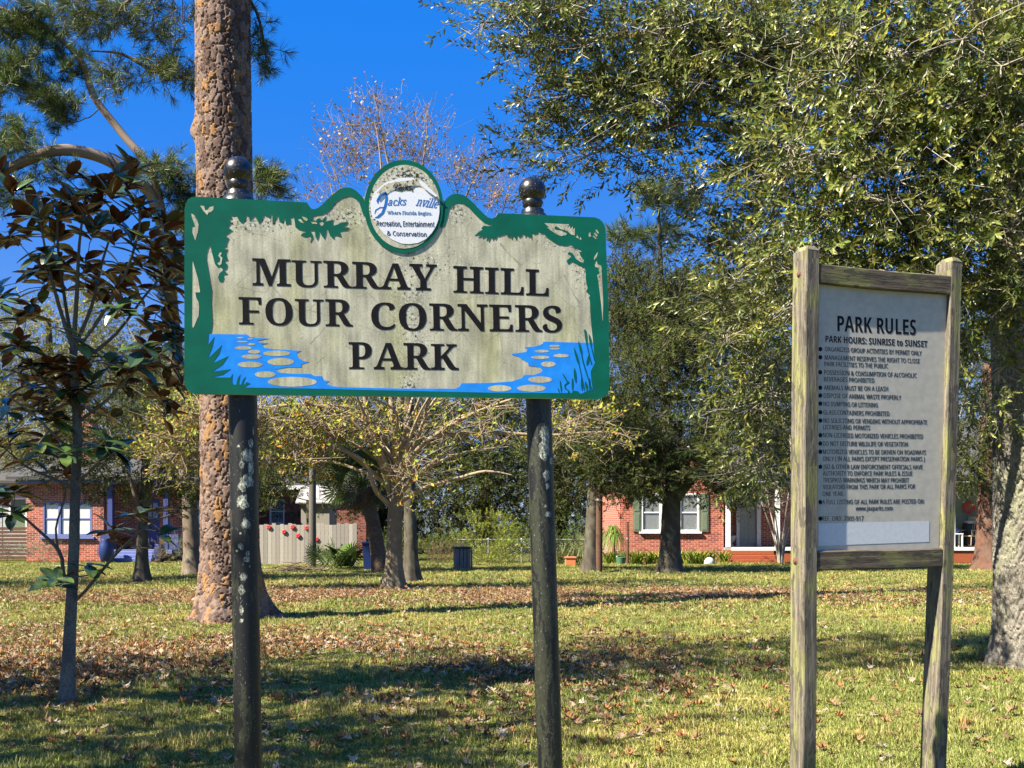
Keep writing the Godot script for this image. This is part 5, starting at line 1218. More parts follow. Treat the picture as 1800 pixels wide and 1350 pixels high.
	# the pine crown seen over the right end of the sign
	grow("pine_tree", "distant pine with bright needle tufts over the right end of the sign", "tree", "",
		[Vector3(6.39, 0.00, -47.00), Vector3(6.35, 4.30, -47.00), Vector3(6.25, 9.00, -47.00), Vector3(6.11, 12.76, -47.00), Vector3(6.02, 15.35, -47.00)], [0.22, 0.19, 0.15, 0.10, 0.03], [],
		[[Vector3(5.88, 14.99, -47.00), Vector3(1.0, 0.7, 0.9), 13], [Vector3(4.65, 13.34, -46.50), Vector3(0.6, 0.35, 0.7), 6], [Vector3(7.17, 14.99, -47.00), Vector3(0.6, 0.7, 0.8), 8], [Vector3(5.88, 13.23, -47.00), Vector3(1.1, 0.5, 0.8), 9]],
		{"sides": 20, "step": 0.15, "style": "smooth", "tones": dark_bark, "branch_from": 0.5, "heart": Vector3(6.06, 13.00, -47.00), "thick": 0.012, "tip": 0.010, "arch": 0.1, "wild": 0.12, "twigs": 2, "spread": 0.24, "each": 9, "sprigs": long_tufts, "leaf": M.needle, "bough": [Color(0.2, 0.15, 0.11), Color(0.2, 0.15, 0.11)], "upward": 0.5, "size": 1.5, "dim": 0.6, "bright": 1.15})
	# sunlit tree far left
	var pale := yard.duplicate()
	pale.merge({"sprigs": bright_sprigs, "spread": 0.5, "each": 17, "bough": [Color(0.3, 0.26, 0.2), Color(0.34, 0.30, 0.23)], "twigs": 4, "size": 1.0}, true)
	grow("autumn_tree", "pale yellow-green tree in sun beyond the left houses", "tree", "trees beyond the houses",
		[Vector3(-20.93, 0.01, -52.00), Vector3(-21.01, 4.59, -52.00), Vector3(-21.11, 8.49, -52.00), Vector3(-21.19, 10.83, -52.00)], [0.3, 0.26, 0.2, 0.1], [],
		[[Vector3(-21.84, 10.05, -52.00), Vector3(2.2, 1.8, 1.8), 40], [Vector3(-20.28, 8.75, -52.00), Vector3(1.6, 1.4, 1.6), 26], [Vector3(-22.62, 7.71, -52.00), Vector3(2.0, 1.2, 1.6), 26], [Vector3(-24.96, 9.79, -52.00), Vector3(2.0, 2.0, 1.8), 24], [Vector3(-18.38, 9.61, -52.50), Vector3(1.8, 1.6, 1.6), 30], [Vector3(-16.43, 8.36, -53.00), Vector3(1.6, 1.4, 1.6), 24], [Vector3(-19.69, 11.71, -52.50), Vector3(1.2, 0.9, 1.2), 12], [Vector3(-20.34, 5.59, -51.50), Vector3(1.8, 1.0, 1.2), 22], [Vector3(-22.40, 4.82, -51.50), Vector3(2.0, 1.0, 1.2), 24]], pale)
	# the wood that closes the view
	var wood := yard.duplicate()
	wood.merge({"spread": 0.6, "each": 26, "size": 1.4, "twigs": 1, "step": 0.25, "sides": 16}, true)
	var behind := [["broad dark oak standing behind the grey board fence", -12.04, 56, 7.06, 2.6], ["dark oak behind the brick house with the board fence", -9.30, 60, 8.35, 2.8], ["dark oak behind the pale leaning trunk", -5.22, 58, 8.12, 2.8], ["dark oak behind the chain-link fence", -1.43, 57, 8.30, 2.7], ["tall dark oak left of the right brick house", 2.55, 60, 9.85, 3.0], ["tall dark oak behind the gable of the right brick house", 7.26, 66, 14.63, 3.4], ["dark oak behind the roof of the right brick house", 12.58, 68, 15.03, 3.4], ["dark oak behind the porch with the rocking chair", 18.15, 66, 15.96, 3.6], ["dark oak beyond the porch at the far right", 25.16, 68, 16.73, 3.6], ["dark oak at the far right edge behind the big oak", 30.69, 66, 15.29, 3.6], ["dark oak behind the chimney", -22.01, 62, 10.12, 3.0], ["dark oak behind the slender pine", -17.10, 60, 10.45, 3.0], ["dark oak behind the grey house at the left edge", -28.80, 60, 9.85, 3.0]]
	for w: Array in behind:
		var d: float = w[2]
		var x: float = w[1]
		var top: float = w[3]
		var s: float = w[4]
		var mid := Vector3(x, top * 0.62, -d)
		wood.heart = mid
		grow("broad_oak", w[0], "tree", "dark oaks beyond the houses",
			[Vector3(x, -0.1, -d), Vector3(x + 0.1, top * 0.25, -d), Vector3(x - 0.1, top * 0.6, -d)], [0.4, 0.33, 0.2], [],
			[[Vector3(x, top - s * 0.45, -d), Vector3(s * 0.9, s * 0.5, s * 0.8), 22], [mid, Vector3(s * 1.25, top * 0.22, s), 34], [Vector3(x - s * 0.5, top * 0.36, -d + 0.8), Vector3(s * 1.1, top * 0.2, s * 0.8), 26], [Vector3(x + s * 0.6, top * 0.22, -d + 0.6), Vector3(s * 1.0, top * 0.2, s * 0.7), 24]], wood)
	# trees to the left of the view, whose shadows lie on the lawn
	var aside := yard.duplicate()
	aside.merge({"spread": 0.5, "each": 9, "size": 1.4, "twigs": 1, "step": 0.2, "sides": 20, "tones": oak_bark}, true)
	for w: Array in SHADE_TREES:
		var at: Vector3 = w[0]
		var h: float = w[1]
		var s: float = w[2]
		aside.heart = at + Vector3(0, h * 0.6, 0)
		grow("shade_oak", w[3], "tree", "oaks beside the lawn",
			[at + Vector3(0, -0.1, 0), at + Vector3(0.1, h * 0.3, 0), at + Vector3(-0.1, h * 0.62, 0.1)], [0.3, 0.24, 0.12], [],
			[[at + Vector3(0, h * 0.72, 0), Vector3(s, h * 0.2, s), int(w[4])], [at + Vector3(0.3, h * 0.5, 0.2), Vector3(s * 0.9, h * 0.12, s * 0.9), int(w[4] * 0.6)]], aside)
	make_magnolia()
	make_palms()
	make_shrubs()


const SHADE_TREES := [
	[Vector3(-7.0, 0, -4.9), 8.5, 1.8, "oak standing just left of the view, nearest the park sign", 46],
	[Vector3(-8.8, 0, -8.6), 8.5, 1.9, "oak standing left of the view beside the magnolia", 36],
	[Vector3(-8.6, 0, -7.4), 18.0, 1.7, "tallest of the oaks standing left of the view", 46],
	[Vector3(-15.8, 0, -27.0), 10.0, 2.4, "oak standing at the left edge level with the pale oak", 34],
	[Vector3(-21.0, 0, -23.0), 11.0, 3.0, "oak standing far left before the grey house", 36],
]


# thick glossy leaf, green above and rust-brown beneath
func magnolia_leaf(length: float, width: float, cup: float, green: Color, rust: Color) -> ArrayMesh:
	var b := Buf.new()
	var rows := [[0.0, 0.06], [0.12, 0.42], [0.32, 0.88], [0.55, 1.0], [0.78, 0.75], [0.93, 0.3], [1.0, 0.02]]
	for layer in 2:
		var off := 0.0 if layer == 0 else -0.0025
		var col := green if layer == 0 else rust
		for s: float in [-1.0, 1.0]:
			for k in rows.size() - 1:
				var q := []
				for w: Array in [[k, 0.0], [k, 1.0], [k + 1, 1.0], [k + 1, 0.0]]:
					var y: float = rows[w[0]][0]
					var x: float = rows[w[0]][1] * w[1] * s * width / 2
					q.append(Vector3(x, y * length, off + cup * width * absf(w[1]) * rows[w[0]][1] * 0.35 - y * y * length * 0.18))
				b.poly(q, Vector3(0, 0, 1 if layer == 0 else -1), col)
	return b.mesh()


# many thin limbs that fan up and out of a short trunk
func fan_limbs(low: Vector3, high: Vector3) -> Array:
	var out := []
	for k in 18:
		var a := k * 2.4 + 0.3
		var t := k / 17.0
		var from := low.lerp(high, t)
		var rise_ := rng.randf_range(0.35, 1.5)
		var far := rng.randf_range(1.6, 3.2)
		var d := Vector3(cos(a), 0, sin(a) * 0.8)
		out.append([[from, from + d * far * 0.25 + Vector3(0, 0.45 * rise_ + 0.15, 0), from + d * far * 0.6 + Vector3(rng.randfn() * 0.1, 1.1 * rise_ + 0.2, 0), from + d * far + Vector3(rng.randfn() * 0.2, 1.7 * rise_ + rng.randf_range(-0.2, 0.3), 0)], [0.055, 0.045, 0.03, 0.01]])
	return out


func make_magnolia() -> void:
	var base := Vector3(-3.85, -0.02, -9.85)
	base.y = 0.0
	var o := thing("magnolia_tree", "young magnolia with slim grey trunk and big dark leaves rust-brown beneath", "tree", base)
	var bark := [Color(0.19, 0.185, 0.17), Color(0.27, 0.265, 0.24), Color(0.33, 0.35, 0.29)]
	part(o, "trunk", bark_trunk([Vector3(-3.86, -0.05, -9.85), Vector3(-3.85, 0.20, -9.85), Vector3(-3.83, 0.59, -9.85), Vector3(-3.81, 0.98, -9.85), Vector3(-3.79, 1.43, -9.85), Vector3(-3.78, 1.87, -9.85), Vector3(-3.76, 2.31, -9.85), Vector3(-3.78, 2.71, -9.85), Vector3(-3.80, 3.10, -9.85)], [0.062, 0.054, 0.049, 0.047, 0.045, 0.042, 0.039, 0.036, 0.031], 40, 0.02, "smooth", bark, 0.03), M.bark, place(-base))
	var sk := Skel.new()
	var limbs := [
		[[Vector3(-3.80, 3.08, -9.85), Vector3(-3.90, 3.44, -9.80), Vector3(-3.95, 3.76, -9.70), Vector3(-3.98, 4.12, -9.60)], [0.022, 0.018, 0.013, 0.007]],
		[[Vector3(-3.80, 3.08, -9.85), Vector3(-3.93, 3.53, -10.00), Vector3(-3.99, 3.98, -10.00), Vector3(-4.00, 4.38, -10.00)], [0.020, 0.016, 0.012, 0.007]],
		[[Vector3(-3.80, 3.09, -9.85), Vector3(-3.75, 3.54, -9.80), Vector3(-3.69, 3.95, -9.70), Vector3(-3.64, 4.34, -9.70)], [0.024, 0.019, 0.013, 0.007]],
		[[Vector3(-3.80, 3.08, -9.85), Vector3(-3.66, 3.46, -9.90), Vector3(-3.60, 3.88, -10.00), Vector3(-3.50, 4.18, -10.00)], [0.020, 0.016, 0.012, 0.007]],
		[[Vector3(-3.79, 3.06, -9.85), Vector3(-3.52, 3.32, -9.70), Vector3(-3.26, 3.69, -9.60), Vector3(-3.14, 4.12, -9.60), Vector3(-3.19, 4.34, -9.60)], [0.020, 0.016, 0.013, 0.010, 0.006]],
		[[Vector3(-3.78, 2.95, -9.85), Vector3(-3.46, 3.21, -9.90), Vector3(-3.19, 3.56, -9.90), Vector3(-3.00, 3.83, -10.00)], [0.017, 0.014, 0.011, 0.006]],
		[[Vector3(-3.75, 2.46, -9.85), Vector3(-3.44, 2.64, -9.70), Vector3(-3.17, 2.87, -9.60), Vector3(-2.88, 3.06, -9.60)], [0.016, 0.013, 0.010, 0.006]],
		[[Vector3(-3.76, 2.56, -9.85), Vector3(-4.01, 2.76, -9.90), Vector3(-4.25, 2.98, -10.00), Vector3(-4.45, 3.12, -10.00)], [0.016, 0.013, 0.010, 0.006]],
		[[Vector3(-3.77, 2.17, -9.85), Vector3(-3.84, 2.30, -9.60), Vector3(-3.99, 2.48, -9.50), Vector3(-4.14, 2.61, -9.40)], [0.015, 0.012, 0.010, 0.006]],
		[[Vector3(-3.77, 1.92, -9.85), Vector3(-3.56, 2.06, -9.70), Vector3(-3.36, 2.13, -9.60)], [0.015, 0.012, 0.007]],
		[[Vector3(-3.78, 1.87, -9.85), Vector3(-4.01, 1.97, -9.90), Vector3(-4.28, 2.08, -10.00), Vector3(-4.45, 2.23, -10.00)], [0.015, 0.012, 0.010, 0.006]],
		[[Vector3(-3.81, 0.88, -9.85), Vector3(-3.68, 0.99, -9.80), Vector3(-3.44, 1.24, -9.70), Vector3(-3.29, 1.37, -9.60), Vector3(-3.03, 1.57, -9.50), Vector3(-2.85, 1.65, -9.50)], [0.016, 0.014, 0.013, 0.012, 0.010, 0.007]],
		[[Vector3(-3.80, 0.98, -9.85), Vector3(-3.90, 1.13, -9.90), Vector3(-3.94, 1.33, -9.90), Vector3(-4.16, 1.55, -9.90), Vector3(-4.36, 1.72, -9.90), Vector3(-4.55, 1.82, -9.90)], [0.018, 0.018, 0.017, 0.013, 0.011, 0.008]],
		[[Vector3(-3.94, 1.30, -9.90), Vector3(-3.97, 1.53, -9.90), Vector3(-3.90, 1.77, -9.90), Vector3(-3.88, 1.92, -9.90)], [0.012, 0.010, 0.009, 0.006]]]
	for l: Array in limbs:
		var w := spline(l[0], l[1], 0.1)
		sk.add(w[0], w[1])
	var tips := [-4.21, 4.31, -4.08, 4.11, -4.25, 4.11, -3.92, 4.41, -3.80, 4.36, -3.72, 4.44, -3.61, 4.41, -3.95, 4.14, -3.69, 4.16, -3.34, 4.27, -3.27, 4.43, -3.19, 4.21, -3.38, 4.16, -3.10, 4.23, -3.02, 4.11, -3.18, 4.01, -3.42, 4.01, -4.28, 3.87, -4.14, 3.79, -4.39, 3.99, -3.79, 3.91, -3.55, 3.87, -3.30, 3.83, -3.99, 3.87, -2.87, 3.79, -3.13, 3.72, -3.45, 3.59, -3.68, 3.74, -3.59, 3.54, -3.27, 3.54, -4.06, 3.62, -3.04, 3.49, -4.38, 3.45, -4.29, 3.32, -4.14, 3.42, -3.20, 3.34, -3.02, 3.32, -2.91, 3.19, -3.45, 3.04, -3.34, 2.93, -3.29, 3.14, -2.90, 3.03, -3.02, 2.93, -4.24, 3.03, -4.34, 3.14, -4.08, 2.94, -3.94, 2.93, -3.79, 2.88, -3.62, 2.88, -3.47, 2.80, -3.34, 2.75, -4.06, 2.73, -4.28, 2.85, -4.39, 2.71, -3.68, 2.65, -3.83, 2.70, -3.94, 2.47, -4.14, 2.55, -4.33, 2.22, -4.21, 2.11, -3.88, 2.44, -3.96, 2.21, -3.79, 2.15, -3.64, 2.21, -3.54, 2.15, -3.42, 2.19, -3.36, 2.24, -4.39, 2.36, -4.06, 2.01, -4.33, 1.82, -4.19, 1.81, -4.13, 1.66, -3.11, 2.70, -3.38, 1.53, -3.27, 1.66, -3.12, 1.65, -2.99, 1.67, -3.07, 1.48, -3.38, 1.37, -3.66, 1.12, -3.61, 1.18, -4.28, 2.56, -3.50, 2.49, -3.25, 2.56, -3.55, 4.19, -3.13, 3.89, -3.89, 3.69, -2.95, 3.94]
	for k in 6:
		var bx_ := -3.72 + rng.randf_range(-0.85, 0.85)
		var by := rng.randf_range(2.35, 4.35)
		if absf(bx_ + 3.8) < 0.22 and by > 2.85 and by < 3.4:
			continue
		tips.append_array([bx_, by])
	var mesh_green := [Color(0.045, 0.08, 0.024), Color(0.06, 0.105, 0.026), Color(0.09, 0.14, 0.03), Color(0.16, 0.20, 0.035)]
	var mesh_rust := [Color(0.15, 0.045, 0.018), Color(0.19, 0.062, 0.024), Color(0.11, 0.034, 0.016), Color(0.14, 0.11, 0.04)]
	var kinds := []
	for k in 8:
		kinds.append(magnolia_leaf(rng.randf_range(0.19, 0.25), rng.randf_range(0.085, 0.11), rng.randf_range(0.1, 0.45), mesh_green[[0, 1, 0, 2, 1, 0, 2, 3][k]], mesh_rust[[0, 1, 2, 0, 1, 2, 0, 3][k]]))
	var crown := Node3D.new()
	crown.name = "crown"
	var placed := []
	for k in tips.size() * 4 / 5:
		var w := k % (tips.size() / 2)
		var again := 0.14 if k >= tips.size() / 2 else 0.02
		var tip := Vector3(tips[w * 2] + rng.randfn() * again, tips[w * 2 + 1] + rng.randfn() * again, base.z + rng.randfn() * 0.38)
		sk.reach(tip, rng, 0.010, 0.0045, 0.1, 0.10, Vector3(base.x, tip.y - 0.5, base.z))
		var axis := ((tip - Vector3(base.x, tip.y - 0.35, base.z)).normalized() * 0.5 + Vector3(rng.randfn() * 0.2, 1.0, rng.randfn() * 0.2)).normalized()
		var count := rng.randi_range(6, 9)
		for j in count:
			var a := j * 2.3 + rng.randf() * 0.7
			var tilt := rng.randf_range(0.45, 1.35) if tip.y > 3.9 else rng.randf_range(0.9, 2.0)
			var x0 := axis.cross(Vector3(0.3, 0.1, 0.9)).normalized()
			var z0 := x0.cross(axis)
			var radial := x0 * cos(a) + z0 * sin(a)
			var y := (axis * cos(tilt) + radial * sin(tilt)).normalized()
			# the green side faces the shoot
			var up := (axis * sin(tilt) - radial * cos(tilt)).normalized()
			var x := y.cross(up).normalized()
			placed.append([rng.randi() % 8, Transform3D(Basis(x, y, up).scaled(Vector3.ONE * rng.randf_range(0.8, 1.15)), tip + axis * rng.randf_range(-0.03, 0.04) - base)])
	part(o, "branches", sk.mesh(5, Color(0.20, 0.19, 0.165), Color(0.16, 0.145, 0.11)), M.wood_twig, place(-base))
	o.add_child(crown)
	# the leaves that show largest are parts, the rest one mass
	var rest := []
	for k in 8:
		rest.append([])
	for k in placed.size():
		if k % 2 == 0 and k / 2 < 300:
			part(crown, "leaf", kinds[placed[k][0]], M.magnolia, placed[k][1])
		else:
			rest[placed[k][0]].append(placed[k][1])
	for k in 8:
		var tints := PackedColorArray()
		tints.resize(rest[k].size())
		tints.fill(Color.WHITE)
		copies(crown, "foliage", kinds[k], M.magnolia, rest[k], tints).set_meta("kind", "stuff")


# a fan-shaped palm frond along +y
func fan_frond(stem: float, size: float, fingers: int, col: Color) -> ArrayMesh:
	var b := Buf.new()
	b.tube(PackedVector3Array([Vector3.ZERO, Vector3(0, stem * 0.5, 0.03), Vector3(0, stem, 0)]), PackedFloat32Array([0.018, 0.014, 0.010]), 4, col)
	for k in fingers:
		var a := lerpf(-1.9, 1.9, (k + 0.5) / fingers)
		var d := Vector3(sin(a), cos(a), 0)
		var s := Vector3(cos(a), -sin(a), 0) * size * 0.035
		var l := size * (0.75 + 0.25 * cos(a))
		var from := Vector3(0, stem, 0)
		var mid := from + d * l * 0.6 + Vector3(0, 0, -0.04 * l)
		var tip := from + d * l + Vector3(0, -0.12 * l, -0.22 * l)
		var cc := col * rng.randf_range(0.8, 1.2)
		cc.a = 1.0
		b.poly([from, mid - s, mid + s], Vector3(0, 0, 1), cc)
		b.poly([mid - s, tip, mid + s], Vector3(0, 0, 1), cc)
	return b.mesh()


func strap(b: Buf, from: Vector3, dir: Vector3, length: float, width: float, droop: float, col: Color) -> void:
	var side := dir.cross(Vector3.UP).normalized() * width / 2
	var last := from
	var lw := 0.7
	for k in range(1, 5):
		var t := k / 4.0
		var p := from + dir * length * t + Vector3(0, -droop * length * t * t, 0)
		var w := [0.0, 1.0, 0.9, 0.55, 0.02][k] as float
		b.poly([last - side * lw, last + side * lw, p + side * w, p - side * w], Vector3.UP, col)
		last = p
		lw = w


func make_palms() -> void:
	var foot := Vector3(-4.06, -0.01, -35.00)
	foot.y = 0.0
	var o := thing("cabbage_palm", "leaning cabbage palm with dark fan fronds beside the pale oak trunk", "palm", foot)
	part(o, "trunk", bark_trunk([Vector3(-4.06, -0.10, -35.00), Vector3(-4.13, 0.64, -35.00), Vector3(-4.27, 1.51, -35.00), Vector3(-4.45, 2.21, -35.00), Vector3(-4.55, 2.60, -35.00)], [0.22, 0.20, 0.19, 0.19, 0.22], 40, 0.03, "oak", [Color(0.16, 0.11, 0.085), Color(0.22, 0.16, 0.12), Color(0.2, 0.17, 0.13)], 0.08), M.bark, place(-foot))
	var head := Vector3(-4.58, 2.74, -35.00) - foot
	var fronds := [fan_frond(0.6, 0.8, 22, Color(0.04, 0.06, 0.018)), fan_frond(0.7, 0.85, 22, Color(0.06, 0.085, 0.02)), fan_frond(0.4, 0.7, 18, Color(0.07, 0.055, 0.035))]
	for k in 26:
		var a := k * 2.4
		var tilt := lerpf(0.3, 2.6, k / 26.0)
		var d := Vector3(cos(a) * sin(tilt), cos(tilt), sin(a) * sin(tilt))
		part(o, "frond", fronds[2 if tilt > 2.0 else k % 2], M.leaf_far, Transform3D(turned(d, rng.randf_range(0.85, 1.1)), head))
	# banana-like clump in front of the board fence
	var at := Vector3(-5.53, 0.01, -37.50)
	at.y = 0.0
	var c := thing("banana_plant", "clump of broad arching banana leaves by the end of the board fence", "plant", at)
	for k in 11:
		var b := Buf.new()
		var a := k * 2.1 + 0.4
		var d := Vector3(cos(a) * 0.5, 1.0, sin(a) * 0.5).normalized()
		var g: Color = [Color(0.05, 0.09, 0.02), Color(0.07, 0.12, 0.025), Color(0.10, 0.16, 0.03)][k % 3]
		strap(b, Vector3(rng.randfn() * 0.15, 0.1, rng.randfn() * 0.15), d, rng.randf_range(1.3, 2.1), 0.34, 0.55, g)
		part(c, "leaf", b.mesh(), M.leaf_far)
	var pb := Vector3(-5.83, -0.03, -37.00)
	pb.y = 0.0
	var p := thing("palmetto", "low palmetto bush of dark fan leaves before the banana clump", "plant", pb)
	var low := [fan_frond(0.5, 0.5, 16, Color(0.05, 0.085, 0.02)), fan_frond(0.55, 0.55, 16, Color(0.08, 0.12, 0.03))]
	for k in 16:
		var a := k * 2.4
		part(p, "frond", low[k % 2], M.leaf_far, Transform3D(turned(Vector3(cos(a) * 0.8, rng.randf_range(0.4, 1.0), sin(a) * 0.8), rng.randf_range(0.8, 1.2)), Vector3(rng.randfn() * 0.35, 0.02, rng.randfn() * 0.25)))
	# weeping ponytail plant at the corner of the brick house
	var wp := Vector3(3.74, 0.13, -42.00)
	wp.y = 0.0
	var w := thing("ponytail_plant", "bright weeping plant at the left corner of the right brick house", "plant", wp)
	part(w, "stem", bark_trunk([Vector3(0, -0.05, 0), Vector3(0.02, 0.5, 0), Vector3(0, 1.3, 0)], [0.09, 0.05, 0.03], 12, 0.1, "smooth", [Color(0.2, 0.17, 0.12), Color(0.25, 0.2, 0.15), Color(0.25, 0.22, 0.15)]), M.bark)
	var wb := Buf.new()
	for k in 90:
		var a := k * 2.4
		strap(wb, Vector3(0, rng.randf_range(1.0, 1.4), 0), Vector3(cos(a) * 0.5, 0.45, sin(a) * 0.5), rng.randf_range(0.8, 1.3), 0.035, 1.15, Color(0.16, 0.25, 0.04) * rng.randf_range(0.7, 1.2))
	part(w, "foliage", wb.mesh(), M.leaf_far)


func shrub(label: String, category: String, group: String, at: Vector3, size: Vector3, sprigs: Array, count: int, scale_ := 0.7) -> void:
	var o := thing("shrub", label, category, at, 0.0, group)
	var sk := Skel.new()
	sk.add(PackedVector3Array([Vector3(0, -0.03, 0), Vector3(0, size.y * 0.2, 0)]), PackedFloat32Array([0.02, 0.018]))
	var pts := ball_points([[Vector3(0, size.y * 0.52, 0), Vector3(size.x, size.y * 0.48, size.z), count]])
	for p in pts:
		sk.reach(p, rng, 0.008, 0.003, 0.2, 0.12, Vector3.ZERO)
	part(o, "branches", sk.mesh(3, Color(0.14, 0.11, 0.08), Color(0.16, 0.13, 0.09)), M.wood_twig)
	foliage(o, Vector3.ZERO, pts, 7, 0.13, sprigs, M.leaf_far, scale_, Vector3(0, size.y * 0.2, 0), 0.4)


func make_shrubs() -> void:
	var sage := [sprig(16, 0.30, 0.07, 0.016, [Color(0.20, 0.22, 0.13), Color(0.15, 0.17, 0.10), Color(0.24, 0.25, 0.16)], Color(0.3, 0.28, 0.2))]
	var green := [sprig(14, 0.28, 0.09, 0.035, [Color(0.08, 0.13, 0.025), Color(0.06, 0.10, 0.02), Color(0.12, 0.17, 0.03)], Color(0.2, 0.17, 0.1))]
	var lime := [sprig(14, 0.32, 0.10, 0.04, [Color(0.20, 0.25, 0.03), Color(0.14, 0.20, 0.03), Color(0.25, 0.26, 0.04)], Color(0.2, 0.17, 0.1))]
	var brown := [sprig(16, 0.30, 0.07, 0.02, [Color(0.18, 0.12, 0.07), Color(0.14, 0.09, 0.05), Color(0.22, 0.16, 0.09)], Color(0.2, 0.15, 0.1))]
	for w: Array in [["grey-green sage bush under the white-blinded window", -18.10, 43.5, Vector3(0.9, 0.85, 0.5), sage, 16], ["small brown bush left of the sage bush", -19.31, 43.5, Vector3(0.6, 0.6, 0.4), brown, 10], ["brownish bush between the sage bush and the blue steps", -17.14, 43.5, Vector3(0.5, 0.6, 0.4), brown, 8], ["grey-green bush right of the blue steps", -12.68, 43, Vector3(0.7, 1.0, 0.5), sage, 14], ["straw-coloured grassy bush beside the dark forked trunk", -13.18, 42.5, Vector3(0.5, 0.8, 0.4), brown, 8],
		["lime-green bush right of the pale oak trunk", -1.05, 42, Vector3(1.6, 1.9, 0.9), lime, 40], ["dark bush left of the lime-green bush", -2.62, 42, Vector3(1.0, 1.2, 0.8), green, 22], ["brown bare bush behind the litter bin", -2.54, 39, Vector3(1.0, 0.8, 0.6), brown, 18], ["leafy plants along the foot of the chain-link fence", -0.80, 40, Vector3(1.0, 0.5, 0.4), lime, 16], ["dark bush filling the corner behind the blue bin", -4.09, 39, Vector3(1.0, 1.3, 0.6), green, 24], ["tall dark hedge bush behind the chain-link fence", 0.66, 44, Vector3(1.5, 1.6, 0.9), green, 34], ["dark bush behind the grasses at the chain-link gate", 2.64, 44, Vector3(1.3, 1.8, 0.9), green, 30], ["green bush at the foot of the board fence", -6.12, 39.5, Vector3(0.8, 0.7, 0.4), green, 14]]:
		var d: float = w[2]
		shrub(w[0], "bush", "", Vector3(w[1], 0, -d), w[3], w[4], int(w[5] * 1.6))
	# strappy lilies along the right house
	var nth := ["first", "second", "third", "fourth", "fifth", "sixth", "seventh", "eighth", "ninth", "tenth", "eleventh", "twelfth", "thirteenth", "fourteenth", "last"]
	for k in 15:
		var x := lerpf(3.49, 7.64, k / 14.0) + rng.randf_range(-0.08, 0.08)
		var d := 41.5 + rng.randf_range(-0.4, 0.4)
		var o := thing("lily_clump", "%s clump of yellow-green strap leaves along the right brick house, counted from the weeping plant" % nth[k], "plant", Vector3(x, 0, -d), 0.0, "lily clumps along the house")
		var b := Buf.new()
		for j in 46:
			var a := j * 2.4
			var col: Color = [Color(0.25, 0.30, 0.03), Color(0.17, 0.24, 0.03), Color(0.32, 0.33, 0.05), Color(0.10, 0.16, 0.03)][j % 4]
			strap(b, Vector3(rng.randfn() * 0.08, 0, rng.randfn() * 0.08), Vector3(cos(a) * 0.5, 1.0, sin(a) * 0.5).normalized(), rng.randf_range(0.6, 1.05), 0.045, 0.35, col)
		part(o, "foliage", b.mesh(), M.leaf_far)
	# tall grasses at the chain-link gate
	for w: Array in [["tall arching grass left of the terracotta planter", 1.72, 40.5, 1.3], ["tall arching grass behind the terracotta planter", 2.28, 40.8, 1.1]]:
		var d: float = w[2]
		var o := thing("tall_grass", w[0], "plant", Vector3(w[1], 0, -d))
		var b := Buf.new()
		for j in 70:
			var a := j * 2.4
			strap(b, Vector3(rng.randfn() * 0.12, 0, rng.randfn() * 0.12), Vector3(cos(a) * 0.35, 1.0, sin(a) * 0.35).normalized(), w[3] * rng.randf_range(0.6, 1.0), 0.03, 0.3, Color(0.20, 0.22, 0.08) * rng.randf_range(0.6, 1.2))
		part(o, "foliage", b.mesh(), M.leaf_far)
	# crape myrtle, bare stems
	var base := Vector3(9.79, -0.02, -41.50)
	base.y = 0.0
	var limbs := []
	var g := RandomNumberGenerator.new()
	g.seed = 5
	for k in 6:
		var a := k * 1.05
		var dx := cos(a) * 0.7
		var dz := sin(a) * 0.5
		limbs.append([[base + Vector3(dx * 0.08, 0, dz * 0.08), base + Vector3(dx * 0.3, 0.9, dz * 0.3), base + Vector3(dx * 0.8, 1.9, dz * 0.8), base + Vector3(dx * 1.3, 2.9, dz * 1.2)], [0.045, 0.038, 0.026, 0.010]])
	var twig_sprigs := [sprig(2, 0.4, 0.05, 0.025, [Color(0.3, 0.24, 0.14)], Color(0.40, 0.35, 0.29))]
	grow("crape_myrtle", "bare multi-stemmed crape myrtle by the red front steps", "tree", "", [base + Vector3(0, -0.05, 0), base + Vector3(0, 0.5, 0), base + Vector3(0.02, 1.2, 0)], [0.06, 0.05, 0.03], limbs,
		[[base + Vector3(0, 2.9, 0), Vector3(1.1, 0.8, 0.9), 30], [base + Vector3(0, 2.0, 0), Vector3(0.7, 0.5, 0.6), 12]],
		{"sides": 10, "step": 0.15, "style": "smooth", "tones": [Color(0.42, 0.36, 0.27), Color(0.5, 0.43, 0.33), Color(0.4, 0.35, 0.26)], "branch_from": 0.5, "heart": base + Vector3(0, 1.2, 0), "thick": 0.006, "tip": 0.005, "arch": 0.6, "wild": 0.06, "twigs": 6, "twig_up": 0.6, "spread": 0.2, "each": 3, "sprigs": twig_sprigs, "leaf": M.leaf_dry, "bough": [Color(0.45, 0.39, 0.29), Color(0.40, 0.34, 0.27)]})


# ---------------------------------------------------------------- ground, houses, fences
func rise(x: float, z: float) -> float:
	return 0.0


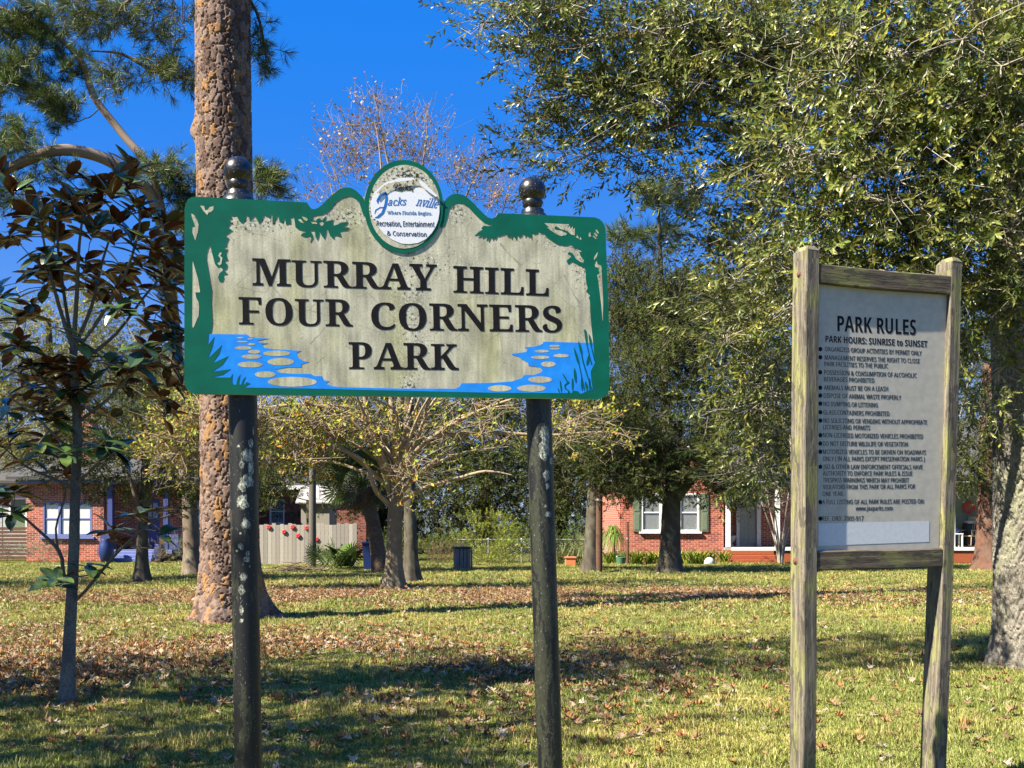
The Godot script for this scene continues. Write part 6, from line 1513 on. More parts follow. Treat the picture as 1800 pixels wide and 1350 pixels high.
func make_ground() -> void:
	var b := Buf.new()
	var wav := noise(101, 0.12, 2)
	var nx := 150
	var nz := 150
	for k in nz + 1:
		for j in nx + 1:
			var z := lerpf(25.0, -130.0, float(k) / nz)
			var x := lerpf(-110.0, 110.0, float(j) / nx)
			b.vert(Vector3(x, wav.get_noise_2d(x, z) * 0.02 - 0.005, z), Vector3.UP, Vector2(x, z))
	for k in nz:
		for j in nx:
			var a := k * (nx + 1) + j
			b.i.append_array([a, a + nx + 1, a + 1, a + 1, a + nx + 1, a + nx + 2])
	var m := mat(1, 1, 1, 0.95, 0.2)
	var ramp := Gradient.new()
	ramp.offsets = PackedFloat32Array([0.0, 0.35, 0.5, 0.65, 1.0])
	ramp.colors = PackedColorArray([Color(0.22, 0.17, 0.10), Color(0.30, 0.30, 0.13), Color(0.38, 0.40, 0.17), Color(0.44, 0.43, 0.20), Color(0.50, 0.45, 0.27)])
	var tex := NoiseTexture2D.new()
	tex.width = 1024
	tex.height = 1024
	tex.seamless = true
	tex.noise = noise(102, 0.06, 5)
	tex.color_ramp = ramp
	m.albedo_texture = tex
	m.uv1_triplanar = true
	m.uv1_world_triplanar = true
	m.uv1_scale = Vector3.ONE / 2.3
	m.heightmap_enabled = true
	m.heightmap_scale = 2.0
	m.heightmap_texture = tex
	var ramp2 := Gradient.new()
	ramp2.set_color(0, Color(0.72, 0.74, 0.66))
	ramp2.set_color(1, Color(1, 1, 1))
	var tex2 := NoiseTexture2D.new()
	tex2.width = 512
	tex2.height = 512
	tex2.seamless = true
	tex2.noise = noise(103, 0.02, 3)
	tex2.color_ramp = ramp2
	m.detail_enabled = true
	m.detail_blend_mode = BaseMaterial3D.BLEND_MODE_MUL
	m.detail_albedo = tex2
	m.detail_uv_layer = BaseMaterial3D.DETAIL_UV_2
	m.uv2_triplanar = true
	m.uv2_world_triplanar = true
	m.uv2_scale = Vector3.ONE / 11.0
	solo("ground", b.mesh(), m, "", "", "", "structure")


# a gable roof over a rectangle, the ridge along x or z
func gable(w: float, d: float, h: float, over: float, ridge_x: bool, thick := 0.12) -> ArrayMesh:
	var b := Buf.new()
	var hw := w / 2 + over
	var hd := d / 2 + over
	for s: float in [-1.0, 1.0]:
		var low0: Vector3
		var low1: Vector3
		var top0: Vector3
		var top1: Vector3
		if ridge_x:
			low0 = Vector3(-hw, -over * h / (d / 2), s * hd)
			low1 = Vector3(hw, low0.y, s * hd)
			top0 = Vector3(-hw, h, 0)
			top1 = Vector3(hw, h, 0)
		else:
			low0 = Vector3(s * hw, -over * h / (w / 2), -hd)
			low1 = Vector3(s * hw, low0.y, hd)
			top0 = Vector3(0, h, -hd)
			top1 = Vector3(0, h, hd)
		var out := Vector3(0, 1, s) if ridge_x else Vector3(s, 1, 0)
		var up := Vector3(0, thick, 0)
		b.poly([low0 + up, low1 + up, top1 + up, top0 + up], out)
		b.poly([low0, low1, top1, top0], -out)
		b.poly([low0, low1, low1 + up, low0 + up], Vector3(0, 0, s) if ridge_x else Vector3(s, 0, 0))
		b.poly([low0, top0, top0 + up, low0 + up], Vector3(-1, 0, 0) if ridge_x else Vector3(0, 0, -1))
		b.poly([low1, top1, top1 + up, low1 + up], Vector3(1, 0, 0) if ridge_x else Vector3(0, 0, 1))
	return b.mesh()


# triangular wall under a gable, facing +z
func gable_wall(w: float, h: float, t: float) -> ArrayMesh:
	var b := Buf.new()
	var p := [Vector3(-w / 2, 0, 0), Vector3(w / 2, 0, 0), Vector3(0, h, 0)]
	b.poly(p, Vector3(0, 0, 1))
	b.poly([p[0] - Vector3(0, 0, t), p[1] - Vector3(0, 0, t), p[2] - Vector3(0, 0, t)], Vector3(0, 0, -1))
	return b.mesh()


# a wall facing +z from x0 to x1 with rectangular openings [x0, x1, y0, y1]
func wall_with_holes(x0: float, x1: float, y0: float, y1: float, t: float, holes: Array) -> ArrayMesh:
	var b := Buf.new()
	var xs := [x0, x1]
	var ys := [y0, y1]
	for h: Array in holes:
		xs.append_array([h[0], h[1]])
		ys.append_array([h[2], h[3]])
	xs.sort()
	ys.sort()
	for k in xs.size() - 1:
		for j in ys.size() - 1:
			if xs[k + 1] - xs[k] < 0.001 or ys[j + 1] - ys[j] < 0.001:
				continue
			var mid := Vector2((xs[k] + xs[k + 1]) / 2, (ys[j] + ys[j + 1]) / 2)
			var open := false
			for h: Array in holes:
				open = open or (mid.x > h[0] and mid.x < h[1] and mid.y > h[2] and mid.y < h[3])
			if open:
				continue
			for z: float in [0.0, -t]:
				b.poly([Vector3(xs[k], ys[j], z), Vector3(xs[k + 1], ys[j], z), Vector3(xs[k + 1], ys[j + 1], z), Vector3(xs[k], ys[j + 1], z)], Vector3(0, 0, 1 if z == 0.0 else -1))
	for h: Array in holes + [[x0, x1, y0, y1]]:
		var s := 1.0 if h[0] != x0 or h[1] != x1 else -1.0
		b.poly([Vector3(h[0], h[2], 0), Vector3(h[0], h[3], 0), Vector3(h[0], h[3], -t), Vector3(h[0], h[2], -t)], Vector3(s, 0, 0))
		b.poly([Vector3(h[1], h[2], 0), Vector3(h[1], h[3], 0), Vector3(h[1], h[3], -t), Vector3(h[1], h[2], -t)], Vector3(-s, 0, 0))
		b.poly([Vector3(h[0], h[2], 0), Vector3(h[1], h[2], 0), Vector3(h[1], h[2], -t), Vector3(h[0], h[2], -t)], Vector3(0, s, 0))
		b.poly([Vector3(h[0], h[3], 0), Vector3(h[1], h[3], 0), Vector3(h[1], h[3], -t), Vector3(h[0], h[3], -t)], Vector3(0, -s, 0))
	return b.mesh()


# a sash window in the opening [x0, x1, y0, y1], facing +z at depth z
func window(parent: Node3D, x0: float, x1: float, y0: float, y1: float, z: float, frame: Material, glass: Material, sashes := 1, bars := true, blind: Material = null) -> void:
	var w := Node3D.new()
	w.name = "window"
	parent.add_child(w, true)
	var t := 0.07
	var cy := (y0 + y1) / 2
	bx(w, "frame", frame, Vector3((x0 + x1) / 2, y1 - t / 2, z), Vector3(x1 - x0, t, 0.10))
	bx(w, "frame", frame, Vector3((x0 + x1) / 2, y0 + t / 2, z), Vector3(x1 - x0, t, 0.10))
	for k in sashes + 1:
		var x := lerpf(x0 + t / 2, x1 - t / 2, float(k) / sashes)
		bx(w, "frame", frame, Vector3(x, cy, z), Vector3(t if k in [0, sashes] else t * 1.5, y1 - y0 - 2 * t - 0.004, 0.098))
	for k in sashes:
		var a := lerpf(x0 + t / 2, x1 - t / 2, float(k) / sashes)
		var c := lerpf(x0 + t / 2, x1 - t / 2, float(k + 1) / sashes)
		bx(w, "pane", glass, Vector3((a + c) / 2, cy, z - 0.01), Vector3(c - a - t, y1 - y0 - 2 * t, 0.012), 0.002)
		if bars:
			bx(w, "sash_bar", frame, Vector3((a + c) / 2, cy, z + 0.012), Vector3(c - a - t - 0.004, 0.05, 0.03))
		if blind:
			bx(w, "blind", blind, Vector3((a + c) / 2, cy - (y1 - y0) * 0.02, z - 0.004), Vector3(c - a - t - 0.08, y1 - y0 - 2 * t - 0.1, 0.006), 0.001)


# the inside of a front room: plain walls, floor and ceiling behind the windows
func room(parent: Node3D, x0: float, x1: float, h: float, z0: float, depth: float) -> void:
	var cx := (x0 + x1) / 2
	bx(parent, "inner_wall", M.room, Vector3(cx, h / 2, z0 - depth), Vector3(x1 - x0, h, 0.1))
	for x: float in [x0 + 0.05, x1 - 0.05]:
		bx(parent, "inner_wall", M.room, Vector3(x, h / 2, z0 - depth / 2), Vector3(0.1, h - 0.01, depth - 0.12))
	bx(parent, "inner_floor", M.room, Vector3(cx, 0.3, z0 - depth / 2), Vector3(x1 - x0 - 0.22, 0.1, depth - 0.13))
	bx(parent, "inner_ceiling", M.room, Vector3(cx, h - 0.06, z0 - depth / 2), Vector3(x1 - x0 - 0.22, 0.1, depth - 0.13))


func make_houses() -> void:
	# right: red brick house with a gable, a porch and red steps. Front wall at z = -43
	var rz := -43.0
	var o := thing("brick_house", "red brick house with white windows, green shutters and red steps at the right", "house", Vector3(0, 0, rz))
	var x0 := 4.08
	var x1 := 8.00
	var g0 := 4.88
	var g1 := 7.08
	part(o, "wall", wall_with_holes(x0, x1, 0, 3.3, 0.3, [[g0, g1, 1.18, 2.62]]), M.brick)
	part(o, "wall", gable_wall(x1 - x0, 1.45, 0.3), M.brick, place(Vector3((x0 + x1) / 2, 3.3, 0)))
	bx(o, "wall", M.brick, Vector3(x0 + 0.15, 1.65, -4.4), Vector3(0.3, 3.3, 8.2), 0.004)
	bx(o, "wall", M.brick, Vector3(x1 - 0.15, 1.65, -1.4), Vector3(0.3, 3.3, 2.2), 0.004)
	part(o, "roof", gable(x1 - x0, 8.6, 1.5, 0.35, false), M.roof, place(Vector3((x0 + x1) / 2, 3.36, -4.2)))
	for s: float in [-1.0, 1.0]:
		var rake := Buf.new()
		var half := (x1 - x0) / 2 + 0.36
		var lean := atan2(1.5, (x1 - x0) / 2)
		rake.box(Transform3D(Basis(Vector3(0, 0, 1), -s * lean), Vector3((x0 + x1) / 2 + s * half / 2, 3.40 + 0.72 - 0.16, 0.37)), Vector3(half / cos(lean), 0.2, 0.05), 0.006)
		part(o, "rake_board", rake.mesh(), M.white_paint)
	room(o, x0 + 0.32, x1 - 0.32, 3.2, -0.31, 3.5)
	window(o, g0, g1, 1.18, 2.62, -0.02, M.white_paint, M.pane, 3, true)
	bx(o, "sill", M.white_paint, Vector3((g0 + g1) / 2, 1.14, 0.03), Vector3(g1 - g0 + 0.16, 0.07, 0.16))
	for s in [g0 - 0.17, g1 + 0.19]:
		var sh := bx(o, "shutter", M.shutter, Vector3(s, 1.9, 0.03), Vector3(0.29, 1.44, 0.05))
		for k in 2:
			bx(sh, "shutter_panel", M.shutter, Vector3(0, -0.35 + k * 0.7, 0.028), Vector3(0.19, 0.6, 0.02), 0.008)
	# porch: recess with the front door
	part(o, "wall", wall_with_holes(x1, 13.0, 0.55, 3.1, 0.25, [[8.86, 9.62, 0.56, 2.62]]), M.brick, place(Vector3(0, 0, -1.6)))
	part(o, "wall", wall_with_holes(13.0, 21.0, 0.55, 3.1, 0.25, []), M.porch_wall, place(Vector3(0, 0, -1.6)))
	var door := bx(o, "door", M.door_grey, Vector3(9.24, 1.58, -1.66), Vector3(0.72, 2.02, 0.06))
	for k in 3:
		for j in 2:
			bx(door, "door_panel", M.door_grey, Vector3(-0.17 + j * 0.34, -0.62 + k * 0.62, 0.032), Vector3(0.25, 0.5, 0.016), 0.008)
	bx(o, "door_frame", M.white_paint, Vector3(8.84, 1.6, -1.57), Vector3(0.12, 2.1, 0.1))
	bx(o, "door_frame", M.white_paint, Vector3(9.66, 1.6, -1.57), Vector3(0.16, 2.1, 0.1))
	bx(o, "door_frame", M.white_paint, Vector3(9.24, 2.7, -1.57), Vector3(1.0, 0.12, 0.1))
	bx(o, "porch_floor", M.concrete, Vector3(14.5, 0.53, -0.72), Vector3(13.0, 0.10, 1.72))
	bx(o, "porch_edge", M.white_paint, Vector3(14.62, 0.53, 0.17), Vector3(12.7, 0.13, 0.05))
	bx(o, "porch_base", M.red_step, Vector3(14.6, 0.23, -0.66), Vector3(12.7, 0.46, 1.6))
	for k in 3:
		bx(o, "step", M.red_step, Vector3(8.92, 0.075 + k * 0.16, 0.80 - k * 0.29), Vector3(1.80, 0.155 + 0.0, 0.31 + 0.001 * k), 0.012)
		bx(o, "step_riser", M.red_step, Vector3(8.92, 0.07 + k * 0.155, 0.42 - k * 0.145), Vector3(1.74, 0.14, 0.5 - k * 0.2), 0.01)
	for cx: float in [8.16, 10.02, 16.62]:
		bx(o, "column", M.white_paint, Vector3(cx, 1.82, 0.06), Vector3(0.17, 2.46, 0.17), 0.012)
	bx(o, "fascia", M.white_paint, Vector3(14.5, 3.17, 0.24), Vector3(13.2, 0.26, 0.08))
	bx(o, "porch_ceiling", M.white_paint, Vector3(14.5, 3.09, -0.75), Vector3(13.0, 0.05, 1.8))
	var pr := Buf.new()
	var lo := Vector3(7.95, 3.30, 0.35)
	var hi := Vector3(21.2, 3.30, 0.35)
	pr.poly([lo, hi, hi + Vector3(0, 2.6, -5.5), lo + Vector3(0, 2.6, -5.5)], Vector3(0, 1, 0.4))
	pr.poly([lo - Vector3(0, 0.08, 0), hi - Vector3(0, 0.08, 0), hi, lo], Vector3(0, 0, 1))
	part(o, "roof", pr.mesh(), M.roof)
	# left: brick house with a blue porch and a chimney. Front wall at z = -45
	var lz := -45.0
	var h := thing("brick_house", "orange brick house with white-blinded windows, a chimney and a blue porch at the left", "house", Vector3(0, 0, lz))
	var a0 := -19.2
	var a1 := -16.15
	part(h, "wall", wall_with_holes(a0, a1, 0, 3.3, 0.3, [[-18.55, -16.6, 0.98, 2.36]]), M.brick)
	bx(h, "wall", M.brick, Vector3(a0 + 0.15, 1.65, -4.4), Vector3(0.3, 3.3, 8.2), 0.004)
	room(h, a0 + 0.32, a1 - 0.05, 3.2, -0.31, 0.85)
	window(h, -18.55, -16.6, 0.98, 2.36, -0.04, M.blue_step, M.pane, 3, true, M.blind)
	bx(h, "sill", M.blue_step, Vector3(-17.57, 0.92, 0.03), Vector3(2.15, 0.09, 0.16))
	part(h, "wall", wall_with_holes(a1, -11.6, 0, 3.3, 0.3, [[-15.2, -14.3, 0.45, 2.5], [-13.2, -12.35, 1.35, 2.3]]), M.brick, place(Vector3(0, 0, -1.2)))
	room(h, -13.9, -11.7, 3.2, -1.51, 3.0)
	window(h, -13.2, -12.35, 1.35, 2.3, -1.24, M.blue_step, M.pane, 1, true, M.blind)
	var hd := bx(h, "door", M.blue_paint, Vector3(-14.75, 1.47, -1.3), Vector3(0.88, 2.04, 0.06))
	for k in 2:
		for j in 3:
			bx(hd, "door_pane", M.pane, Vector3(-0.25 + j * 0.25, 0.35 + k * 0.35, 0.032), Vector3(0.19, 0.28, 0.01), 0.002)
	bx(h, "porch_floor", M.blue_step, Vector3(-14.7, 0.37, -0.5), Vector3(2.6, 0.16, 1.35))
	for k in 3:
		bx(h, "step", M.blue_step, Vector3(-14.75, 0.075 + k * 0.12, 1.0 - k * 0.28), Vector3(1.7 - k * 0.1, 0.15, 0.3), 0.012)
	for cx: float in [-15.85, -13.65]:
		bx(h, "column", M.blue_paint, Vector3(cx, 1.75, 0.05), Vector3(0.2, 2.6, 0.2), 0.012)
	for k in 2:
		bx(h, "rail_panel", M.blue_paint, Vector3(-13.4 + k * 0.02 - 2.6 * k, 0.75, 0.1), Vector3(0.5, 0.6, 0.06))
	bx(h, "fascia", M.blue_step, Vector3(-15.4, 3.15, 0.28), Vector3(8.2, 0.22, 0.08))
	part(h, "roof", gable(8.0, 9.0, 1.1, 0.4, true), M.roof, place(Vector3(-15.4, 3.3, -4.4)))
	var ch := bx(h, "chimney", M.brick, Vector3(-18.15, 3.4, -3.6), Vector3(0.72, 5.4, 0.6))
	bx(ch, "chimney_cap", M.brick, Vector3(0, 2.62, 0), Vector3(0.84, 0.2, 0.72))
	bx(ch, "chimney_pot", M.galvanised, Vector3(0.02, 2.92, 0), Vector3(0.24, 0.36, 0.24))
	# grey sided house at the left edge
	var gz := -50.0
	var e := thing("grey_house", "grey sided house with a green-glazed window at the left edge", "house", Vector3(0, 0, gz))
	part(e, "wall", wall_with_holes(-30, -20.6, 0, 3.4, 0.25, [[-22.1, -21.3, 1.0, 2.6]]), M.siding)
	for k in 16:
		bx(e, "siding_board", M.siding, Vector3(-26.2, 0.2 + k * 0.2, 0.012), Vector3(7.6, 0.185, 0.02), 0.004)
	window(e, -22.1, -21.3, 1.0, 2.6, -0.03, M.white_paint, M.shutter, 1, true)
	part(e, "roof", gable(10.2, 8, 1.4, 0.5, true), M.roof, place(Vector3(-25.5, 3.4, -4)))
	# dark brick house behind the board fence
	var bz := -53.0
	var d := thing("brick_house", "dark brick house with a slit window behind the grey board fence", "house", Vector3(0, 0, bz))
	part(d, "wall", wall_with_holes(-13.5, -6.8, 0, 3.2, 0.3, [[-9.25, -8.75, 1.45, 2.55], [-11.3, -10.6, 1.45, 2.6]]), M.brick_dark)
	bx(d, "wall", M.brick_dark, Vector3(-6.95, 1.6, -4.1), Vector3(0.3, 3.2, 7.6), 0.004)
	room(d, -13.4, -7.2, 3.1, -0.31, 3.5)
	window(d, -9.25, -8.75, 1.45, 2.55, -0.04, M.white_paint, M.pane)
	window(d, -11.3, -10.6, 1.45, 2.6, -0.04, M.white_paint, M.pane)
	bx(d, "fascia", M.white_paint, Vector3(-10.1, 3.12, 0.42), Vector3(7.6, 0.18, 0.06))
	part(d, "roof", gable(6.9, 8, 1.1, 0.42, true), M.roof, place(Vector3(-10.1, 3.2, -4)))
	var sz := -49.0
	var shed := thing("garden_shed", "pale metal-roofed shed glimpsed behind the board fence", "shed", Vector3(-8.3, 0, sz))
	bx(shed, "wall", M.fence_grey_b, Vector3(0, 1.2, 0), Vector3(1.2, 2.4, 2.0))
	part(shed, "roof", gable(1.2, 2.0, 0.5, 0.2, true, 0.05), M.concrete, place(Vector3(0, 2.42, 0)))


func make_fences() -> void:
	# grey board fence, each board its own
	var fz := -41.0
	var o := thing("board_fence", "weathered grey board fence hung with red ornaments", "fence", Vector3(0, 0, fz))
	var looks := [M.fence_grey, M.fence_grey_b, M.fence_grey_c]
	var heights := [1.42, 1.45, 1.48]
	var shapes := []
	for k in 3:
		var b := Buf.new()
		b.box(Transform3D(), Vector3(0.138, heights[k], 0.02), 0.004)
		shapes.append(b.mesh())
	for k in 28:
		var j := rng.randi() % 3
		part(o, "board", shapes[j], looks[rng.randi() % 3], place(Vector3(-9.6 + k * 0.146, 0.02 + heights[j] / 2, rng.randf_range(-0.004, 0.004)), rng.randf_range(-0.02, 0.02)))
	for y: float in [0.35, 1.15]:
		bx(o, "rail", M.fence_grey_b, Vector3(-7.6, y, -0.045), Vector3(4.1, 0.09, 0.04))
	# red ornaments on it
	for w: Array in [[-8.75, 1.36, "leftmost"], [-8.20, 1.19, "second from left"], [-7.89, 1.36, "third from left"], [-7.69, 1.05, "fourth from left"], [-7.38, 1.33, "fifth from left"], [-7.03, 0.92, "rightmost"]]:
		var f := thing("red_ornament", "small red cloth flower on the grey board fence, %s of the six" % w[2], "ornament", Vector3(w[0], w[1], fz + 0.03), 0.0, "red ornaments on the board fence")
		for k in 5:
			var b := Buf.new()
			var a := k * TAU / 5.0
			b.lathe(Transform3D(Basis(Vector3.RIGHT, PI / 2), Vector3(cos(a) * 0.042, sin(a) * 0.042, 0)), [[0.0, 0.0], [0.045, 0.005], [0.05, 0.02], [0.025, 0.035], [0.0, 0.038]], 10)
			part(f, "petal", b.mesh(), M.red_cloth)
	# horizontal slat fence at the left edge
	var s := thing("slat_fence", "dark brown horizontal slat fence beside the grey house", "fence", Vector3(0, 0, -45.6))
	for k in 9:
		bx(s, "slat", M.fence_brown, Vector3(-21.5, 0.12 + k * 0.145, 0), Vector3(4.5, 0.115, 0.025))
	for x: float in [-23.6, -21.4, -19.4]:
		bx(s, "post", M.fence_brown, Vector3(x, 0.7, -0.06), Vector3(0.1, 1.42, 0.09))
	# chain-link fence
	var cz := -43.6
	var c := thing("chain_link_fence", "low galvanised chain-link fence between the bushes", "fence", Vector3(0, 0, cz))
	var c0 := -2.18
	var c1 := 4.19
	for k in 6:
		var b := Buf.new()
		var x := lerpf(c0, c1, k / 5.0)
		b.tube(PackedVector3Array([Vector3(x, -0.1, 0), Vector3(x, 0.9, 0)]), PackedFloat32Array([0.03, 0.03]), 8)
		b.lathe(place(Vector3(x, 0.9, 0)), [[0.034, 0.0], [0.03, 0.025], [0.0, 0.04]], 8)
		part(c, "post", b.mesh(), M.galvanised)
	var rail := Buf.new()
	rail.tube(PackedVector3Array([Vector3(c0, 0.87, 0.0), Vector3(c1, 0.87, 0.0)]), PackedFloat32Array([0.024, 0.024]), 8)
	part(c, "rail", rail.mesh(), M.galvanised)
	var wires := Buf.new()
	var n := int((c1 - c0) / 0.11)
	for k in range(-8, n):
		for dir: float in [1.0, -1.0]:
			var a := c0 + k * 0.11
			var p0 := Vector3(a, 0.04, 0.003 * dir)
			var p1 := Vector3(a + 0.84, 0.86, 0.003 * dir)
			if dir < 0:
				p0.y = 0.86
				p1.y = 0.04
			if p0.x < c0:
				p0 = p0.lerp(p1, (c0 - p0.x) / (p1.x - p0.x))
			if p1.x > c1:
				p1 = p0.lerp(p1, (c1 - p0.x) / (p1.x - p0.x))
			if p0.distance_to(p1) > 0.02:
				wires.tube(PackedVector3Array([p0, p1]), PackedFloat32Array([0.003, 0.003]), 3)
	part(c, "wire_mesh", wires.mesh(), M.galvanised).set_meta("kind", "stuff")
	# gate with curved top corners
	var g := thing("chain_link_gate", "small rounded pipe gate right of the slim black trunk", "gate", Vector3(0, 0, -42.8))
	for k in 2:
		var gx := 2.76 + k * 0.44
		var b := Buf.new()
		var line := spline([Vector3(gx, 0.05, 0), Vector3(gx, 0.8, 0), Vector3(gx + 0.08, 0.92, 0), Vector3(gx + 0.30, 0.92, 0), Vector3(gx + 0.38, 0.8, 0), Vector3(gx + 0.38, 0.05, 0)], [0.02, 0.02, 0.02, 0.02, 0.02, 0.02], 0.06)
		b.tube(line[0], line[1], 8)
		var leafy := part(g, "gate_leaf", b.mesh(), M.galvanised)
		var wm := Buf.new()
		for j in range(-6, 5):
			for dir: float in [1.0, -1.0]:
				var p0 := Vector3(gx + j * 0.08, 0.1 if dir > 0 else 0.85, 0.003 * dir)
				var p1 := Vector3(gx + j * 0.08 + 0.75, 0.85 if dir > 0 else 0.1, 0.003 * dir)
				var q0 := p0.lerp(p1, clampf((gx - p0.x) / 0.75, 0, 1))
				var q1 := p0.lerp(p1, clampf((gx + 0.38 - p0.x) / 0.75, 0, 1))
				if q0.distance_to(q1) > 0.03:
					wm.tube(PackedVector3Array([q0, q1]), PackedFloat32Array([0.003, 0.003]), 3)
		part(leafy, "wire_mesh", wm.mesh(), M.galvanised)


func pole(called: String, label: String, at: Vector3, h: float, r: float, material: Material, category := "pole") -> void:
	var o := thing(called, label, category, at)
	var b := Buf.new()
	b.tube(PackedVector3Array([Vector3(0, -0.1, 0), Vector3(0.01, h * 0.5, 0), Vector3(0, h, 0)]), PackedFloat32Array([r, r * 0.95, r * 0.9]), 16, Color.WHITE)
	b.lathe(place(Vector3(0, h, 0)), [[r * 0.9, 0.0], [r * 0.6, 0.01], [0.0, 0.012]], 16)
	part(o, "shaft", b.mesh(), material)
	var cap := Buf.new()
	cap.lathe(place(Vector3(0, h * 0.62, 0)), [[r * 0.97, -0.03], [r * 1.04, -0.03], [r * 1.04, 0.03], [r * 0.95, 0.03]], 16)
	part(o, "band", cap.mesh(), M.galvanised)


func make_small_things() -> void:
	pole("utility_pole", "grey wooden pole in front of the board fence", Vector3(-6.67, 0, -38), 6.2, 0.125, M.pole_wood)
	pole("timber_pole", "reddish-brown pole beside the slim black trunk", Vector3(2.66, 0, -34.8), 3.6, 0.105, M.pole_red)
	pole("garden_stake", "thin brown stake standing in the lily bed", Vector3(4.12, 0, -40.6), 1.55, 0.045, M.pole_red, "stake")
	# litter bin: grey slatted box under a dark lid
	var o := thing("litter_bin", "grey slatted litter bin with a dark lid on the far lawn", "bin", Vector3(-1.63, 0, -37), 0.25)
	bx(o, "liner", M.black_plastic, Vector3(0, 0.36, 0), Vector3(0.40, 0.6, 0.40))
	for k in 4:
		for j in 4:
			var turn := j * PI / 2
			bx(o, "slat", M.bin_grey, Basis(Vector3.UP, turn) * Vector3(-0.18 + k * 0.12, 0.36, 0.225), Vector3(0.10, 0.64, 0.02), 0.004, turn)
	bx(o, "lid", M.black_plastic, Vector3(0, 0.72, 0), Vector3(0.54, 0.07, 0.54), 0.02)
	bx(o, "base", M.bin_grey, Vector3(0, 0.03, 0), Vector3(0.42, 0.05, 0.42))
	bx(o, "leg", M.bin_grey, Vector3(0.30, 0.32, 0.1), Vector3(0.05, 0.68, 0.05))
	# blue bin by the palm
	var bb := thing("recycling_bin", "blue plastic bin in the shade by the leaning palm", "bin", Vector3(-4.54, 0, -36.5), 0.1)
	var body := Buf.new()
	for s: Array in [[0.0, 0.19, 0.22], [0.82, 0.25, 0.29]]:
		pass
	var q := []
	for k in 4:
		var sx: float = [-1, 1, 1, -1][k]
		var sz: float = [1, 1, -1, -1][k]
		q.append([Vector3(sx * 0.20, 0.05, sz * 0.22), Vector3(sx * 0.26, 0.86, sz * 0.28)])
	for k in 4:
		var w: Array = q[k]
		var e: Array = q[(k + 1) % 4]
		body.poly([w[0], e[0], e[1], w[1]], w[0] + e[0])
	part(bb, "body", body.mesh(), M.blue_plastic)
	bx(bb, "lid", M.blue_plastic, Vector3(0, 0.885, 0.0), Vector3(0.58, 0.05, 0.62), 0.02)
	for sx: float in [-0.2, 0.2]:
		var wheel := Buf.new()
		wheel.lathe(Transform3D(Basis(Vector3(0, 0, 1), PI / 2), Vector3(sx, 0.09, -0.22)), [[0.0, -0.025], [0.08, -0.025], [0.09, -0.015], [0.09, 0.015], [0.08, 0.025], [0.0, 0.025]], 16)
		part(bb, "wheel", wheel.mesh(), M.black_plastic)
	# brush pile
	var br := thing("brush_pile", "low heap of dead branches in front of the board fence", "brush", Vector3(-6.60, 0, -35.5))
	var st := Buf.new()
	for k in 70:
		var a := rng.randf() * TAU
		var d := Vector3(cos(a), rng.randf_range(-0.1, 0.35), sin(a) * 0.6)
		var from := Vector3(rng.randfn() * 0.35, absf(rng.randfn()) * 0.08 + 0.02, rng.randfn() * 0.2)
		st.tube(PackedVector3Array([from - d * 0.2 + Vector3(0, 0.05, 0), from, from + d * 0.45]), PackedFloat32Array([0.016, 0.013, 0.005]), 4, Color(0.12, 0.09, 0.065) * rng.randf_range(0.7, 1.4))
	part(br, "twigs", st.mesh(), M.wood_twig)
	# pots and stones
	var pail := thing("garden_pail", "green pail standing at the edge of the lily bed", "pail", Vector3(3.90, 0, -40.8))
	var pb := Buf.new()
	pb.lathe(Transform3D(), [[0.0, 0.005], [0.13, 0.005], [0.14, 0.02], [0.175, 0.27], [0.185, 0.28], [0.18, 0.29], [0.165, 0.28], [0.13, 0.05], [0.0, 0.05]], 20)
	part(pail, "body", pb.mesh(), M.green_pail)
	var hb := Buf.new()
	var arc_ := PackedVector3Array()
	var rr := PackedFloat32Array()
	for k in 9:
		var a := PI * k / 8.0
		arc_.append(Vector3(cos(a) * 0.17, 0.27 + sin(a) * 0.1, 0.06))
		rr.append(0.006)
	hb.tube(arc_, rr, 5)
	part(pail, "handle", hb.mesh(), M.galvanised)
	var tp := thing("planter", "square terracotta planter by the tall grasses", "planter", Vector3(2.06, 0, -40))
	bx(tp, "box", M.terracotta, Vector3(0, 0.15, 0), Vector3(0.36, 0.28, 0.3), 0.015)
	bx(tp, "rim", M.terracotta, Vector3(0, 0.30, 0), Vector3(0.42, 0.06, 0.36), 0.015)
	var sb := thing("garden_boulder", "rounded white-topped stone beside the red steps", "stone", Vector3(7.11, 0, -41))
	var stone := Buf.new()
	stone.lathe(Transform3D(), [[0.16, -0.02], [0.19, 0.06], [0.18, 0.15], [0.13, 0.23], [0.06, 0.27], [0.0, 0.28]], 20)
	part(sb, "stone", stone.mesh(), M.pale_stone)
	var urn := thing("urn_planter", "stone urn in the porch recess beside the grey door", "urn", Vector3(8.42, 0.58, -43.75))
	var ub := Buf.new()
	ub.lathe(Transform3D(), [[0.0, 0.0], [0.13, 0.0], [0.13, 0.04], [0.05, 0.09], [0.05, 0.16], [0.16, 0.28], [0.19, 0.42], [0.2, 0.44], [0.17, 0.44], [0.0, 0.40]], 20)
	part(urn, "bowl", ub.mesh(), M.pale_stone)
	for w: Array in [[-15.55, 0.9, "blue glazed pot left of the blue steps"], [-13.5, 0.7, "small blue glazed pot right of the blue steps"]]:
		var pot := thing("glazed_pot", w[2], "pot", Vector3(w[0], 0, -43.6))
		var gb := Buf.new()
		var hh: float = w[1]
		gb.lathe(Transform3D(), [[0.0, 0.0], [hh * 0.2, 0.0], [hh * 0.32, hh * 0.4], [hh * 0.30, hh * 0.75], [hh * 0.22, hh * 0.9], [hh * 0.27, hh], [hh * 0.2, hh * 0.97], [0.0, hh * 0.8]], 22)
		part(pot, "body", gb.mesh(), M.blue_plastic)
	# the porch with the rocking chair
	var y := 0.585
	var z := -43.9
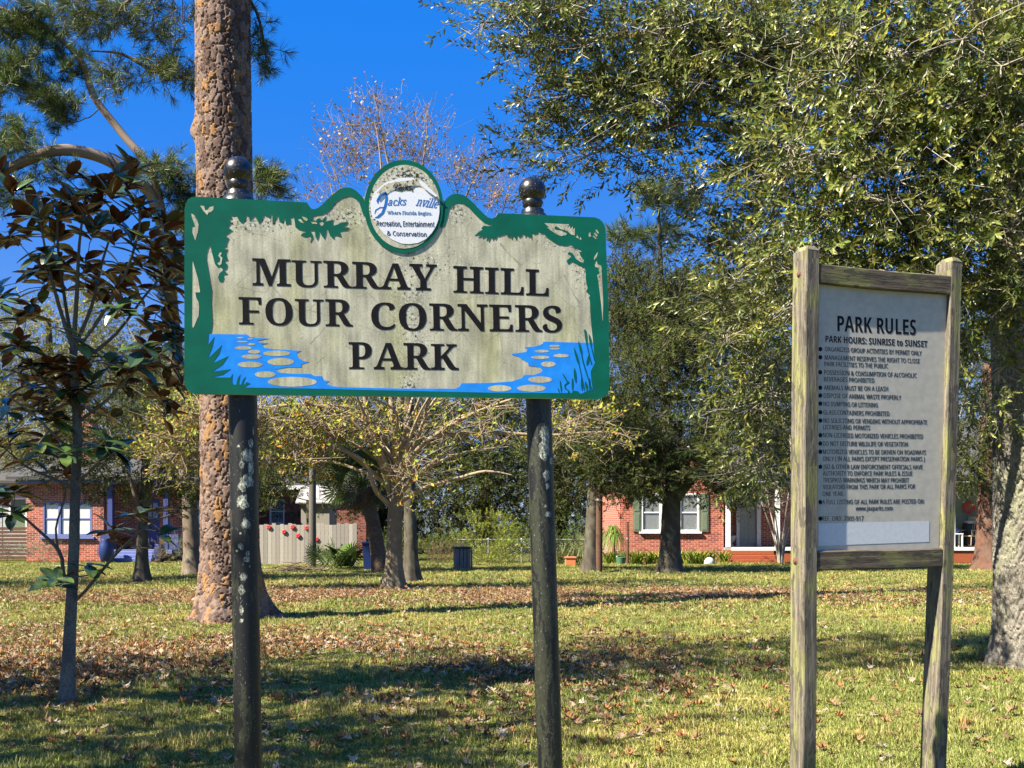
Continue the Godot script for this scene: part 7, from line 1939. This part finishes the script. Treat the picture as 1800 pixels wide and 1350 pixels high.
	var rc := thing("rocking_chair", "wooden rocking chair on the porch", "chair", Vector3(17.63, y, z), -0.9)
	bx(rc, "seat", M.chair_wood, Vector3(0, 0.42, 0), Vector3(0.5, 0.04, 0.46), 0.012)
	for sx: float in [-0.21, 0.21]:
		var rk := Buf.new()
		var line := spline([Vector3(sx, 0.10, 0.42), Vector3(sx, 0.03, 0.15), Vector3(sx, 0.03, -0.15), Vector3(sx, 0.12, -0.5)], [0.018, 0.02, 0.02, 0.018], 0.08)
		rk.tube(line[0], line[1], 6)
		part(rc, "rocker", rk.mesh(), M.chair_wood)
		for lz: float in [0.19, -0.18]:
			var lg := Buf.new()
			lg.tube(PackedVector3Array([Vector3(sx, 0.05, lz * 1.15), Vector3(sx, 0.41, lz)]), PackedFloat32Array([0.016, 0.02]), 6)
			part(rc, "leg", lg.mesh(), M.chair_wood)
		var arm := Buf.new()
		arm.tube(PackedVector3Array([Vector3(sx * 1.1, 0.43, 0.17), Vector3(sx * 1.1, 0.62, 0.2)]), PackedFloat32Array([0.014, 0.014]), 6)
		arm.box(Transform3D(Basis(), Vector3(sx * 1.1, 0.64, 0.0)), Vector3(0.06, 0.025, 0.46), 0.006)
		part(rc, "armrest", arm.mesh(), M.chair_wood)
		var bp := Buf.new()
		bp.tube(PackedVector3Array([Vector3(sx, 0.42, -0.2), Vector3(sx, 0.8, -0.27), Vector3(sx, 1.16, -0.38)]), PackedFloat32Array([0.018, 0.018, 0.015]), 6)
		part(rc, "back_post", bp.mesh(), M.chair_wood)
	for k in 5:
		var sp := Buf.new()
		var sx := -0.14 + k * 0.07
		sp.tube(PackedVector3Array([Vector3(sx, 0.44, -0.2), Vector3(sx, 0.8, -0.28), Vector3(sx, 1.08, -0.36)]), PackedFloat32Array([0.012, 0.012, 0.010]), 5)
		part(rc, "spindle", sp.mesh(), M.chair_wood)
	bx(rc, "headrest", M.chair_wood, Vector3(0, 1.10, -0.365), Vector3(0.44, 0.14, 0.03), 0.01)
	var tb := thing("side_table", "small white table beside the rocking chair", "table", Vector3(17.06, y, -43.7))
	bx(tb, "table_top", M.white_paint, Vector3(0, 0.5, 0), Vector3(0.42, 0.04, 0.4), 0.008)
	for k in 4:
		bx(tb, "leg", M.white_paint, Vector3([-0.17, 0.17, 0.17, -0.17][k], 0.24, [0.16, 0.16, -0.16, -0.16][k]), Vector3(0.05, 0.48, 0.05), 0.005)
	var bowl := thing("dark_bowl", "dark blue bowl on the small white table", "bowl", Vector3(17.04, y + 0.52, -43.7))
	var wb := Buf.new()
	wb.lathe(Transform3D(), [[0.0, 0.0], [0.1, 0.0], [0.16, 0.09], [0.18, 0.17], [0.165, 0.165], [0.1, 0.03], [0.0, 0.02]], 18)
	part(bowl, "body", wb.mesh(), M.blue_plastic)
	var gr := thing("covered_grill", "dark covered grill against the porch wall", "grill", Vector3(17.99, y, -44.3))
	bx(gr, "cover", M.black_plastic, Vector3(0, 0.48, 0), Vector3(0.75, 0.86, 0.45), 0.05)
	bx(gr, "top", M.pale_stone, Vector3(0, 0.95, 0), Vector3(0.66, 0.12, 0.42), 0.04)
	for sx: float in [-0.3, 0.3]:
		bx(gr, "leg", M.black_plastic, Vector3(sx, 0.03, 0.15), Vector3(0.05, 0.06, 0.05))
	var orn := thing("round_ornament", "round red wall ornament above the rocking chair", "ornament", Vector3(17.89, 2.12, -44.56))
	var ob := Buf.new()
	ob.lathe(Transform3D(Basis(Vector3.RIGHT, PI / 2), Vector3.ZERO), [[0.24, 0.0], [0.24, 0.02], [0.21, 0.03], [0.0, 0.035]], 28)
	part(orn, "disc", ob.mesh(), M.red_cloth)
	for k in 4:
		bx(orn, "slot", M.porch_wall, Vector3(-0.09 + k * 0.06, -0.05 + (k % 2) * 0.03, 0.036), Vector3(0.022, 0.26, 0.012), 0.003)
	# paving stone path edge in front of the left house
	var slab := Buf.new()
	slab.box(place(Vector3(-15.84, 0.005, -40)), Vector3(1.6, 0.05, 0.5), 0.01)
	solo("path", slab.mesh(), M.concrete, "", "", "", "structure")


# ---------------------------------------------------------------- lawn: grass and fallen leaves
func make_lawn() -> void:
	var tones := [Color(0.20, 0.23, 0.05), Color(0.27, 0.27, 0.07), Color(0.16, 0.19, 0.04), Color(0.40, 0.34, 0.15), Color(0.25, 0.27, 0.06), Color(0.46, 0.39, 0.19)]
	var blades := []
	for m in 4:
		var b := Buf.new()
		for k in 16:
			var a := rng.randf() * TAU
			var from := Vector3(rng.randfn() * 0.03, -0.004, rng.randfn() * 0.03)
			var h := rng.randf_range(0.018, 0.045)
			var lean := Vector3(cos(a), 0, sin(a)) * h * rng.randf_range(0.25, 1.1)
			var side := Vector3(-sin(a + 0.6), 0, cos(a + 0.6)) * 0.0028
			var col: Color = tones[rng.randi() % 6] * rng.randf_range(0.75, 1.2)
			col.a = 1.0
			var mid := from + Vector3(0, h * 0.65, 0) + lean * 0.4
			var tip := from + Vector3(0, h, 0) + lean
			var face := lean.cross(side).normalized()
			if face.y < 0:
				face = -face
			b.poly([from - side, from + side, mid + side * 0.8, mid - side * 0.8], face, col)
			b.poly([mid - side * 0.8, mid + side * 0.8, tip], face, col)
		blades.append(b.mesh())
	var patch := noise(111, 0.35, 3)
	var litter := noise(112, 0.22, 3)
	var lawn := Node3D.new()
	lawn.name = "grass"
	add_child(lawn)
	tag(lawn, "short green and straw-coloured lawn grass across the park", "grass", "", "stuff")
	var where := [[], [], [], []]
	var tints := [PackedColorArray(), PackedColorArray(), PackedColorArray(), PackedColorArray()]
	for zone: Array in [[5.2, 11.0, 62000, 1.0], [11.0, 20.0, 62000, 1.25], [20.0, 42.0, 60000, 1.9]]:
		for k in int(zone[2]):
			var d := sqrt(rng.randf_range(zone[0] * zone[0], zone[1] * zone[1]))
			var x := rng.randf_range(-1, 1) * (d * 0.47 + 2.0)
			var bare := litter_share(x, -d, litter)
			if rng.randf() < bare * 0.75:
				continue
			var m := rng.randi() % 4
			var tall := clampf(1.0 + patch.get_noise_2d(x * 3.0 + 50.0, d * 3.0) * 1.3, 0.55, 1.7)
			var s: float = zone[3] * rng.randf_range(0.75, 1.3) * sqrt(tall)
			where[m].append(Transform3D(Basis(Vector3.UP, rng.randf() * TAU).scaled(Vector3(s, s * rng.randf_range(0.7, 1.15) * tall / sqrt(zone[3]), s)), Vector3(x, 0, -d)))
			var dry := clampf(patch.get_noise_2d(x, d) * 1.3 + 0.25, 0.0, 1.0)
			var c := Color(0.90, 0.97, 0.84).lerp(Color(1.38, 1.22, 1.14), dry) * rng.randf_range(0.8, 1.2)
			c.a = 1.0
			tints[m].append(c)
	for m in 4:
		copies(lawn, "blades", blades[m], M.grass, where[m], tints[m]).set_meta("kind", "stuff")
	# fallen leaves
	var leaf_tones := [Color(0.20, 0.115, 0.06), Color(0.28, 0.17, 0.09), Color(0.14, 0.085, 0.05), Color(0.36, 0.26, 0.15), Color(0.33, 0.165, 0.065), Color(0.34, 0.28, 0.20)]
	var kinds := []
	for k in 6:
		kinds.append(lobed(0.104, [0.5, -0.3, 0.8, 0.2, 0.6, -0.5][k], [0.6, 0.9, -0.5, 0.3, 1.1, 0.5][k], leaf_tones[k], [1.0, 1.2, 0.9, 1.1, 1.0, 1.2][k]))
	var heap := Node3D.new()
	heap.name = "fallen_leaves"
	add_child(heap)
	tag(heap, "brown fallen oak leaves strewn in drifts over the lawn", "leaves", "", "stuff")
	var lw := [[], [], [], [], [], []]
	var lt := []
	for k in 6:
		lt.append(PackedColorArray())
	var near := []
	for k in 150000:
		var d := sqrt(rng.randf_range(5.5 * 5.5, 34.0 * 34.0))
		var x := rng.randf_range(-1, 1) * (d * 0.47 + 2.0)
		if rng.randf() > litter_share(x, -d, litter) + 0.035:
			continue
		var m := rng.randi() % 6
		var tilt := Basis(Vector3(rng.randfn(), 0, rng.randfn()).normalized(), rng.randf_range(0, 0.5))
		var s := rng.randf_range(0.55, 1.25)
		var t := Transform3D((tilt * Basis(Vector3.UP, rng.randf() * TAU)).scaled(Vector3.ONE * s), Vector3(x, 0.022 + rng.randf() * 0.03, -d))
		if d < 10.5 and near.size() < 160 and absf(x) < d * 0.46 and s > 0.8:
			near.append([m, t])
			continue
		lw[m].append(t)
		var g := rng.randf_range(0.7, 1.35)
		lt[m].append(Color(g, g, g))
	for m in 6:
		copies(heap, "leaves", kinds[m], M.leaf_dry, lw[m], lt[m]).set_meta("kind", "stuff")
	for w: Array in near:
		var o := solo("fallen_leaf", kinds[w[0]], M.leaf_dry, "single curled brown oak leaf lying on the near grass", "leaf", "single fallen leaves on the near grass")
		o.transform = w[1]


# how thick the leaves lie: drifts under the pine and the pale oak, thin elsewhere
func litter_share(x: float, z: float, f: FastNoiseLite) -> float:
	var d := -z
	var n := f.get_noise_2d(x, z)
	var a := 1.25 * exp(-pow((d - 13.0) / 3.0, 2.0)) * clampf(1.0 - (x + 1.6) / 4.0, 0.05, 1.0)
	var b := 1.5 * exp(-pow((d - 24.0) / 2.2, 2.0)) * exp(-pow((x + 1.0) / 9.0, 2.0))
	var c := 0.10 * exp(-pow((d - 9.5) / 3.0, 2.0))
	return clampf((a + b + c) * (0.75 + n * 1.5), 0.0, 0.92)
